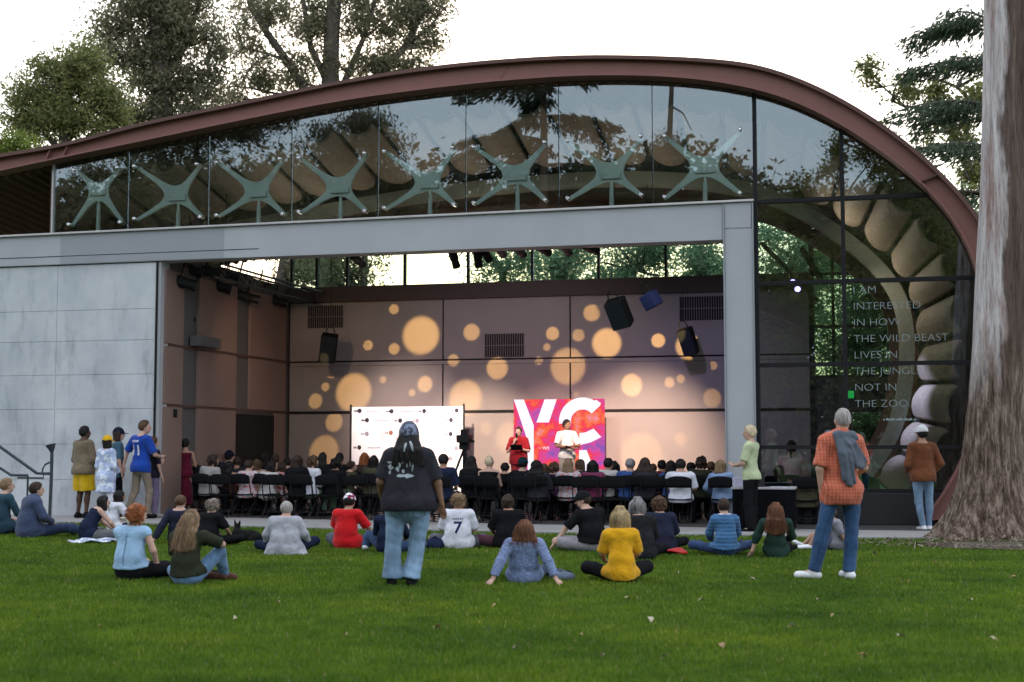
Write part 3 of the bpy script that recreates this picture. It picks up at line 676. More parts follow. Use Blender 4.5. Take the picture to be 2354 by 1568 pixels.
# ---- conifers and gum branches at the right
def cedar(label, base, height, layers, seed, spread, ztop_=None, az=None, size=.12, dens=1.0, zlow=1.5, group=None):
    root = empty('cedar_tree', base, 0, label, 'tree', group); r = random.Random(seed); m = MB()
    m.tube([(0, 0, 0), (0, 0, height*.5), (0, 0, height)], [height*.018, height*.012, .03], 9)
    V = []; T = []
    for i in range(layers):
        k = i/(layers-1); z = zlow+(height-zlow)*k
        for j in range(r.randint(3, 5)):
            a = r.uniform(0, 6.283) if az is None else r.uniform(*az)
            L_ = spread*(1-.8*k)*r.uniform(.65, 1.1)
            d = Vector((math.cos(a), math.sin(a), 0)); pts = []
            n = 8
            for q in range(n+1):
                u = q/n; pts.append(Vector((0, 0, z))+d*L_*u+Vector((0, 0, L_*(.14*u-.26*u*u))))
            m.tube(pts, [.05*(1-u/9)*L_/4+.01 for u in range(n+1)], 5)
            s = Vector((-d.y, d.x, 0))
            for q in range(1, n+1):
                nb = int(26*dens*(1.0 if q > 1 else .5))
                for b in range(nb):
                    wdt = L_*.28*(1-.6*q/n)*r.uniform(-1, 1)
                    p = pts[q]+s*wdt+d*(r.uniform(-.5, .5)*L_/n+abs(wdt)*.5)+Vector((0, 0, -abs(wdt)*.35-r.uniform(0, .5)**2*1.2))
                    for w in range(3):
                        ax = (d*r.uniform(.2, 1)+s*math.copysign(r.uniform(0, .9), wdt)+Vector((0, 0, -r.uniform(.1, .9)))).normalized()
                        sd = ax.cross(Vector((r.gauss(0, 1), r.gauss(0, 1), r.gauss(0, 1)))).normalized()
                        l_ = size*r.uniform(1.2, 2.6); wd = size*.22; pp = p+Vector((r.gauss(0, .1), r.gauss(0, .1), r.gauss(0, .06)))
                        V += [pp-ax*l_*.5, pp+sd*wd, pp+ax*l_*.5, pp-sd*wd]; T.append(min(1, max(0, r.gauss(.45, .22))))
    m.build('trunk', M_BARKD, root, smooth=True)
    np_mesh('crown', np.array([tuple(v) for v in V]), np.arange(len(V)).reshape(-1, 4), L_CEDAR, root, T); return root
cb = gp(2300, 34)
cedar('dark cedar with drooping layered branches behind the big eucalyptus trunk', cb, 15.0, 13, 5, 4.6, az=(2.3, 4.6), size=.11, dens=.62, zlow=2.2)
Y7 = 38
tree('pale-leaved eucalyptus with thin branches reaching left of the big trunk', gp(2330, Y7), [([gp(2330, Y7), at_depth(2320, 700, Y7), at_depth(2325, 300, Y7)], .3, .15)],
     [limb_px([(2325, 420), (2270, 375), (2215, 340), (2180, 300), (2150, 262), (2120, 248), (2080, 245), (2050, 232)], Y7, .1, .03), limb_px([(2325, 340), (2260, 260), (2200, 200), (2150, 180)], Y7, .08, .03), limb_px([(2080, 245), (2030, 200), (1990, 170)], Y7, .035, .015)],
     [px_blob(*a, Y7, n) for a, n in (((2090, 205, 48, 40), 90), ((2150, 220, 40, 40), 70), ((1995, 160, 22, 45), 40), ((2000, 195, 15, 30), 20), ((2200, 280, 45, 50), 100), ((2240, 220, 45, 50), 100), ((2210, 340, 45, 40), 90), ((2140, 320, 25, 40), 26), ((2240, 400, 40, 50), 90), ((2250, 150, 40, 50), 60))],
     L_OLIVE, .17, seed=31, clump=.3, per=18, droop=.35, aspect=.45)
tree('green tree low behind the right end of the roof', gp(2190, 44), [([gp(2190, 44), at_depth(2190, 800, 44), at_depth(2195, 560, 44)], .25, .1)], [],
     [px_blob(*a, 44, n) for a, n in (((2200, 470, 55, 50), 150), ((2260, 520, 60, 60), 180), ((2230, 400, 40, 40), 60), ((2330, 600, 70, 120), 200), ((2350, 800, 60, 120), 180), ((2350, 1000, 60, 80), 120))], L_GREEN, .18, name='leafy_tree', group=GT, seed=32, clump=.45, per=24, droop=.3)

wood2() if False else None
# ---- trees on the lawn side, mirrored in the front glass
def rp(x, y, dist): return reflect_px(x, y, dist)
def rbase(x, dist): p = rp(x, 420, dist); return Vector((p.x, p.y, 0))
wood2()
GR = 'trees on the lawn side mirrored in the front glass'
def mirror_blobs(lst, dist):
    out = []
    for (x, y, rx, ry), n in lst:
        k = (dist+27)/F_PX; out.append((tuple(rp(x, y, dist)), (rx*k, rx*k*.8, ry*k), n))
    return out
rb = rbase(1250, 40); zt_ = rp(1250, 150, 40).z
cedar('tall cedar on the lawn side, mirrored in the middle of the front glass', rb, zt_+3.6, 14, 8, 8.0, size=.19, dens=1.3, zlow=zt_*.40, group=GR)
d_ = 44
tree('weeping eucalyptus mirrored in the left half of the front glass', rbase(800, d_), [([rbase(800, d_), rp(810, 600, d_), rp(805, 400, d_), rp(815, 260, d_)], .4, .15)], [],
     mirror_blobs([((760, 330, 70, 60), 200), ((840, 300, 60, 60), 170), ((890, 350, 50, 70), 150), ((820, 400, 90, 60), 220), ((900, 430, 60, 50), 120), ((940, 460, 50, 40), 60)], d_), L_EUC, .3, group=GR, seed=41, clump=.7, per=26, droop=.9)
d_ = 42
tree('dense dark tree mirrored at the upper left of the front glass', rbase(450, d_), [([rbase(450, d_), rp(450, 600, d_), rp(450, 300, d_)], .35, .15)], [],
     mirror_blobs([((420, 320, 90, 40), 260), ((540, 290, 90, 40), 280), ((330, 350, 60, 40), 150), ((620, 260, 70, 35), 170), ((450, 420, 110, 60), 260), ((600, 430, 100, 70), 260), ((300, 450, 60, 50), 60), ((200, 400, 50, 30), 70), ((215, 480, 60, 40), 50), ((500, 250, 80, 40), 160)], d_), L_EUC, .28, group=GR, seed=42, clump=.65, per=28, droop=.5)
d_ = 38
tree('young leafy tree mirrored beside the dark mullion at the right', rbase(1920, d_), [([rbase(1920, d_), rp(1935, 500, d_), rp(1930, 320, d_)], .12, .05)], [],
     mirror_blobs([((1925, 350, 18, 50), 50), ((1910, 400, 30, 40), 60), ((1850, 440, 40, 40), 70), ((2000, 350, 45, 40), 80), ((2050, 400, 50, 50), 110), ((1960, 470, 60, 40), 100), ((1800, 490, 50, 30), 60), ((2110, 460, 60, 50), 100), ((1990, 560, 110, 60), 200), ((1850, 600, 110, 60), 200), ((2150, 560, 90, 80), 180)], d_), L_OLIVE, .22, group=GR, seed=43, clump=.45, per=22, droop=.3, aspect=.6)
d_ = 41
tree('half bare conifer mirrored right of the middle, few drooping twigs', rbase(1545, d_), [([rbase(1545, d_), rp(1535, 500, d_), rp(1538, 330, d_), rp(1545, 170, d_)], .22, .1)],
     [([rp(1538, 240, d_), rp(1570, 260, d_), rp(1590, 300, d_)], .05, .02), ([rp(1538, 300, d_), rp(1500, 330, d_), rp(1470, 360, d_)], .05, .02)],
     mirror_blobs([((1540, 330, 40, 30), 50), ((1580, 380, 40, 25), 30), ((1500, 400, 70, 40), 130), ((1650, 430, 60, 20), 40), ((1400, 470, 110, 40), 170), ((1550, 500, 130, 40), 200)], d_), L_CEDAR, .24, name='conifer_tree', group=GR, seed=44, clump=.5, per=24, droop=.8, aspect=.2)
d_ = 48
for k, (x, lab) in enumerate(((1000, 'low broad tree'), (1700, 'low dark tree'), (2150, 'low rounded tree'))):
    tree(lab+' on the far lawn side, mirrored low in the front glass', rbase(x, d_), [([rbase(x, d_), rp(x, 700, d_), rp(x, 560, d_)], .3, .12)], [],
         mirror_blobs([((x, 620, 130, 70), 260), ((x-120, 680, 130, 80), 200), ((x+120, 680, 130, 80), 200), ((x, 850, 240, 120), 260)], d_), L_OLIVE, .4, name='broad_tree', group=GR, seed=50+k, clump=.9, per=22, droop=.3, aspect=.5)

# ---- the big eucalyptus trunk in the foreground
def big_trunk():
    base = ground(2285, 1240); B = Vector((base.x, base.y, 0)); Yt = B.y
    root = empty('eucalyptus_tree', B, 0, 'huge pale eucalyptus trunk with peeling bark and flared roots at the right edge', 'tree')
    prof = [(-40, 2322, 60), (0, 2321, 58), (200, 2318, 58), (400, 2314, 58), (600, 2306, 59), (784, 2298, 59), (900, 2290, 61), (1013, 2283, 66), (1080, 2281, 72), (1130, 2279, 80), (1170, 2276, 91), (1200, 2272, 103), (1225, 2268, 118), (1245, 2264, 136), (1262, 2264, 148)]
    rows = []
    m_, b, n, l = principled('peeling_bark', (.4, .36, .36), .85, 0, .2)
    for _ in range(1): pass
    import itertools
    zs_ = []; P = []
    pr = [((at_depth(x, y, Yt)-B), w*Yt/F_PX) for y, x, w in prof]
    zz = np.array([p.z for p, w in pr])[::-1]; xx = np.array([p.x for p, w in pr])[::-1]; ww = np.array([w for p, w in pr])[::-1]
    N = 200; M = 72
    ph = rng.random((8, 3))*6.28
    for i in range(N+1):
        z = -.15+(zz[-1]+.6+.15)*(i/N)**1.5; x = np.interp(z, zz, xx); w = np.interp(z, zz, ww); row = []
        fl = max(0, 1-z/1.2); fib = max(0, min(1, (2.6-z)/1.6))
        for j in range(M+1):
            a = 2*math.pi*j/M
            root_ = 1+fl**3*.8*(.16*math.sin(5*a+1)+.12*math.sin(8*a+2.2)+.06*math.sin(13*a+.6))
            rough = 1+.018*math.sin(3*a+z*1.1+1)+.012*math.sin(7*a-z*1.7)+fib*(.030*math.sin(17*a+2*math.sin(z*3)+z*.7)+.024*math.sin(29*a+3*math.sin(z*4+a)+1)+.015*math.sin(47*a+5*math.sin(z*6)))
            rd = w*root_*rough; row.append((x+math.cos(a)*rd, math.sin(a)*rd*.95, z))
        P.append(row)
    v = tex_coord(n, l, (1, 1, .16)); v2 = tex_coord(n, l, (1, 1, .05)); 
    f1 = noise(n, l, v, 3.2, 5, .6); f2 = noise(n, l, v2, 9, 6, .7); vv = tex_coord(n, l, (1, 1, .12)); f3 = noise(n, l, vv, 16, 6, .75)
    smooth_c = ramp(n, l, f1, [(.26, (.13, .08, .06)), (.36, (.32, .225, .20)), (.43, (.44, .36, .35)), (.50, (.53, .50, .50)), (.72, (.58, .55, .55))])
    smooth_c = mixc(n, l, smooth_c, ramp(n, l, f2, [(.36, (.50, .38, .34)), (.56, (1.1, 1.08, 1.06))]), .6, 'MULTIPLY')
    rough_c = ramp(n, l, f3, [(.3, (.018, .011, .008)), (.46, (.10, .066, .047)), (.64, (.34, .26, .21))])
    tc = n.new('ShaderNodeTexCoord'); sx_ = n.new('ShaderNodeSeparateXYZ'); l.new(tc.outputs['Object'], sx_.inputs[0])
    ad = n.new('ShaderNodeMath'); ad.operation = 'MULTIPLY_ADD'; ad.inputs[1].default_value = 2.6; l.new(f1, ad.inputs[0]); l.new(sx_.outputs['Z'], ad.inputs[2])
    mr = n.new('ShaderNodeMapRange'); mr.inputs[1].default_value = 4.6; mr.inputs[2].default_value = 3.3; mr.inputs[3].default_value = 0; mr.inputs[4].default_value = 1; l.new(ad.outputs[0], mr.inputs[0])
    # a strip of unshed brown bark runs up the right flank
    a2 = n.new('ShaderNodeMath'); a2.operation = 'MULTIPLY_ADD'; a2.inputs[1].default_value = .8; l.new(f1, a2.inputs[0])
    sx2 = n.new('ShaderNodeMath'); sx2.operation = 'MULTIPLY_ADD'; sx2.inputs[1].default_value = -.045; l.new(sx_.outputs['Z'], sx2.inputs[0]); l.new(sx_.outputs['X'], sx2.inputs[2]); l.new(sx2.outputs[0], a2.inputs[2])
    m2 = n.new('ShaderNodeMapRange'); m2.inputs[1].default_value = .33; m2.inputs[2].default_value = .40; l.new(a2.outputs[0], m2.inputs[0])
    strip_c = ramp(n, l, f2, [(.35, (.075, .05, .04)), (.55, (.13, .09, .075)), (.72, (.26, .21, .18))])
    c = mixc(n, l, smooth_c, strip_c, m2.outputs[0]); c = mixc(n, l, c, rough_c, mr.outputs[0]); l.new(c, b.inputs['Base Color'])
    f4 = noise(n, l, tex_coord(n, l, (1, 1, .09)), 34, 5, .7); c = mixc(n, l, c, ramp(n, l, f4, [(.36, (.45, .42, .40)), (.5, (1, 1, 1)), (.7, (1.18, 1.16, 1.12))]), .75, 'MULTIPLY'); l.new(c, b.inputs['Base Color'])
    hh = n.new('ShaderNodeMath'); hh.operation = 'MULTIPLY_ADD'; hh.inputs[1].default_value = .6; l.new(f4, hh.inputs[0]); l.new(f3, hh.inputs[2]); bump(n, l, b, hh.outputs[0], .8, .05)
    mb = MB(); mb.grid(P); mb.build('trunk', m_, root, smooth=True)
    # crown far above the frame, for its shade and for other viewpoints
    leaves('crown', [((.2, 0, 15), (3.6, 3.6, 3), 200), ((-1.8, 1, 18), (3, 3, 2.6), 150), ((2, -1, 19), (3, 3, 2.6), 150)], .3, L_EUC, root, .6, .34, .7, 24, 77)
    mb = MB(); mb.tube([(pr[0][0].x, 0, pr[0][0].z+.5), (.3, 0, 12), (-.5, .4, 17)], [.8, .55, .2], 14); mb.tube([(.3, 0, 12), (1.6, -.8, 18)], [.4, .15], 10); mb.build('limbs', m_, root, smooth=True)
big_trunk()
M_SOIL = noisy_ground('bare_soil', (.06, .045, .032), (.13, .10, .075), 3, 14)
def soil():
    c = ground(2270, 1258); pts = []
    r = random.Random(2); n = 40
    for k in range(n):
        a = 2*math.pi*k/n; rr = 1+.12*math.sin(3*a+1)+.08*math.sin(7*a); pts.append((c.x+.35+math.cos(a)*1.35*rr, c.y+.1+math.sin(a)*.75*rr, .02))
    mb = MB(); mb.add(pts+[(c.x+.35, c.y+.1, .07)], [(k, (k+1) % n, n) for k in range(n)]); tag(mb.build('bare_soil', M_SOIL), kind='structure')
soil()
def litter():
    r = np.random.default_rng(9); n = 900; c = ground(2268, 1256); a = r.random(n)*6.283; rr = .55+1.25*r.random(n)**.8
    x = c.x+.2+np.cos(a)*rr*1.15; y = c.y-.05+np.sin(a)*rr*.62; L_ = .03+.13*r.random(n)**2; wd = .004+.010*r.random(n); t = r.random(n)*3.14
    d = np.stack([np.cos(t), np.sin(t), r.normal(0, .25, n)], 1)*L_[:, None]/2; s_ = np.stack([-np.sin(t), np.cos(t), r.normal(0, .3, n)], 1)*wd[:, None]; p = np.stack([x, y, .05+.03*r.random(n)], 1)
    V = np.stack([p-d-s_, p+d-s_*.4, p+d+s_*.4, p-d+s_], 1).reshape(-1, 3)
    m = leaf_mat('bark_litter', [(.05, .035, .025), (.14, .10, .07), (.32, .27, .21)], trans=0)
    tag(np_mesh('bark_litter', V, np.arange(n*4).reshape(n, 4), m, None, r.random(n)), kind='stuff')
litter()
# ================================================================ stage lamps and added fill lights
def spot(name, pos, target, half, power, col, blend=.15, rad=.02):
    ld = bpy.data.lights.new(name, 'SPOT'); ld.energy = power; ld.color = col; ld.spot_size = 2*half; ld.spot_blend = blend; ld.shadow_soft_size = rad
    o = bpy.data.objects.new(name, ld); COL.objects.link(o); o.location = pos
    o.rotation_euler = (Vector(target)-Vector(pos)).to_track_quat('-Z', 'Y').to_euler(); return o
circles = [(905.7, 711, 12, .8), (968, 771, 45, 1.25), (846, 794, 12, .8), (906, 802, 13.5, .9), (1084, 764, 20, .95), (1042, 828.5, 14, .8), (813.6, 902, 43.5, 1), (761.5, 856.5, 13, .7),
    (748, 889.5, 10, .6), (725, 922, 17, .6), (880, 873, 8.5, .7), (977, 883, 18.5, 1.1), (947, 903, 8.5, .8), (1070, 914, 40, 1), (1143, 846, 26, 1.1), (1360, 719.6, 20, .9), (1270, 766.5, 16, 1),
    (1329.6, 771, 15, .7), (1257.5, 798, 9, .7), (1238.6, 828.6, 10.5, .5), (1305.5, 841.5, 42, .95), (1394.6, 788.7, 35, 1.5), (1513, 783, 16.5, 1.5), (1452, 885, 25, 1.4), (1539, 879, 12, .9), (1564.5, 871, 10, .7),
    (1639, 840.4, 10, .5), (1582, 797, 30, 1.3), (1637, 915, 21, .5), (768, 970, 21, .65), (745, 1040, 36, .6), (1325, 907, 7, .4), (1475, 1050, 50, .5), (1565, 1010, 14, .4), (1170, 1005, 32, .35), (1118, 985, 14, .35)]
for k, (x, y, r_, p) in enumerate(circles):
    s, z = fpx(x, y, T_B); tgt = Wp(s, T_B, z); dpt = (tgt-CAMP).dot(Vector((0, 1, 0))); rw = r_*dpt/F_PX
    src = Wp(max(-5.6, min(2.2, s*.8)), .75, 4.75+.1*(k % 3)); d = (tgt-src).length
    spot('pattern_lamp', src, tgt, math.atan(rw*1.10/d), 2900*p*(d/6.8)**2, (1, .60, .21), .5, .012)
def wash(x, y, half, power, col, s0=None, t0=.8, z0=4.9, blend=1.0):
    s, z = fpx(x, y, T_B); spot('wash_lamp', Wp(s if s0 is None else s0, t0, z0), Wp(s, T_B, z), R(half), power, col, blend, .1)
wash(1110, 1045, 16, 3600, (1, .78, .62))
wash(935, 1000, 18, 1700, (1, .80, .74))
wash(1290, 1045, 16, 1700, (1, .72, .60))
wash(1480, 1062, 20, 4600, (1, .74, .58))
wash(1180, 960, 45, 230, (.62, .50, 1.0))
wash(1600, 960, 34, 280, (.55, .45, 1.0))
wash(800, 960, 45, 170, (1, .66, .45))
wash(1180, 800, 42, 240, (1, .80, .66), 0)
s_, z_ = fpx(1250, 1010, 4.9); spot('presenter_fill_light', Wp(s_+.8, .7, 4.9), Wp(s_, 4.9, z_), R(9), 330, (1, .80, .58), .8, .08)  # added spot, no fixture of its own, to brighten the two presenters
for s_, t_, tx, tz, pw in ((-5, 2.2, -5, 7.5, 32), (-1.5, 2.2, -1.5, 8, 42), (2.0, 2.2, 2.2, 8, 42), (5.5, 2.4, 7.5, 6.2, 46), (6.0, 3.0, 9.0, 3.4, 50)):
    spot('panel_fill_light', Wp(s_, t_, 5.3 if tz > 5 else 4.6), Wp(tx, t_-.2, tz), R(75), pw, (1, .84, .68), 1.0, .15)  # added fill lights without fixtures, brightening the shell's pillow panels
# ---- fixtures: pipe rows with stage lights
M_BLK = varied('stage_black', (.012, .012, .013), .55, 6, .25)
M_LENS = varied('lamp_lens', (.25, .24, .26), .15, 6, .1, metal=.3)
def fixture():
    root = empty('stage_light', (0, 0, 0))
    m = MB(); m.tube([(0, -.26, 0), (0, -.22, 0), (0, .05, 0), (0, .10, 0), (0, .24, 0)], [.07, .09, .09, .075, .085], 14); m.build('body', M_BLK, root, smooth=False)
    m = MB(); m.tube([(-.12, 0, 0), (-.12, 0, .16), (-.08, 0, .21), (.08, 0, .21), (.12, 0, .16), (.12, 0, 0)], .014, 6); m.tube([(0, 0, .21), (0, 0, .30)], .02, 6); m.build('yoke', M_BLK, root)
    m = MB(); m.tube([(0, .241, 0), (0, .246, 0)], .072, 14); m.build('lens', M_LENS, root)
    return root
FX = fixture()
fx_first = [True]
def place_fx(p, tilt, rz, label, group, sc=1.0):
    o = FX if fx_first[0] else copy_tree(FX); fx_first[0] = False
    o.location = p; o.rotation_euler = (tilt, 0, rz); o.scale = (sc,)*3; tag(o, label, 'stage light', group); return o
GF = 'black stage lights hung under the front beam'
tag_n = ['first', 'second', 'third', 'fourth', 'fifth', 'sixth', 'seventh', 'eighth', 'ninth', 'tenth']
m = MB(); zz = 5.3
m.tube([Wp(S_OPEN+.4, .9, 5.28), Wp(S_CL-.1, .9, 5.28)], .03, 8); p1 = m.build('lighting_pipe', M_BLK); tag(p1, 'long black lighting pipe running behind the front beam', 'pipe')
fxs = [(822, 600, .3), (1043, 592, 1.0), (1098, 590, .9), (1114, 580, .7), (1150, 578, .2), (1194, 578, .2), (1248, 575, .2), (1302, 574, .2), (1357, 573, .1)]
where = ['alone near the left end of the pipe', 'tilted steeply in front of the white clerestory window', 'tilted, just right of the clerestory mullion', 'beside the tilted pair', 'left of the middle of the row', 'in the middle of the row', 'right of the middle of the row', 'next to last in the row', 'last in the row, before the hanging speakers']
for (x, y, tl), w in zip(fxs, where):
    s, z = fpx(x, y, .9); place_fx(Wp(s, .9, z+.02), -tl, -PHI+random.uniform(-.3, .3), 'black stage light '+w, GF, 1.0)
# fixtures clustered along the left wall
m = MB(); a_ = Wp(S_SIDE+.75, .5, 5.15); b_ = Wp(S_SIDE+.75, 6.0, 5.15)
for dx, dz in ((0, 0), (.3, 0), (.15, -.26)): 
    o_ = ES*dx+Vector((0, 0, dz)); m.tube([a_+o_, b_+o_], .025, 8)
for k in range(14):
    pa = a_.lerp(b_, k/13); pb_ = a_.lerp(b_, min(1, (k+.5)/13)); m.tube([pa, pb_+ES*.15-Vector((0, 0, .26))], .012, 5); m.tube([pa+ES*.3, pb_+ES*.15-Vector((0, 0, .26))], .012, 5)
for k in (2, 8): pa = a_.lerp(b_, k/13); m.tube([pa, pa+Vector((0, 0, 1.6))], .012, 5)
tag(m.build('lighting_truss', M_BLK), 'black triangular lighting truss along the left wall of the hall', 'truss')
lw = [(413, 647, 1.25), (430, 618, 1.2), (470, 622, 1.1), (497, 657, 1.2), (520, 628, 1.1), (566, 682, 1.1), (548, 640, 1.2), (595, 655, 1.1), (630, 690, 1.15)]
wl_ = ['lowest at the front end of the left wall truss', 'high at the front end of the left wall truss', 'second from the front, high on the left wall truss', 'pointing right under the front third of the left wall truss', 'high in the middle of the left wall truss', 'pointing right under the middle of the left wall truss', 'tucked in the middle of the left wall truss', 'high at the back of the left wall truss', 'lowest at the back end of the left wall truss']
for k, ((x, y, sc), w) in enumerate(zip(lw, wl_)):
    tt = .7+k*.6; s = fpx(x, y, tt)[0]; z = fpx(x, y, tt)[1]
    place_fx(Wp(s, tt, z), -.25, R(-75), 'black stage light '+w, 'black stage lights on the left wall truss', sc*1.15)
# two moving lights shining violet at the right
m = MB(); m.tube([at_depth(1752, 560, 29.5), at_depth(1880, 690, 32)], .05, 8); m.tube([at_depth(1845, 575, 30), at_depth(1885, 640, 32)], .07, 8)
tag(m.build('ceiling_truss', M_BLK), 'dark slanting truss bars high behind the right glazing', 'truss')
M_VIO = emitter('violet_lamp', (.36, .28, 1), 4)
for k, (x, y, w) in enumerate(((1822, 640, 'upper'), (1833, 656, 'lower'))):
    p = at_depth(x, y, 27.6); o = copy_tree(FX); o.location = p; o.scale = (.8,)*3; o.rotation_euler = (-.5, 0, R(170)); tag(o, w+' of the two stage lights glowing violet behind the right glazing', 'stage light', 'violet stage lights')
    for ch in o.children:
        if ch.name.startswith('lens'): me = ch.data.copy(); ch.data = me; me.materials.clear(); me.materials.append(M_VIO)
    spot('violet_lamp', p+Vector((0, -.3, -.2)), at_depth(2165, 1010, 27.4), R(20), 520, (.56, .58, 1), .9, .05)
# ---- hanging loudspeakers
M_SPK = varied('speaker_black', (.007, .0075, .008), .7, 8, .2, spec=.12)
M_GRILL = varied('speaker_grille', (.010, .014, .018), .8, 60, .3, bmp=.3)
M_SPK_LIT = varied('speaker_blue_lit', (.03, .04, .12), .5, 8, .2)  # blue stage light falling on the speaker, put into its base colour
def speaker(x, y, t, w, h, roll, label, mat=M_SPK, yaw=0.0, tilt=.35):
    s, z = fpx(x, y, t); root = empty('loudspeaker', Wp(s, t, z), 0, label, 'loudspeaker', 'loudspeakers hung in the hall'); root.rotation_euler = (tilt, roll, -PHI+yaw)
    d = w*.85; m = MB(); m.prism([(-w/2, -h/2), (w/2, -h/2), (w/2, h/2), (-w/2, h/2)], -d/2, d/2); c = m.build('cabinet', mat, root, bevel=.02)
    m = MB(); m.box((-w/2+.02, -d/2-.012, -h/2+.02), (w/2-.02, -d/2-.001, h/2-.02)); m.build('grille', M_GRILL if mat is M_SPK else mat, root)
    m = MB(); m.tube([(-w*.3, 0, h/2), (-w*.22, 0, h/2+.14), (0, 0, h/2+.2), (w*.22, 0, h/2+.14), (w*.3, 0, h/2)], .014, 6); m.build('bracket', M_BLK, root)
    top = Wp(s, t, z)+Vector((roll*h*.6, 0, h*.55+.12)); m = MB(); up = Wp(s, t, 6.6); m.tube([(0, 0, h/2+.18), root.matrix_basis.inverted() @ (Wp(s, t, 6.4)+ES*math.sin(roll)*h*.6)], .008, 5); m.build('cable', M_BLK, root)
    return root
bpy.context.view_layer.update()
speaker(422, 752, 1.6, .40, .58, .22, 'black loudspeaker hung at the left, in front of the side wall', yaw=.5)
speaker(755, 800, 5.6, .38, .66, .14, 'black loudspeaker hung below the left vent on the back wall', yaw=.3)
speaker(1423, 720, .45, .37, .55, -.20, 'largest black loudspeaker hung at the right, tilted left', yaw=-.2, tilt=.5)
speaker(1497, 690, .6, .30, .30, -.35, 'small bluish loudspeaker hung right of the largest one', M_SPK_LIT, yaw=-.6)
speaker(1582, 785, 5.4, .32, .60, -.20, 'black loudspeaker hung beside the column, ringed by warm light', yaw=-.2)
# ---- stage platform, banner, screen
M_STAGE = varied('stage_deck', (.05, .045, .045), .6, 3, .2)
s0, s1 = fpx(790, 1000, 5.2)[0], fpx(1650, 1000, 5.2)[0]
mb = MB(); mb.box((s0, 4.1, .046), (s1, T_B-.05, .34)); st = mb.build('stage_platform', M_STAGE, bevel=.01); st.location = F0; st.rotation_euler.z = -PHI; tag(st, 'low dark stage platform in front of the back wall', 'stage')
T_S = 5.6
def banner():
    sa, z1 = fpx(809, 936, T_S); sb_, _ = fpx(1064, 936, T_S)
    root = empty('banner', Wp((sa+sb_)/2, T_S, .34), -PHI, 'wide white backdrop banner with rows of small grey logos on stage', 'banner'); w = (sb_-sa)/2; h = z1-.34
    M_W = varied('banner_white', (.78, .77, .76), .8, 3, .03)
    m = MB(); m.box((-w, 0, .05), (w, .012, h)); f = m.build('fabric', M_W, root)
    m = MB(); m.tube([(-w-.025, .0, 0), (-w-.025, .0, h+.06)], .025, 8); m.build('pole', M_BLK, root)
    m = MB(); m.tube([(w+.025, .0, 0), (w+.025, .0, h+.06)], .025, 8); m.build('pole', M_BLK, root)
    M_L = [varied('logo_grey', (.03, .026, .04), .8, 4, .1), varied('logo_pale', (.24, .22, .25), .8, 4, .1), varied('logo_rust', (.30, .12, .08), .8, 4, .1)]
    def bp(zx, zy): return (-w+2*w*(zx-105)/(2215-105), h-(zy-130)/(2110)*2*w)       # from the enlarged view of the banner
    cur = [None]
    def dot(x, y, r, k):
        cx, cz = bp(x, y); cur[0].prism([(cx+math.cos(a*.5236)*r*.9, cz+math.sin(a*.5236)*r) for a in range(12)], -.006, -.002)
    def rule(x, y, wd, hh, k):
        cx, cz = bp(x, y); r = random.Random(int(x*7+y)); p = 0
        while p < wd:
            q = r.uniform(.018, .05); cur[0].box((cx+p, -.005, cz-hh/2), (cx+p+q*.7, -.002, cz+hh*r.uniform(.2, .5))); p += q
    R4 = [(255, 200, 0), (870, 210, 0), (1490, 210, 0), (2100, 205, 0), (400, 370, 0), (1035, 380, 0), (1360, 385, 1), (1995, 375, 0), (400, 618, 1), (1990, 625, 0), (255, 865, 0), (1480, 880, 1), (2095, 878, 1), (1985, 1060, 1), (860, 600, 2), (400, 1130, 1), (1035, 1130, 1), (255, 1400, 0), (870, 1400, 0)]
    for x, y, k in R4: cur[0] = MB(); dot(x, y, .056, k); rule(x-110, y, .075, .05, 1); cur[0].build('logo', M_L[k], f, fix=False)
    for x, y, wd in ((400, 215, .3), (1040, 210, .3), (1650, 215, .28), (560, 380, .3), (1530, 385, .3), (1640, 880, .25), (420, 870, .3)): cur[0] = MB(); rule(x, y, wd, .03, 1); cur[0].build('logo_lettering', M_L[1], f, fix=False)
    # the centre wordmark, half hidden behind the standing woman
    for tx, x, y, hh in (('do', 620, 640, .12), ('lounge', 1130, 640, .12), ('P', 670, 735, .10), ('X', 920, 735, .10), ('T', 1390, 735, .10), ('T', 1520, 735, .10)):
        me = text_mesh(tx, hh/.7, .002, -.003)
        for v in me.vertices: a, b_, c = v.co; v.co = (a, -c, b_)
        o = link('wordmark', me, M_L[1], f); cx, cz = bp(x, y); o.location = (cx, -.004, cz)
banner()
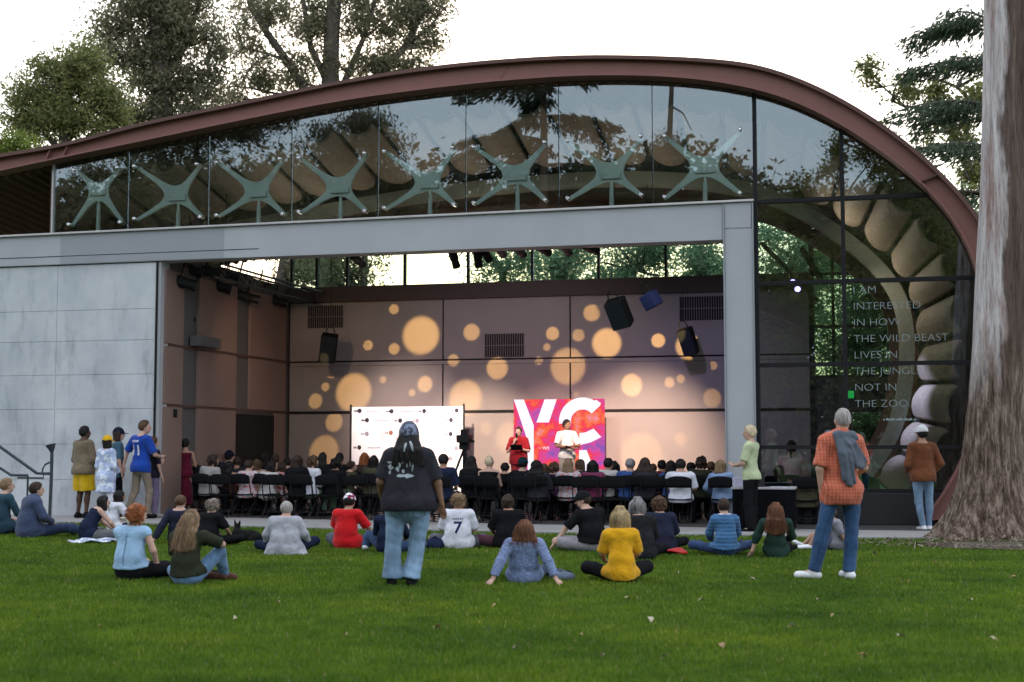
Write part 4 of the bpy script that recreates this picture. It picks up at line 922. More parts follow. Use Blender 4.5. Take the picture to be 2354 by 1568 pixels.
def screen():
    sa, z1 = fpx(1181, 918.5, T_S); sb_, _ = fpx(1389, 918.5, T_S); w = (sb_-sa)/2; h = z1-.34
    root = empty('led_screen', Wp((sa+sb_)/2, T_S, .34), -PHI, 'bright pink, red and violet stage screen with huge white letters Y and C', 'screen')
    mt = bpy.data.materials.new('screen_picture'); mt.use_nodes = True; n = mt.node_tree.nodes; l = mt.node_tree.links; n.clear()
    v = tex_coord(n, l, (1, 1, 1)); f = noise(n, l, v, 1.5, 5, .65); f2 = noise(n, l, tex_coord(n, l, (1, 1, 1.2)), 1.1, 3)
    c = ramp(n, l, f, [(.36, (.22, .10, .42)), (.44, (.62, .08, .34)), (.52, (.85, .045, .10)), (.58, (.90, .16, .05)), (.68, (.80, .30, .42))])
    e = n.new('ShaderNodeEmission'); l.new(c, e.inputs[0]); e.inputs[1].default_value = .75; o_ = n.new('ShaderNodeOutputMaterial'); l.new(e.outputs[0], o_.inputs[0])
    m = MB(); m.box((-w, 0, .06), (w, .08, h)); m.build('display', mt, root)
    m = MB(); m.box((-w-.015, .01, 0), (w+.015, .1, .058)); m.box((-w*.6, .1, .0), (-w*.5, .5, .06)); m.box((w*.5, .1, .0), (w*.6, .5, .06)); m.build('base', M_BLK, root)
    MW = emitter('screen_white', (.95, .88, 1), .80)
    def q(zx, zy): return (-w+2*w*(zx-305)/(1940-305), h-(zy-130)*2*w/(1940-305))
    mk = MB()
    def poly(pts): mk.prism([q(*p) for p in pts], -.010, -.002)
    poly([(310, 133), (490, 133), (670, 590), (670, 1480), (560, 1480), (560, 860)])
    poly([(870, 133), (1088, 133), (945, 540), (722, 540)])
    def arc(cx, cy, r0, r1, a0, a1, e0=None):
        k = 22; pts = [(cx+r0*math.cos(R(a0+(a1-a0)*i/k)), cy-r0*math.sin(R(a0+(a1-a0)*i/k))) for i in range(k+1)]
        pts += [(cx+r1*math.cos(R(a1+(a0-a1)*i/k)), cy-r1*math.sin(R(a1+(a0-a1)*i/k))) for i in range(k+1)]
        for i in range(k):
            poly([pts[i], pts[i+1], pts[2*k-i], pts[2*k+1-i]])
    arc(1555, 530, 425, 215, 42, 180); poly([(1740, 355), (1680, 200), (1800, 150), (1885, 215)])
    poly([(1130, 535), (1345, 535), (1345, 560), (1130, 560)])
    poly([(1495, 730), (1600, 720), (1750, 655), (1885, 800), (1700, 890), (1495, 940)])
    poly([(1490, 1030), (1620, 1025), (1690, 1200), (1740, 1480), (1490, 1480)])
    mk.build('letters', MW, root)
    me = text_mesh('- vct', .13, .002)
    for vv in me.vertices: a, b_, c_ = vv.co; vv.co = (a, -c_, b_)
    o = link('lettering', me, MW, root); x_, z_ = q(770, 1015); o.location = (x_, -.004, z_)
screen()
# ---- camera tripod in the hall
def tripod():
    p = Wp(*( (fpx(1068, 1040, 2.4)[0], 2.4) ), .046); root = empty('camera_tripod', p, -PHI, 'black video camera on a tall tripod between banner and screen', 'tripod')
    z = lambda y: fpx(1068, y, 2.4)[1]-.046
    m = MB(); m.tube([(0, 0, z(1120)), (0, 0, z(1022))], .032, 8); m.build('column', M_BLK, root)
    for a in (200, 320, 80): 
        m = MB(); m.tube([(0, 0, z(1028)), (math.cos(R(a))*.28, math.sin(R(a))*.28, z(1028)*.45), (math.cos(R(a))*.55, math.sin(R(a))*.55, .01)], [.028, .026, .02], 6); m.build('leg', M_BLK, root)
    m = MB(); m.box((-.10, -.08, z(1034)), (.10, .08, z(1018))); m.box((-.13, -.18, z(1018)), (.13, .14, z(1000))); m.tube([(0, .14, z(1009)), (0, .28, z(1009))], .06, 10); m.box((-.06, -.12, z(1000)), (.08, .07, z(987))); m.tube([(.13, -.1, z(1010)), (.24, -.14, z(1016))], .03, 8); m.build('camera', M_BLK, root, bevel=.008)
tripod()
# ---- draped table beside the column
def table():
    a = ground(1697, 1223); b_ = ground(1838, 1225); d = b_-a; L_ = d.length; root = empty('draped_table', (a+b_)/2+Vector((0, .35, 0)), math.atan2(d.y, d.x), 'long table with a pale top edge and black cloth, beside the column', 'table')
    m = MB(); n = 40; P = []
    for z in (.04, .35, .70): P.append([(-L_/2+L_*i/n, -.36-.012*math.sin(i*1.1)*(1-z)-.01, z) for i in range(n+1)])
    m.grid(P); m.box((-L_/2, -.33, .04), (L_/2, .33, .695)); m.build('cloth', varied('black_cloth', (.006, .006, .008), .95, 4, .3, spec=.05), root, smooth=False)
    m = MB(); m.box((-L_/2-.02, -.38, .705), (L_/2+.02, .36, .74)); m.build('table_top', varied('table_pale', (.42, .42, .44), .5, 3, .1), root, bevel=.006)
    p = empty('laptop', (a+b_)/2+Vector((-.12, .3, .742)), .2, 'dark open laptop on the draped table', 'laptop')
    m = MB(); m.box((-.17, -.12, 0), (.17, .12, .015)); m.build('base', M_BLK, p); m = MB(); m.prism([(-.17, .016), (.17, .016), (.17, .24), (-.17, .24)], .115, .125); m.build('screen', M_BLK, p)
    o = MB(); o.box((-.12, -.09, 0), (.12, .09, .16)); b2 = o.build('paper_box', varied('pale_lilac_box', (.45, .44, .55), .8, 4, .1), bevel=.005); b2.location = a+Vector((.1, .3, .742)); b2.rotation_euler.z = .1; tag(b2, 'pale lilac box at the left end of the draped table', 'box')
table()
# black low plinth boxes right of the lettering (draped platform)
def platform():
    a = ground(1984, 1190); b_ = ground(2108, 1190); c = (a+b_)/2; zt_ = (1190-1132)*c.y/F_PX
    root = empty('draped_platform', c+Vector((0, .5, 0)), -PHI*.6, 'low platform wrapped in black cloth in front of the right glazing', 'platform'); w = (b_-a).length/2
    m = MB(); m.box((-w, -.5, .04), (w+1.0, .5, zt_)); m.build('cloth', MATS['black_cloth'], root, bevel=.015)
platform()
# ---- handrail beside the concrete wall
def rail():
    M_R = varied('rail_steel', (.06, .07, .085), .45, 6, .2, metal=.3); Yr = ground(100, 1205).y
    def P(x, y): return at_depth(x, y, Yr)
    root = empty('handrail', ground(117, 1200)+Vector((0, 0, 0)), 0, 'dark steel stair handrail with sloping bars and a flared post at the left', 'handrail'); B = root.location
    bot = Vector((P(116, 1100).x, Yr, .03))
    m = MB(); m.tube([bot-B, P(118.5, 1080)-B, P(119, 1038)-B], .03, 8); m.build('post', M_R, root)
    m = MB(); m.tube([P(119, 1040)-B, P(118.5, 1032)-B, P(116, 1022)-B], [.03, .06, .10], 10); m.build('post_cap', M_R, root)
    m = MB(); m.tube([P(x, y)-B for x, y in ((-60, 985), (0, 1027), (85, 1088), (117, 1089))], .028, 8); m.build('top_rail', M_R, root, smooth=True)
    m = MB(); m.tube([P(x, y)-B for x, y in ((-60, 1052), (0, 1076), (25, 1092), (64, 1093))], .025, 8); m.tube([P(x, y)-B for x, y in ((40, 1098.5), (100, 1099), (100.5, 1088))], .018, 6); m.build('lower_rail', M_R, root)
    m = MB(); m.tube([P(x, y)-B for x, y in ((118, 1061), (104, 1068), (98, 1078), (97, 1089))], .018, 6); m.build('curved_brace', M_R, root)
    m = MB(); 
    for x in (-45, 64): m.tube([Vector((P(x, 1100).x, Yr, .03))-B, P(x, 1093 if x > 0 else 1046)-B], .02, 6)
    m.build('rear_posts', M_R, root)
rail()
# ================================================================ grass
def grass_mat():
    m, b, n, l = principled('grass_blades', (.05, .1, .012), .55, 0, .25)
    at = n.new('ShaderNodeAttribute'); at.attribute_name = 'tint'
    tc = tex_coord(n, l); f = noise(n, l, tc, .55, 4, .6); f2 = noise(n, l, tc, 2.6, 3, .6)
    c = ramp(n, l, at.outputs['Fac'], [(0, (.070, .130, .012)), (.5, (.120, .205, .020)), (.92, (.185, .258, .034)), (1, (.33, .29, .13))])
    p = ramp(n, l, f, [(.28, (.55, .64, .7)), (.5, (.98, 1, .9)), (.72, (1.42, 1.20, .95))]); q = ramp(n, l, f2, [(.3, (.66, .72, .75)), (.7, (1.22, 1.17, 1.0))])
    c = mixc(n, l, c, p, 1.0, 'MULTIPLY'); c = mixc(n, l, c, q, .9, 'MULTIPLY'); l.new(c, b.inputs['Base Color'])
    tl = n.new('ShaderNodeBsdfTranslucent'); l.new(c, tl.inputs[0]); mx = n.new('ShaderNodeMixShader'); mx.inputs[0].default_value = .4
    l.new(b.outputs[0], mx.inputs[1]); l.new(tl.outputs[0], mx.inputs[2]); l.new(mx.outputs[0], n['Material Output'].inputs[0]); return m
def grass():
    r = np.random.default_rng(5); parts = []
    # denser near, sparser far: sample in the viewing wedge, evenly per picture area
    n = 300000
    yy = 7.6*(26.6/7.6)**(r.random(n)**1.0)            # log-uniform distance
    xx = (r.random(n)*2-1)*(yy*.375+.8)
    # lawn edge towards the path
    ex = np.array([p.x for p in fr]); ey = np.array([p.y for p in fr]); o = np.argsort(ex)
    keep = yy < np.interp(xx, ex[o], ey[o])-.01+.03*np.sin(xx*9)
    c = ground(2270, 1258); keep &= ~((((xx-c.x-.35)/1.2)**2+((yy-c.y-.1)/.62)**2) < 1)
    xx, yy = xx[keep], yy[keep]; n = len(xx)
    patch = .5+.5*np.sin(xx*1.3+2*np.sin(yy*.7))*np.sin(yy*1.1+1.5*np.sin(xx*.9))
    h = (.022+.020*r.random(n))*(.8+.5*patch); w = (.0028+.0006*yy)*(.8+.4*r.random(n)); a = r.random(n)*6.283
    lean = h*.6*r.random(n); la = r.random(n)*6.283
    p = np.stack([xx, yy, np.zeros(n)], 1); d = np.stack([np.cos(a), np.sin(a)*.4, 0*a], 1)*w[:, None]
    t = p+np.stack([np.cos(la)*lean, np.sin(la)*lean, h], 1)
    V = np.stack([p-d, p+d, t], 1).reshape(-1, 3); F = np.arange(n*3).reshape(n, 3)
    tint = np.clip(r.normal(.45, .2, n)+.15*(patch-.5), 0, .95); tint[r.random(n) < .012] = 1.0
    tag(np_mesh('grass', V, F, grass_mat(), None, tint), kind='stuff')
grass()
M_DRY = [varied('dry_leaf_pale', (.42, .36, .25), .8, 9, .2), varied('dry_leaf_tan', (.30, .20, .10), .8, 9, .2)]
def fallen():
    spots = [(2010, 1278, 1.2, 0), (1494, 1434, 1.0, 0), (1005, 1453, .9, 1), (1612, 1390, .6, 0), (2072, 1475, .9, 0), (1660, 1496, .8, 1), (1530, 1524, .6, 0), (1190, 1500, .5, 0), (2330, 1335, .9, 1), (2090, 1345, .7, 1), (1730, 1340, .6, 0), (1140, 1402, .6, 1),
             (540, 1432, .6, 0), (1340, 1470, .5, 1), (790, 1470, .5, 1), (2235, 1390, .6, 0), (1910, 1425, .6, 1), (1820, 1450, .5, 0), (1440, 1385, .5, 0), (1250, 1375, .5, 0), (2150, 1300, .6, 1), (2280, 1480, .5, 0), (640, 1395, .4, 1), (1560, 1325, .5, 0), (1880, 1388, .6, 0), (230, 1450, .4, 1), (1385, 1520, .5, 0), (1980, 1520, .5, 1)]
    r = random.Random(8)
    for x, y, s, k in spots:
        p = ground(x, y); m = MB(); L_ = .07*s+.02; n = 6; P = []
        for i in range(n+1):
            u = i/n; w = L_*.28*math.sin(math.pi*min(.97, u+.05)); P.append([(L_*(u-.5), -w, .012+.02*math.sin(u*3)), (L_*(u-.5), 0, .004+.02*math.sin(u*3)), (L_*(u-.5), w, .014+.022*math.sin(u*3+.4))])
        m.grid(P); o = m.build('fallen_leaf', M_DRY[k], smooth=True); o.location = (p.x, p.y, .022); o.rotation_euler = (r.uniform(-.4, .4), r.uniform(-.5, .5), r.uniform(0, 6.28))
        tag(o, ('pale', 'tan')[k]+' dry leaf lying on the green lawn', 'leaf', 'fallen leaves on the lawn'+(', pale', ', tan')[k])
fallen()
# ================================================================ people: bodies grown from distance fields
class Field:
    def __init__(s, lo, hi, h):
        s.lo = np.array(lo, float); s.h = h; n = np.ceil((np.array(hi)-s.lo)/h).astype(int)+1
        s.ax = [s.lo[i]+np.arange(n[i])*h for i in range(3)]; s.F = np.full(n, .5, np.float32)
    def _block(s, lo, hi):
        sl = tuple(slice(max(0, int((lo[i]-s.lo[i])/s.h)), max(0, int((hi[i]-s.lo[i])/s.h)+2)) for i in range(3))
        g = np.meshgrid(*[s.ax[i][sl[i]] for i in range(3)], indexing='ij'); return sl, g
    def put(s, sl, d, k):
        f = s.F[sl]
        if k > 0:
            hh = np.clip(.5+.5*(f-d)/k, 0, 1); s.F[sl] = f*(1-hh)+d*hh-k*hh*(1-hh)
        else: s.F[sl] = np.minimum(f, d)
    def cone(s, a, b, ra, rb, k=.03, flat=1.0, axis=None, cut=None, cuta=None):
        """tapered limb a->b; flat squeezes it along axis; cut True ends it squarely at b"""
        a = np.array(a, float); b = np.array(b, float); m = max(ra, rb)+k+.03
        sl, (x, y, z) = s._block(np.minimum(a, b)-m, np.maximum(a, b)+m)
        if x.size == 0: return
        p = np.stack([x, y, z], -1)-a; ab = b-a
        if axis is not None and flat != 1.0:
            ax = np.array(axis, float); ax /= np.linalg.norm(ax)
            q = p+ax*((p@ax)*(1/flat-1))[..., None]; abq = ab+ax*((ab@ax)*(1/flat-1))
        else: q, abq = p, ab
        L2 = max(1e-9, abq@abq); t = np.clip((q@abq)/L2, 0, 1)
        d = np.linalg.norm(q-t[..., None]*abq, axis=-1)-(ra+(rb-ra)*t)
        if flat < 1: d = d*(.5+.5*flat)
        if cut: u = ab/np.linalg.norm(ab); d = np.maximum(d, (p@u)-np.linalg.norm(ab))
        if cuta: u = ab/np.linalg.norm(ab); d = np.maximum(d, -(p@u))
        s.put(sl, d, k)
    def ell(s, c, r, k=.02, rot=None):
        c = np.array(c, float); r = np.array(r, float); m = r.max()+k+.03
        sl, (x, y, z) = s._block(c-m, c+m)
        if x.size == 0: return
        p = np.stack([x, y, z], -1)-c
        if rot is not None: p = p@np.array(rot)
        k0 = np.linalg.norm(p/r, axis=-1); k1 = np.linalg.norm(p/(r*r), axis=-1)+1e-9
        s.put(sl, k0*(k0-1)/k1, k)
    def plane(s, pt, nrm):
        nrm = np.array(nrm, float); nrm /= np.linalg.norm(nrm); pt = np.array(pt, float)
        x, y, z = s.ax; d = (x[:, None, None]-pt[0])*nrm[0]+(y[None, :, None]-pt[1])*nrm[1]+(z[None, None, :]-pt[2])*nrm[2]
        s.F = np.maximum(s.F, d.astype(np.float32))
    def wrinkle(s, amp, scale, seed=0, zs=1.0):
        r = np.random.default_rng(seed); x, y, z = np.meshgrid(*s.ax, indexing='ij'); w = 0
        for i in range(6):
            d = r.normal(size=3); d /= np.linalg.norm(d); f = scale*(.6+1.2*r.random())*6.28
            w = w+np.sin((x*d[0]+y*d[1]+z*d[2]*zs)*f+r.random()*6.28+1.2*np.sin((x*d[1]-z*d[0]*zs)*f*.5))
        s.F = s.F+(w*amp/3).astype(np.float32)
    def mesh(s, relax=1):
        F = s.F; h = s.h; sg = F < 0
        c = [sg[i:i+sg.shape[0]-1, j:j+sg.shape[1]-1, k:k+sg.shape[2]-1] for i in (0, 1) for j in (0, 1) for k in (0, 1)]
        cnt = sum(q.astype(np.int8) for q in c); act = (cnt > 0) & (cnt < 8)
        idx = np.argwhere(act)
        if len(idx) == 0: return None
        vid = np.full(act.shape, -1, np.int32); vid[act] = np.arange(len(idx))
        acc = np.zeros((len(idx), 3)); num = np.zeros(len(idx))
        corners = [(i, j, k) for i in (0, 1) for j in (0, 1) for k in (0, 1)]
        for a in corners:
            for ax in range(3):
                if a[ax]: continue
                b = list(a); b[ax] = 1
                fa = F[idx[:, 0]+a[0], idx[:, 1]+a[1], idx[:, 2]+a[2]]; fb_ = F[idx[:, 0]+b[0], idx[:, 1]+b[1], idx[:, 2]+b[2]]
                m = (fa < 0) != (fb_ < 0); t = np.where(m, fa/np.where(m, fa-fb_, 1), 0)
                p = np.array(a, float)[None, :].repeat(len(idx), 0); p[:, ax] = t
                acc[m] += p[m]; num[m] += 1
        V = s.lo+(idx+acc/num[:, None])*h
        Q = []
        for ax in range(3):
            u, v = (ax+1) % 3, (ax+2) % 3
            n = list(F.shape); sl0 = [slice(None)]*3; sl1 = [slice(None)]*3; sl0[ax] = slice(0, n[ax]-1); sl1[ax] = slice(1, n[ax])
            e = np.argwhere(sg[tuple(sl0)] != sg[tuple(sl1)]); e = e[(e[:, u] > 0) & (e[:, v] > 0) & (e[:, u] < n[u]-1) & (e[:, v] < n[v]-1)]
            if len(e) == 0: continue
            ins = sg[e[:, 0], e[:, 1], e[:, 2]]
            def cell(du, dv): q = e.copy(); q[:, u] -= du; q[:, v] -= dv; return vid[q[:, 0], q[:, 1], q[:, 2]]
            q4 = np.stack([cell(1, 1), cell(0, 1), cell(0, 0), cell(1, 0)], 1); q4[~ins] = q4[~ins][:, ::-1]
            Q.append(q4)
        Q = np.concatenate(Q); Q = Q[(Q >= 0).all(1)]
        for _ in range(relax):
            nb = np.zeros_like(V); nc = np.zeros(len(V))
            for i in range(4):
                a, b = Q[:, i], Q[:, (i+1) % 4]
                np.add.at(nb, a, V[b]); np.add.at(nc, a, 1); np.add.at(nb, b, V[a]); np.add.at(nc, b, 1)
            V = V*.5+.5*nb/np.maximum(nc, 1)[:, None]
        return V, Q
def field_mesh(name, fld, relax=1):
    r = fld.mesh(relax)
    me = bpy.data.meshes.new(name)
    if r is None: return me
    V, Q = r
    me.vertices.add(len(V)); me.vertices.foreach_set('co', V.astype(np.float32).ravel()); m = len(Q)
    me.loops.add(m*4); me.loops.foreach_set('vertex_index', Q.astype(np.int32).ravel())
    me.polygons.add(m); me.polygons.foreach_set('loop_start', np.arange(0, m*4, 4, dtype=np.int32)); me.update(calc_edges=True)
    me.polygons.foreach_set('use_smooth', [True]*m); return me
A = lambda *v: np.array(v, float)
def mixv(a, b, t): return a+(b-a)*t
# ---------------------------------------------------------------- poses (metres, facing +Y, X to the right)
def pose_stand(**k):
    J = dict(P=A(0, 0, .93), W=A(0, .01, 1.08), C=A(0, -.01, 1.36), N=A(0, -.02, 1.49), H=A(0, .015, 1.635),
             SL=A(-.185, -.015, 1.42), SR=A(.185, -.015, 1.42), EL=A(-.25, -.03, 1.13), ER=A(.25, -.03, 1.13), WL=A(-.26, .06, .88), WR=A(.26, .06, .88), HL=A(-.255, .09, .78), HR=A(.255, .09, .78),
             hL=A(-.09, 0, .92), hR=A(.09, 0, .92), kL=A(-.11, .02, .49), kR=A(.11, .02, .49), aL=A(-.12, -.02, .08), aR=A(.12, -.02, .08), tL=A(-.15, .15, .03), tR=A(.15, .15, .03))
    J.update(k); return J
def pose_chair(**k):
    J = dict(P=A(0, 0, .52), W=A(0, -.01, .67), C=A(0, .0, .93), N=A(0, .01, 1.06), H=A(0, .05, 1.20),
             SL=A(-.18, .0, .99), SR=A(.18, .0, .99), EL=A(-.23, .06, .72), ER=A(.23, .06, .72), WL=A(-.15, .27, .66), WR=A(.15, .27, .66), HL=A(-.12, .35, .645), HR=A(.12, .35, .645),
             hL=A(-.09, .02, .51), hR=A(.09, .02, .51), kL=A(-.13, .44, .53), kR=A(.13, .44, .53), aL=A(-.14, .42, .09), aR=A(.14, .42, .09), tL=A(-.15, .58, .04), tR=A(.15, .58, .04))
    J.update(k); return J
def pose_cross(**k):       # cross-legged on the ground
    J = dict(P=A(0, 0, .13), W=A(0, -.03, .28), C=A(0, .02, .53), N=A(0, .05, .66), H=A(0, .10, .79),
             SL=A(-.18, .02, .59), SR=A(.18, .02, .59), EL=A(-.25, .12, .35), ER=A(.25, .12, .35), WL=A(-.16, .30, .25), WR=A(.16, .30, .25), HL=A(-.11, .36, .22), HR=A(.11, .36, .22),
             hL=A(-.10, .03, .12), hR=A(.10, .03, .12), kL=A(-.42, .28, .16), kR=A(.42, .28, .16), aL=A(-.06, .46, .09), aR=A(.06, .40, .09), tL=A(.12, .50, .06), tR=A(-.12, .44, .06))
    J.update(k); return J
HEADR = A(.078, .098, .120)
def basis(J):
    up = J['N']-J['W']; up /= np.linalg.norm(up); rt = J['SR']-J['SL']; rt = rt-up*(rt@up); rt /= np.linalg.norm(rt); return rt, np.cross(up, rt), up
def headrot(yaw, pitch=0.0, roll=0.0):
    return np.array((Matrix.Rotation(yaw, 3, 'Z') @ Matrix.Rotation(pitch, 3, 'X') @ Matrix.Rotation(roll, 3, 'Y')))
def torso(f, J, w, b, grow, k=.05, hem=None):
    rt, fw, up = basis(J)
    f.cone(J['P'], J['W'], .150*w*b+grow, .135*w*b+grow, k, .72+.1*(b-1), fw)
    f.cone(J['W'], J['C'], .137*w*b+grow, .150*w*(.6+.4*b)+grow, k, .70+.12*(b-1), fw)
    f.cone(mixv(J['SL'], J['SR'], .12), mixv(J['SL'], J['SR'], .88), .058+grow, .058+grow, .07)
    f.cone(J['C']+up*.02, J['N'], .10*w+grow, .055+grow, .05, .8, fw)
def hand(f, wr, hd, side, spread=1.0):
    d = hd-wr; L_ = np.linalg.norm(d); d = d/max(L_, 1e-6); 
    sx = np.cross(d, A(0, 0, 1) if abs(d[2]) < .8 else A(0, 1, 0)); sx /= np.linalg.norm(sx); nn = np.cross(sx, d)
    f.cone(wr, wr+d*.075, .028, .036, .015, .55, nn)
    for q, (o, ln) in enumerate(((-.030, .065), (-.010, .082), (.011, .078), (.031, .060))):
        a = wr+d*.080+sx*o*spread; m = a+d*ln*.55-nn*.006; e = m+d*ln*.42-nn*.022
        f.cone(a, m, .0095, .009, .006); f.cone(m, e, .009, .0075, .004)
    a = wr+d*.03+sx*(-.034 if side > 0 else .034); m = a+d*.035+sx*(-.022 if side > 0 else .022)-nn*.008; f.cone(a, m, .012, .010, .008); f.cone(m, m+d*.032-nn*.008, .010, .008, .005)
def bounds(J, m=.16):
    P = np.stack(list(J.values())); return P.min(0)-m, P.max(0)+m
def make_body(J, o):
    lo, hi = bounds(J, .17*o['w']*o['b']**.5); f = Field(lo, hi, o['res']); w = o['w']; b = o['b']; Rh = o['hr']; hs = o['hs']; g = -.008
    rt, fw, up = basis(J)
    torso(f, J, w, b, g)
    lb = .6+.4*b
    for S in 'LR':
        f.cone(J['S'+S], J['E'+S], .047*lb*o['arm'], .038*lb*o['arm'], .03); f.cone(J['E'+S], J['W'+S], .039*lb*o['arm'], .026, .02)
        hand(f, J['W'+S], J['H'+S], 1 if S == 'R' else -1)
        f.cone(J['h'+S], J['k'+S], .082*lb*w, .052*lb, .04); f.cone(J['k'+S], J['a'+S], .052*lb, .034, .03); f.ell(mixv(J['k'+S], J['a'+S], .3)-fw*.015, (.048*lb, .05*lb, .09), .03)
        f.cone(J['a'+S], J['t'+S], .036, .028, .02)
    H = J['H']; hr = HEADR*hs
    f.cone(J['N']-up*.03, H-Rh@A(0, .012, .05), .055*(.8+.2*b), .052*(.8+.2*b), .03)
    f.ell(H+Rh@A(0, -.012, .02), hr*A(1, 1, .86), .02, Rh); f.ell(H+Rh@A(0, .022, -.045), hr*A(.78, .72, .62), .03, Rh)          # skull, jaw
    f.cone(H+Rh@A(0, .092, .012), H+Rh@A(0, .112, -.022), .010, .015, .012); f.ell(H+Rh@A(0, .085, -.062), (.026, .016, .009), .008, Rh)  # nose, lips
    for sx in (-1, 1):
        f.ell(H+Rh@A(sx*.079*hs, -.005, -.005), (.012, .022, .034), .006, Rh); f.ell(H+Rh@A(sx*.032, .086, .026), (.024, .014, .008), .01, Rh)
        f.ell(H+Rh@A(sx*.031, .092, .012), (.013, .008, .007), .003, Rh)
    return field_mesh('person', f)
def make_shirt(J, o, c):
    """c: sleeve 0 none .. 1 wrist, loose, hem (metres below the pelvis), neck"""
    loose = c.get('loose', .012); lo, hi = bounds(J, .21*o['w']*o['b']); f = Field(lo, hi, o['res']*1.05); rt, fw, up = basis(J); w, b = o['w'], o['b']; lb = (.6+.4*b)*o['arm']
    hem = c.get('hem', .08); dn = J['P']-J['W']; dn = dn/np.linalg.norm(dn)
    torso(f, J, w, b, loose*.9)
    f.cone(J['W'], J['P']+dn*(hem+.05), .14*w*b+loose, (.152*w*b+loose*1.3)*c.get('flare', 1), .05, .74+.1*(b-1), fw)
    if c.get('belly'): f.ell(J['W']+fw*.05*b+up*.02, A(.15, .15, .17)*b, .06)
    f.ell(J['P']-fw*.05*b-A(0, 0, .03), A(.155*w*b, .108*b, .12)+loose, .05)
    for S in 'LR': f.cone(J['h'+S]+up*.02, mixv(J['h'+S], J['k'+S], .16), .094*(.6+.4*b)*w+loose, .082*(.6+.4*b)*w+loose, .05)
    if c.get('hood'):
        f.ell(J['N']-fw*.07-up*.015, (.115, .06, .06), .03)
    f.wrinkle(c.get('wr', 1)*.0055, c.get('ws', 2.6), o['seed'])
    if not c.get('collar'): f.plane(J['N']+up*(.012 if not c.get('low') else -.07), up+fw*(-.25 if not c.get('low') else .25))
    f.plane(J['P']+dn*hem, dn if c.get('hemcut', 1) else A(0, 0, -1))
    sl = c.get('sleeve', .4); lc = c.get('arm', .014)
    if sl > 0:
        for S in 'LR':
            e = J['E'+S]
            if sl < .5: f.cone(J['S'+S], mixv(J['S'+S], e, sl*2), .054*lb+lc*.7, .046*lb+lc, .035, cut=True)
            else:
                f.cone(J['S'+S], e, .053*lb+lc*.7, .042*lb+lc, .035); f.cone(e, mixv(e, J['W'+S], (sl-.5)*2), .044*lb+lc, .030*lb+lc, .02, cut=True)
    if c.get('collar'): f.cone(J['N']-up*.02, J['N']+up*c['collar'], .066, .062, .015, .85, fw, cut=True)
    f.wrinkle(c.get('wr', 1)*.003, c.get('ws', 2.6)*2.2, o['seed']+1)
    if c.get('ground'): f.plane(A(0, 0, .006), A(0, 0, -1))
    return field_mesh('shirt', f, c.get('relax', 1))
def make_trousers(J, o, c):
    lo, hi = bounds(J, .19*o['w']*o['b']); f = Field(lo, hi, o['res']*1.05); rt, fw, up = basis(J); w, b = o['w'], o['b']; lb = .6+.4*b; g = c.get('loose', .012); ln = c.get('len', 1.0)
    f.cone(mixv(J['W'], J['P'], .5), J['P'], .140*w*b+g*.2, .150*w*b+g*.6, .04, .74+.1*(b-1), fw)
    if c.get('seat', 1): f.ell(J['P']-fw*.05*b-A(0, 0, .03), A(.15*w*b, .10*b, .11), .05)
    f.plane(J['P']-up*c.get('top', .0), up)
    for S in 'LR':
        h, k, a = J['h'+S], J['k'+S], J['a'+S]; bt = c.get('bottom', .0); h0 = h-up*.01
        if ln <= .5: f.cone(h0, mixv(h, k, ln*2), .086*lb*w+g, .066*lb+g*1.5+bt, .03, cut=True)
        else:
            f.cone(h0, k, .086*lb*w+g, .058*lb+g, .03); f.cone(k, mixv(k, a, (ln-.5)*2), .058*lb+g, .044*lb+g+bt, .03, cut=True); f.ell(mixv(k, a, .3)-fw*.015, (.050*lb+g, .052*lb+g, .095), .03)
    f.wrinkle(c.get('wr', 1)*.0045, 3.2, o['seed']+5, .7); f.wrinkle(c.get('wr', 1)*.0016, 5.5, o['seed']+6, 1.1)
    f.plane(A(0, 0, .006), A(0, 0, -1))
    return field_mesh('trousers', f)
def make_skirt(J, o, c):
    lo, hi = bounds(J, .2); f = Field(lo, hi, o['res']*1.05); rt, fw, up = basis(J)
    f.cone(J['W'], J['P'], .13*o['w'], .155*o['w'], .03, .75, fw); f.cone(J['P'], A(0, 0, c.get('to', .12)), .155*o['w'], .22*o['w'], .03, .8, fw, cut=True); f.wrinkle(.008, 2.4, o['seed'], .25)
    return field_mesh('skirt', f)
def make_shoe(J, o, c, side):
    lo, hi = bounds({k: J[k] for k in ('a'+side, 't'+side)}, .1); f = Field(lo, hi, o['res']*.9)
    for S in side:
        a, t = J['a'+S], J['t'+S]; d = t-a; u = d*A(1, 1, 0); u = u/max(1e-6, np.linalg.norm(u))
        heel = A(*(a-u*.04)); low = min(a[2]-.035, t[2]+.012) if o['flat'] else None
        if o['flat']:
            hz = .042; f.cone(A(heel[0], heel[1], hz), A(t[0], t[1], .040), .050, .048, .02, .85, (0, 0, 1)); f.cone(A(a[0], a[1], a[2]), A(a[0], a[1], .05), .052, .050, .02)
        else: f.cone(a-d*.1, t, .048, .042, .02); f.cone(a, mixv(a, t, .3), .05, .046, .02)
    f.plane(A(0, 0, .003), A(0, 0, -1)); return field_mesh('shoe', f)
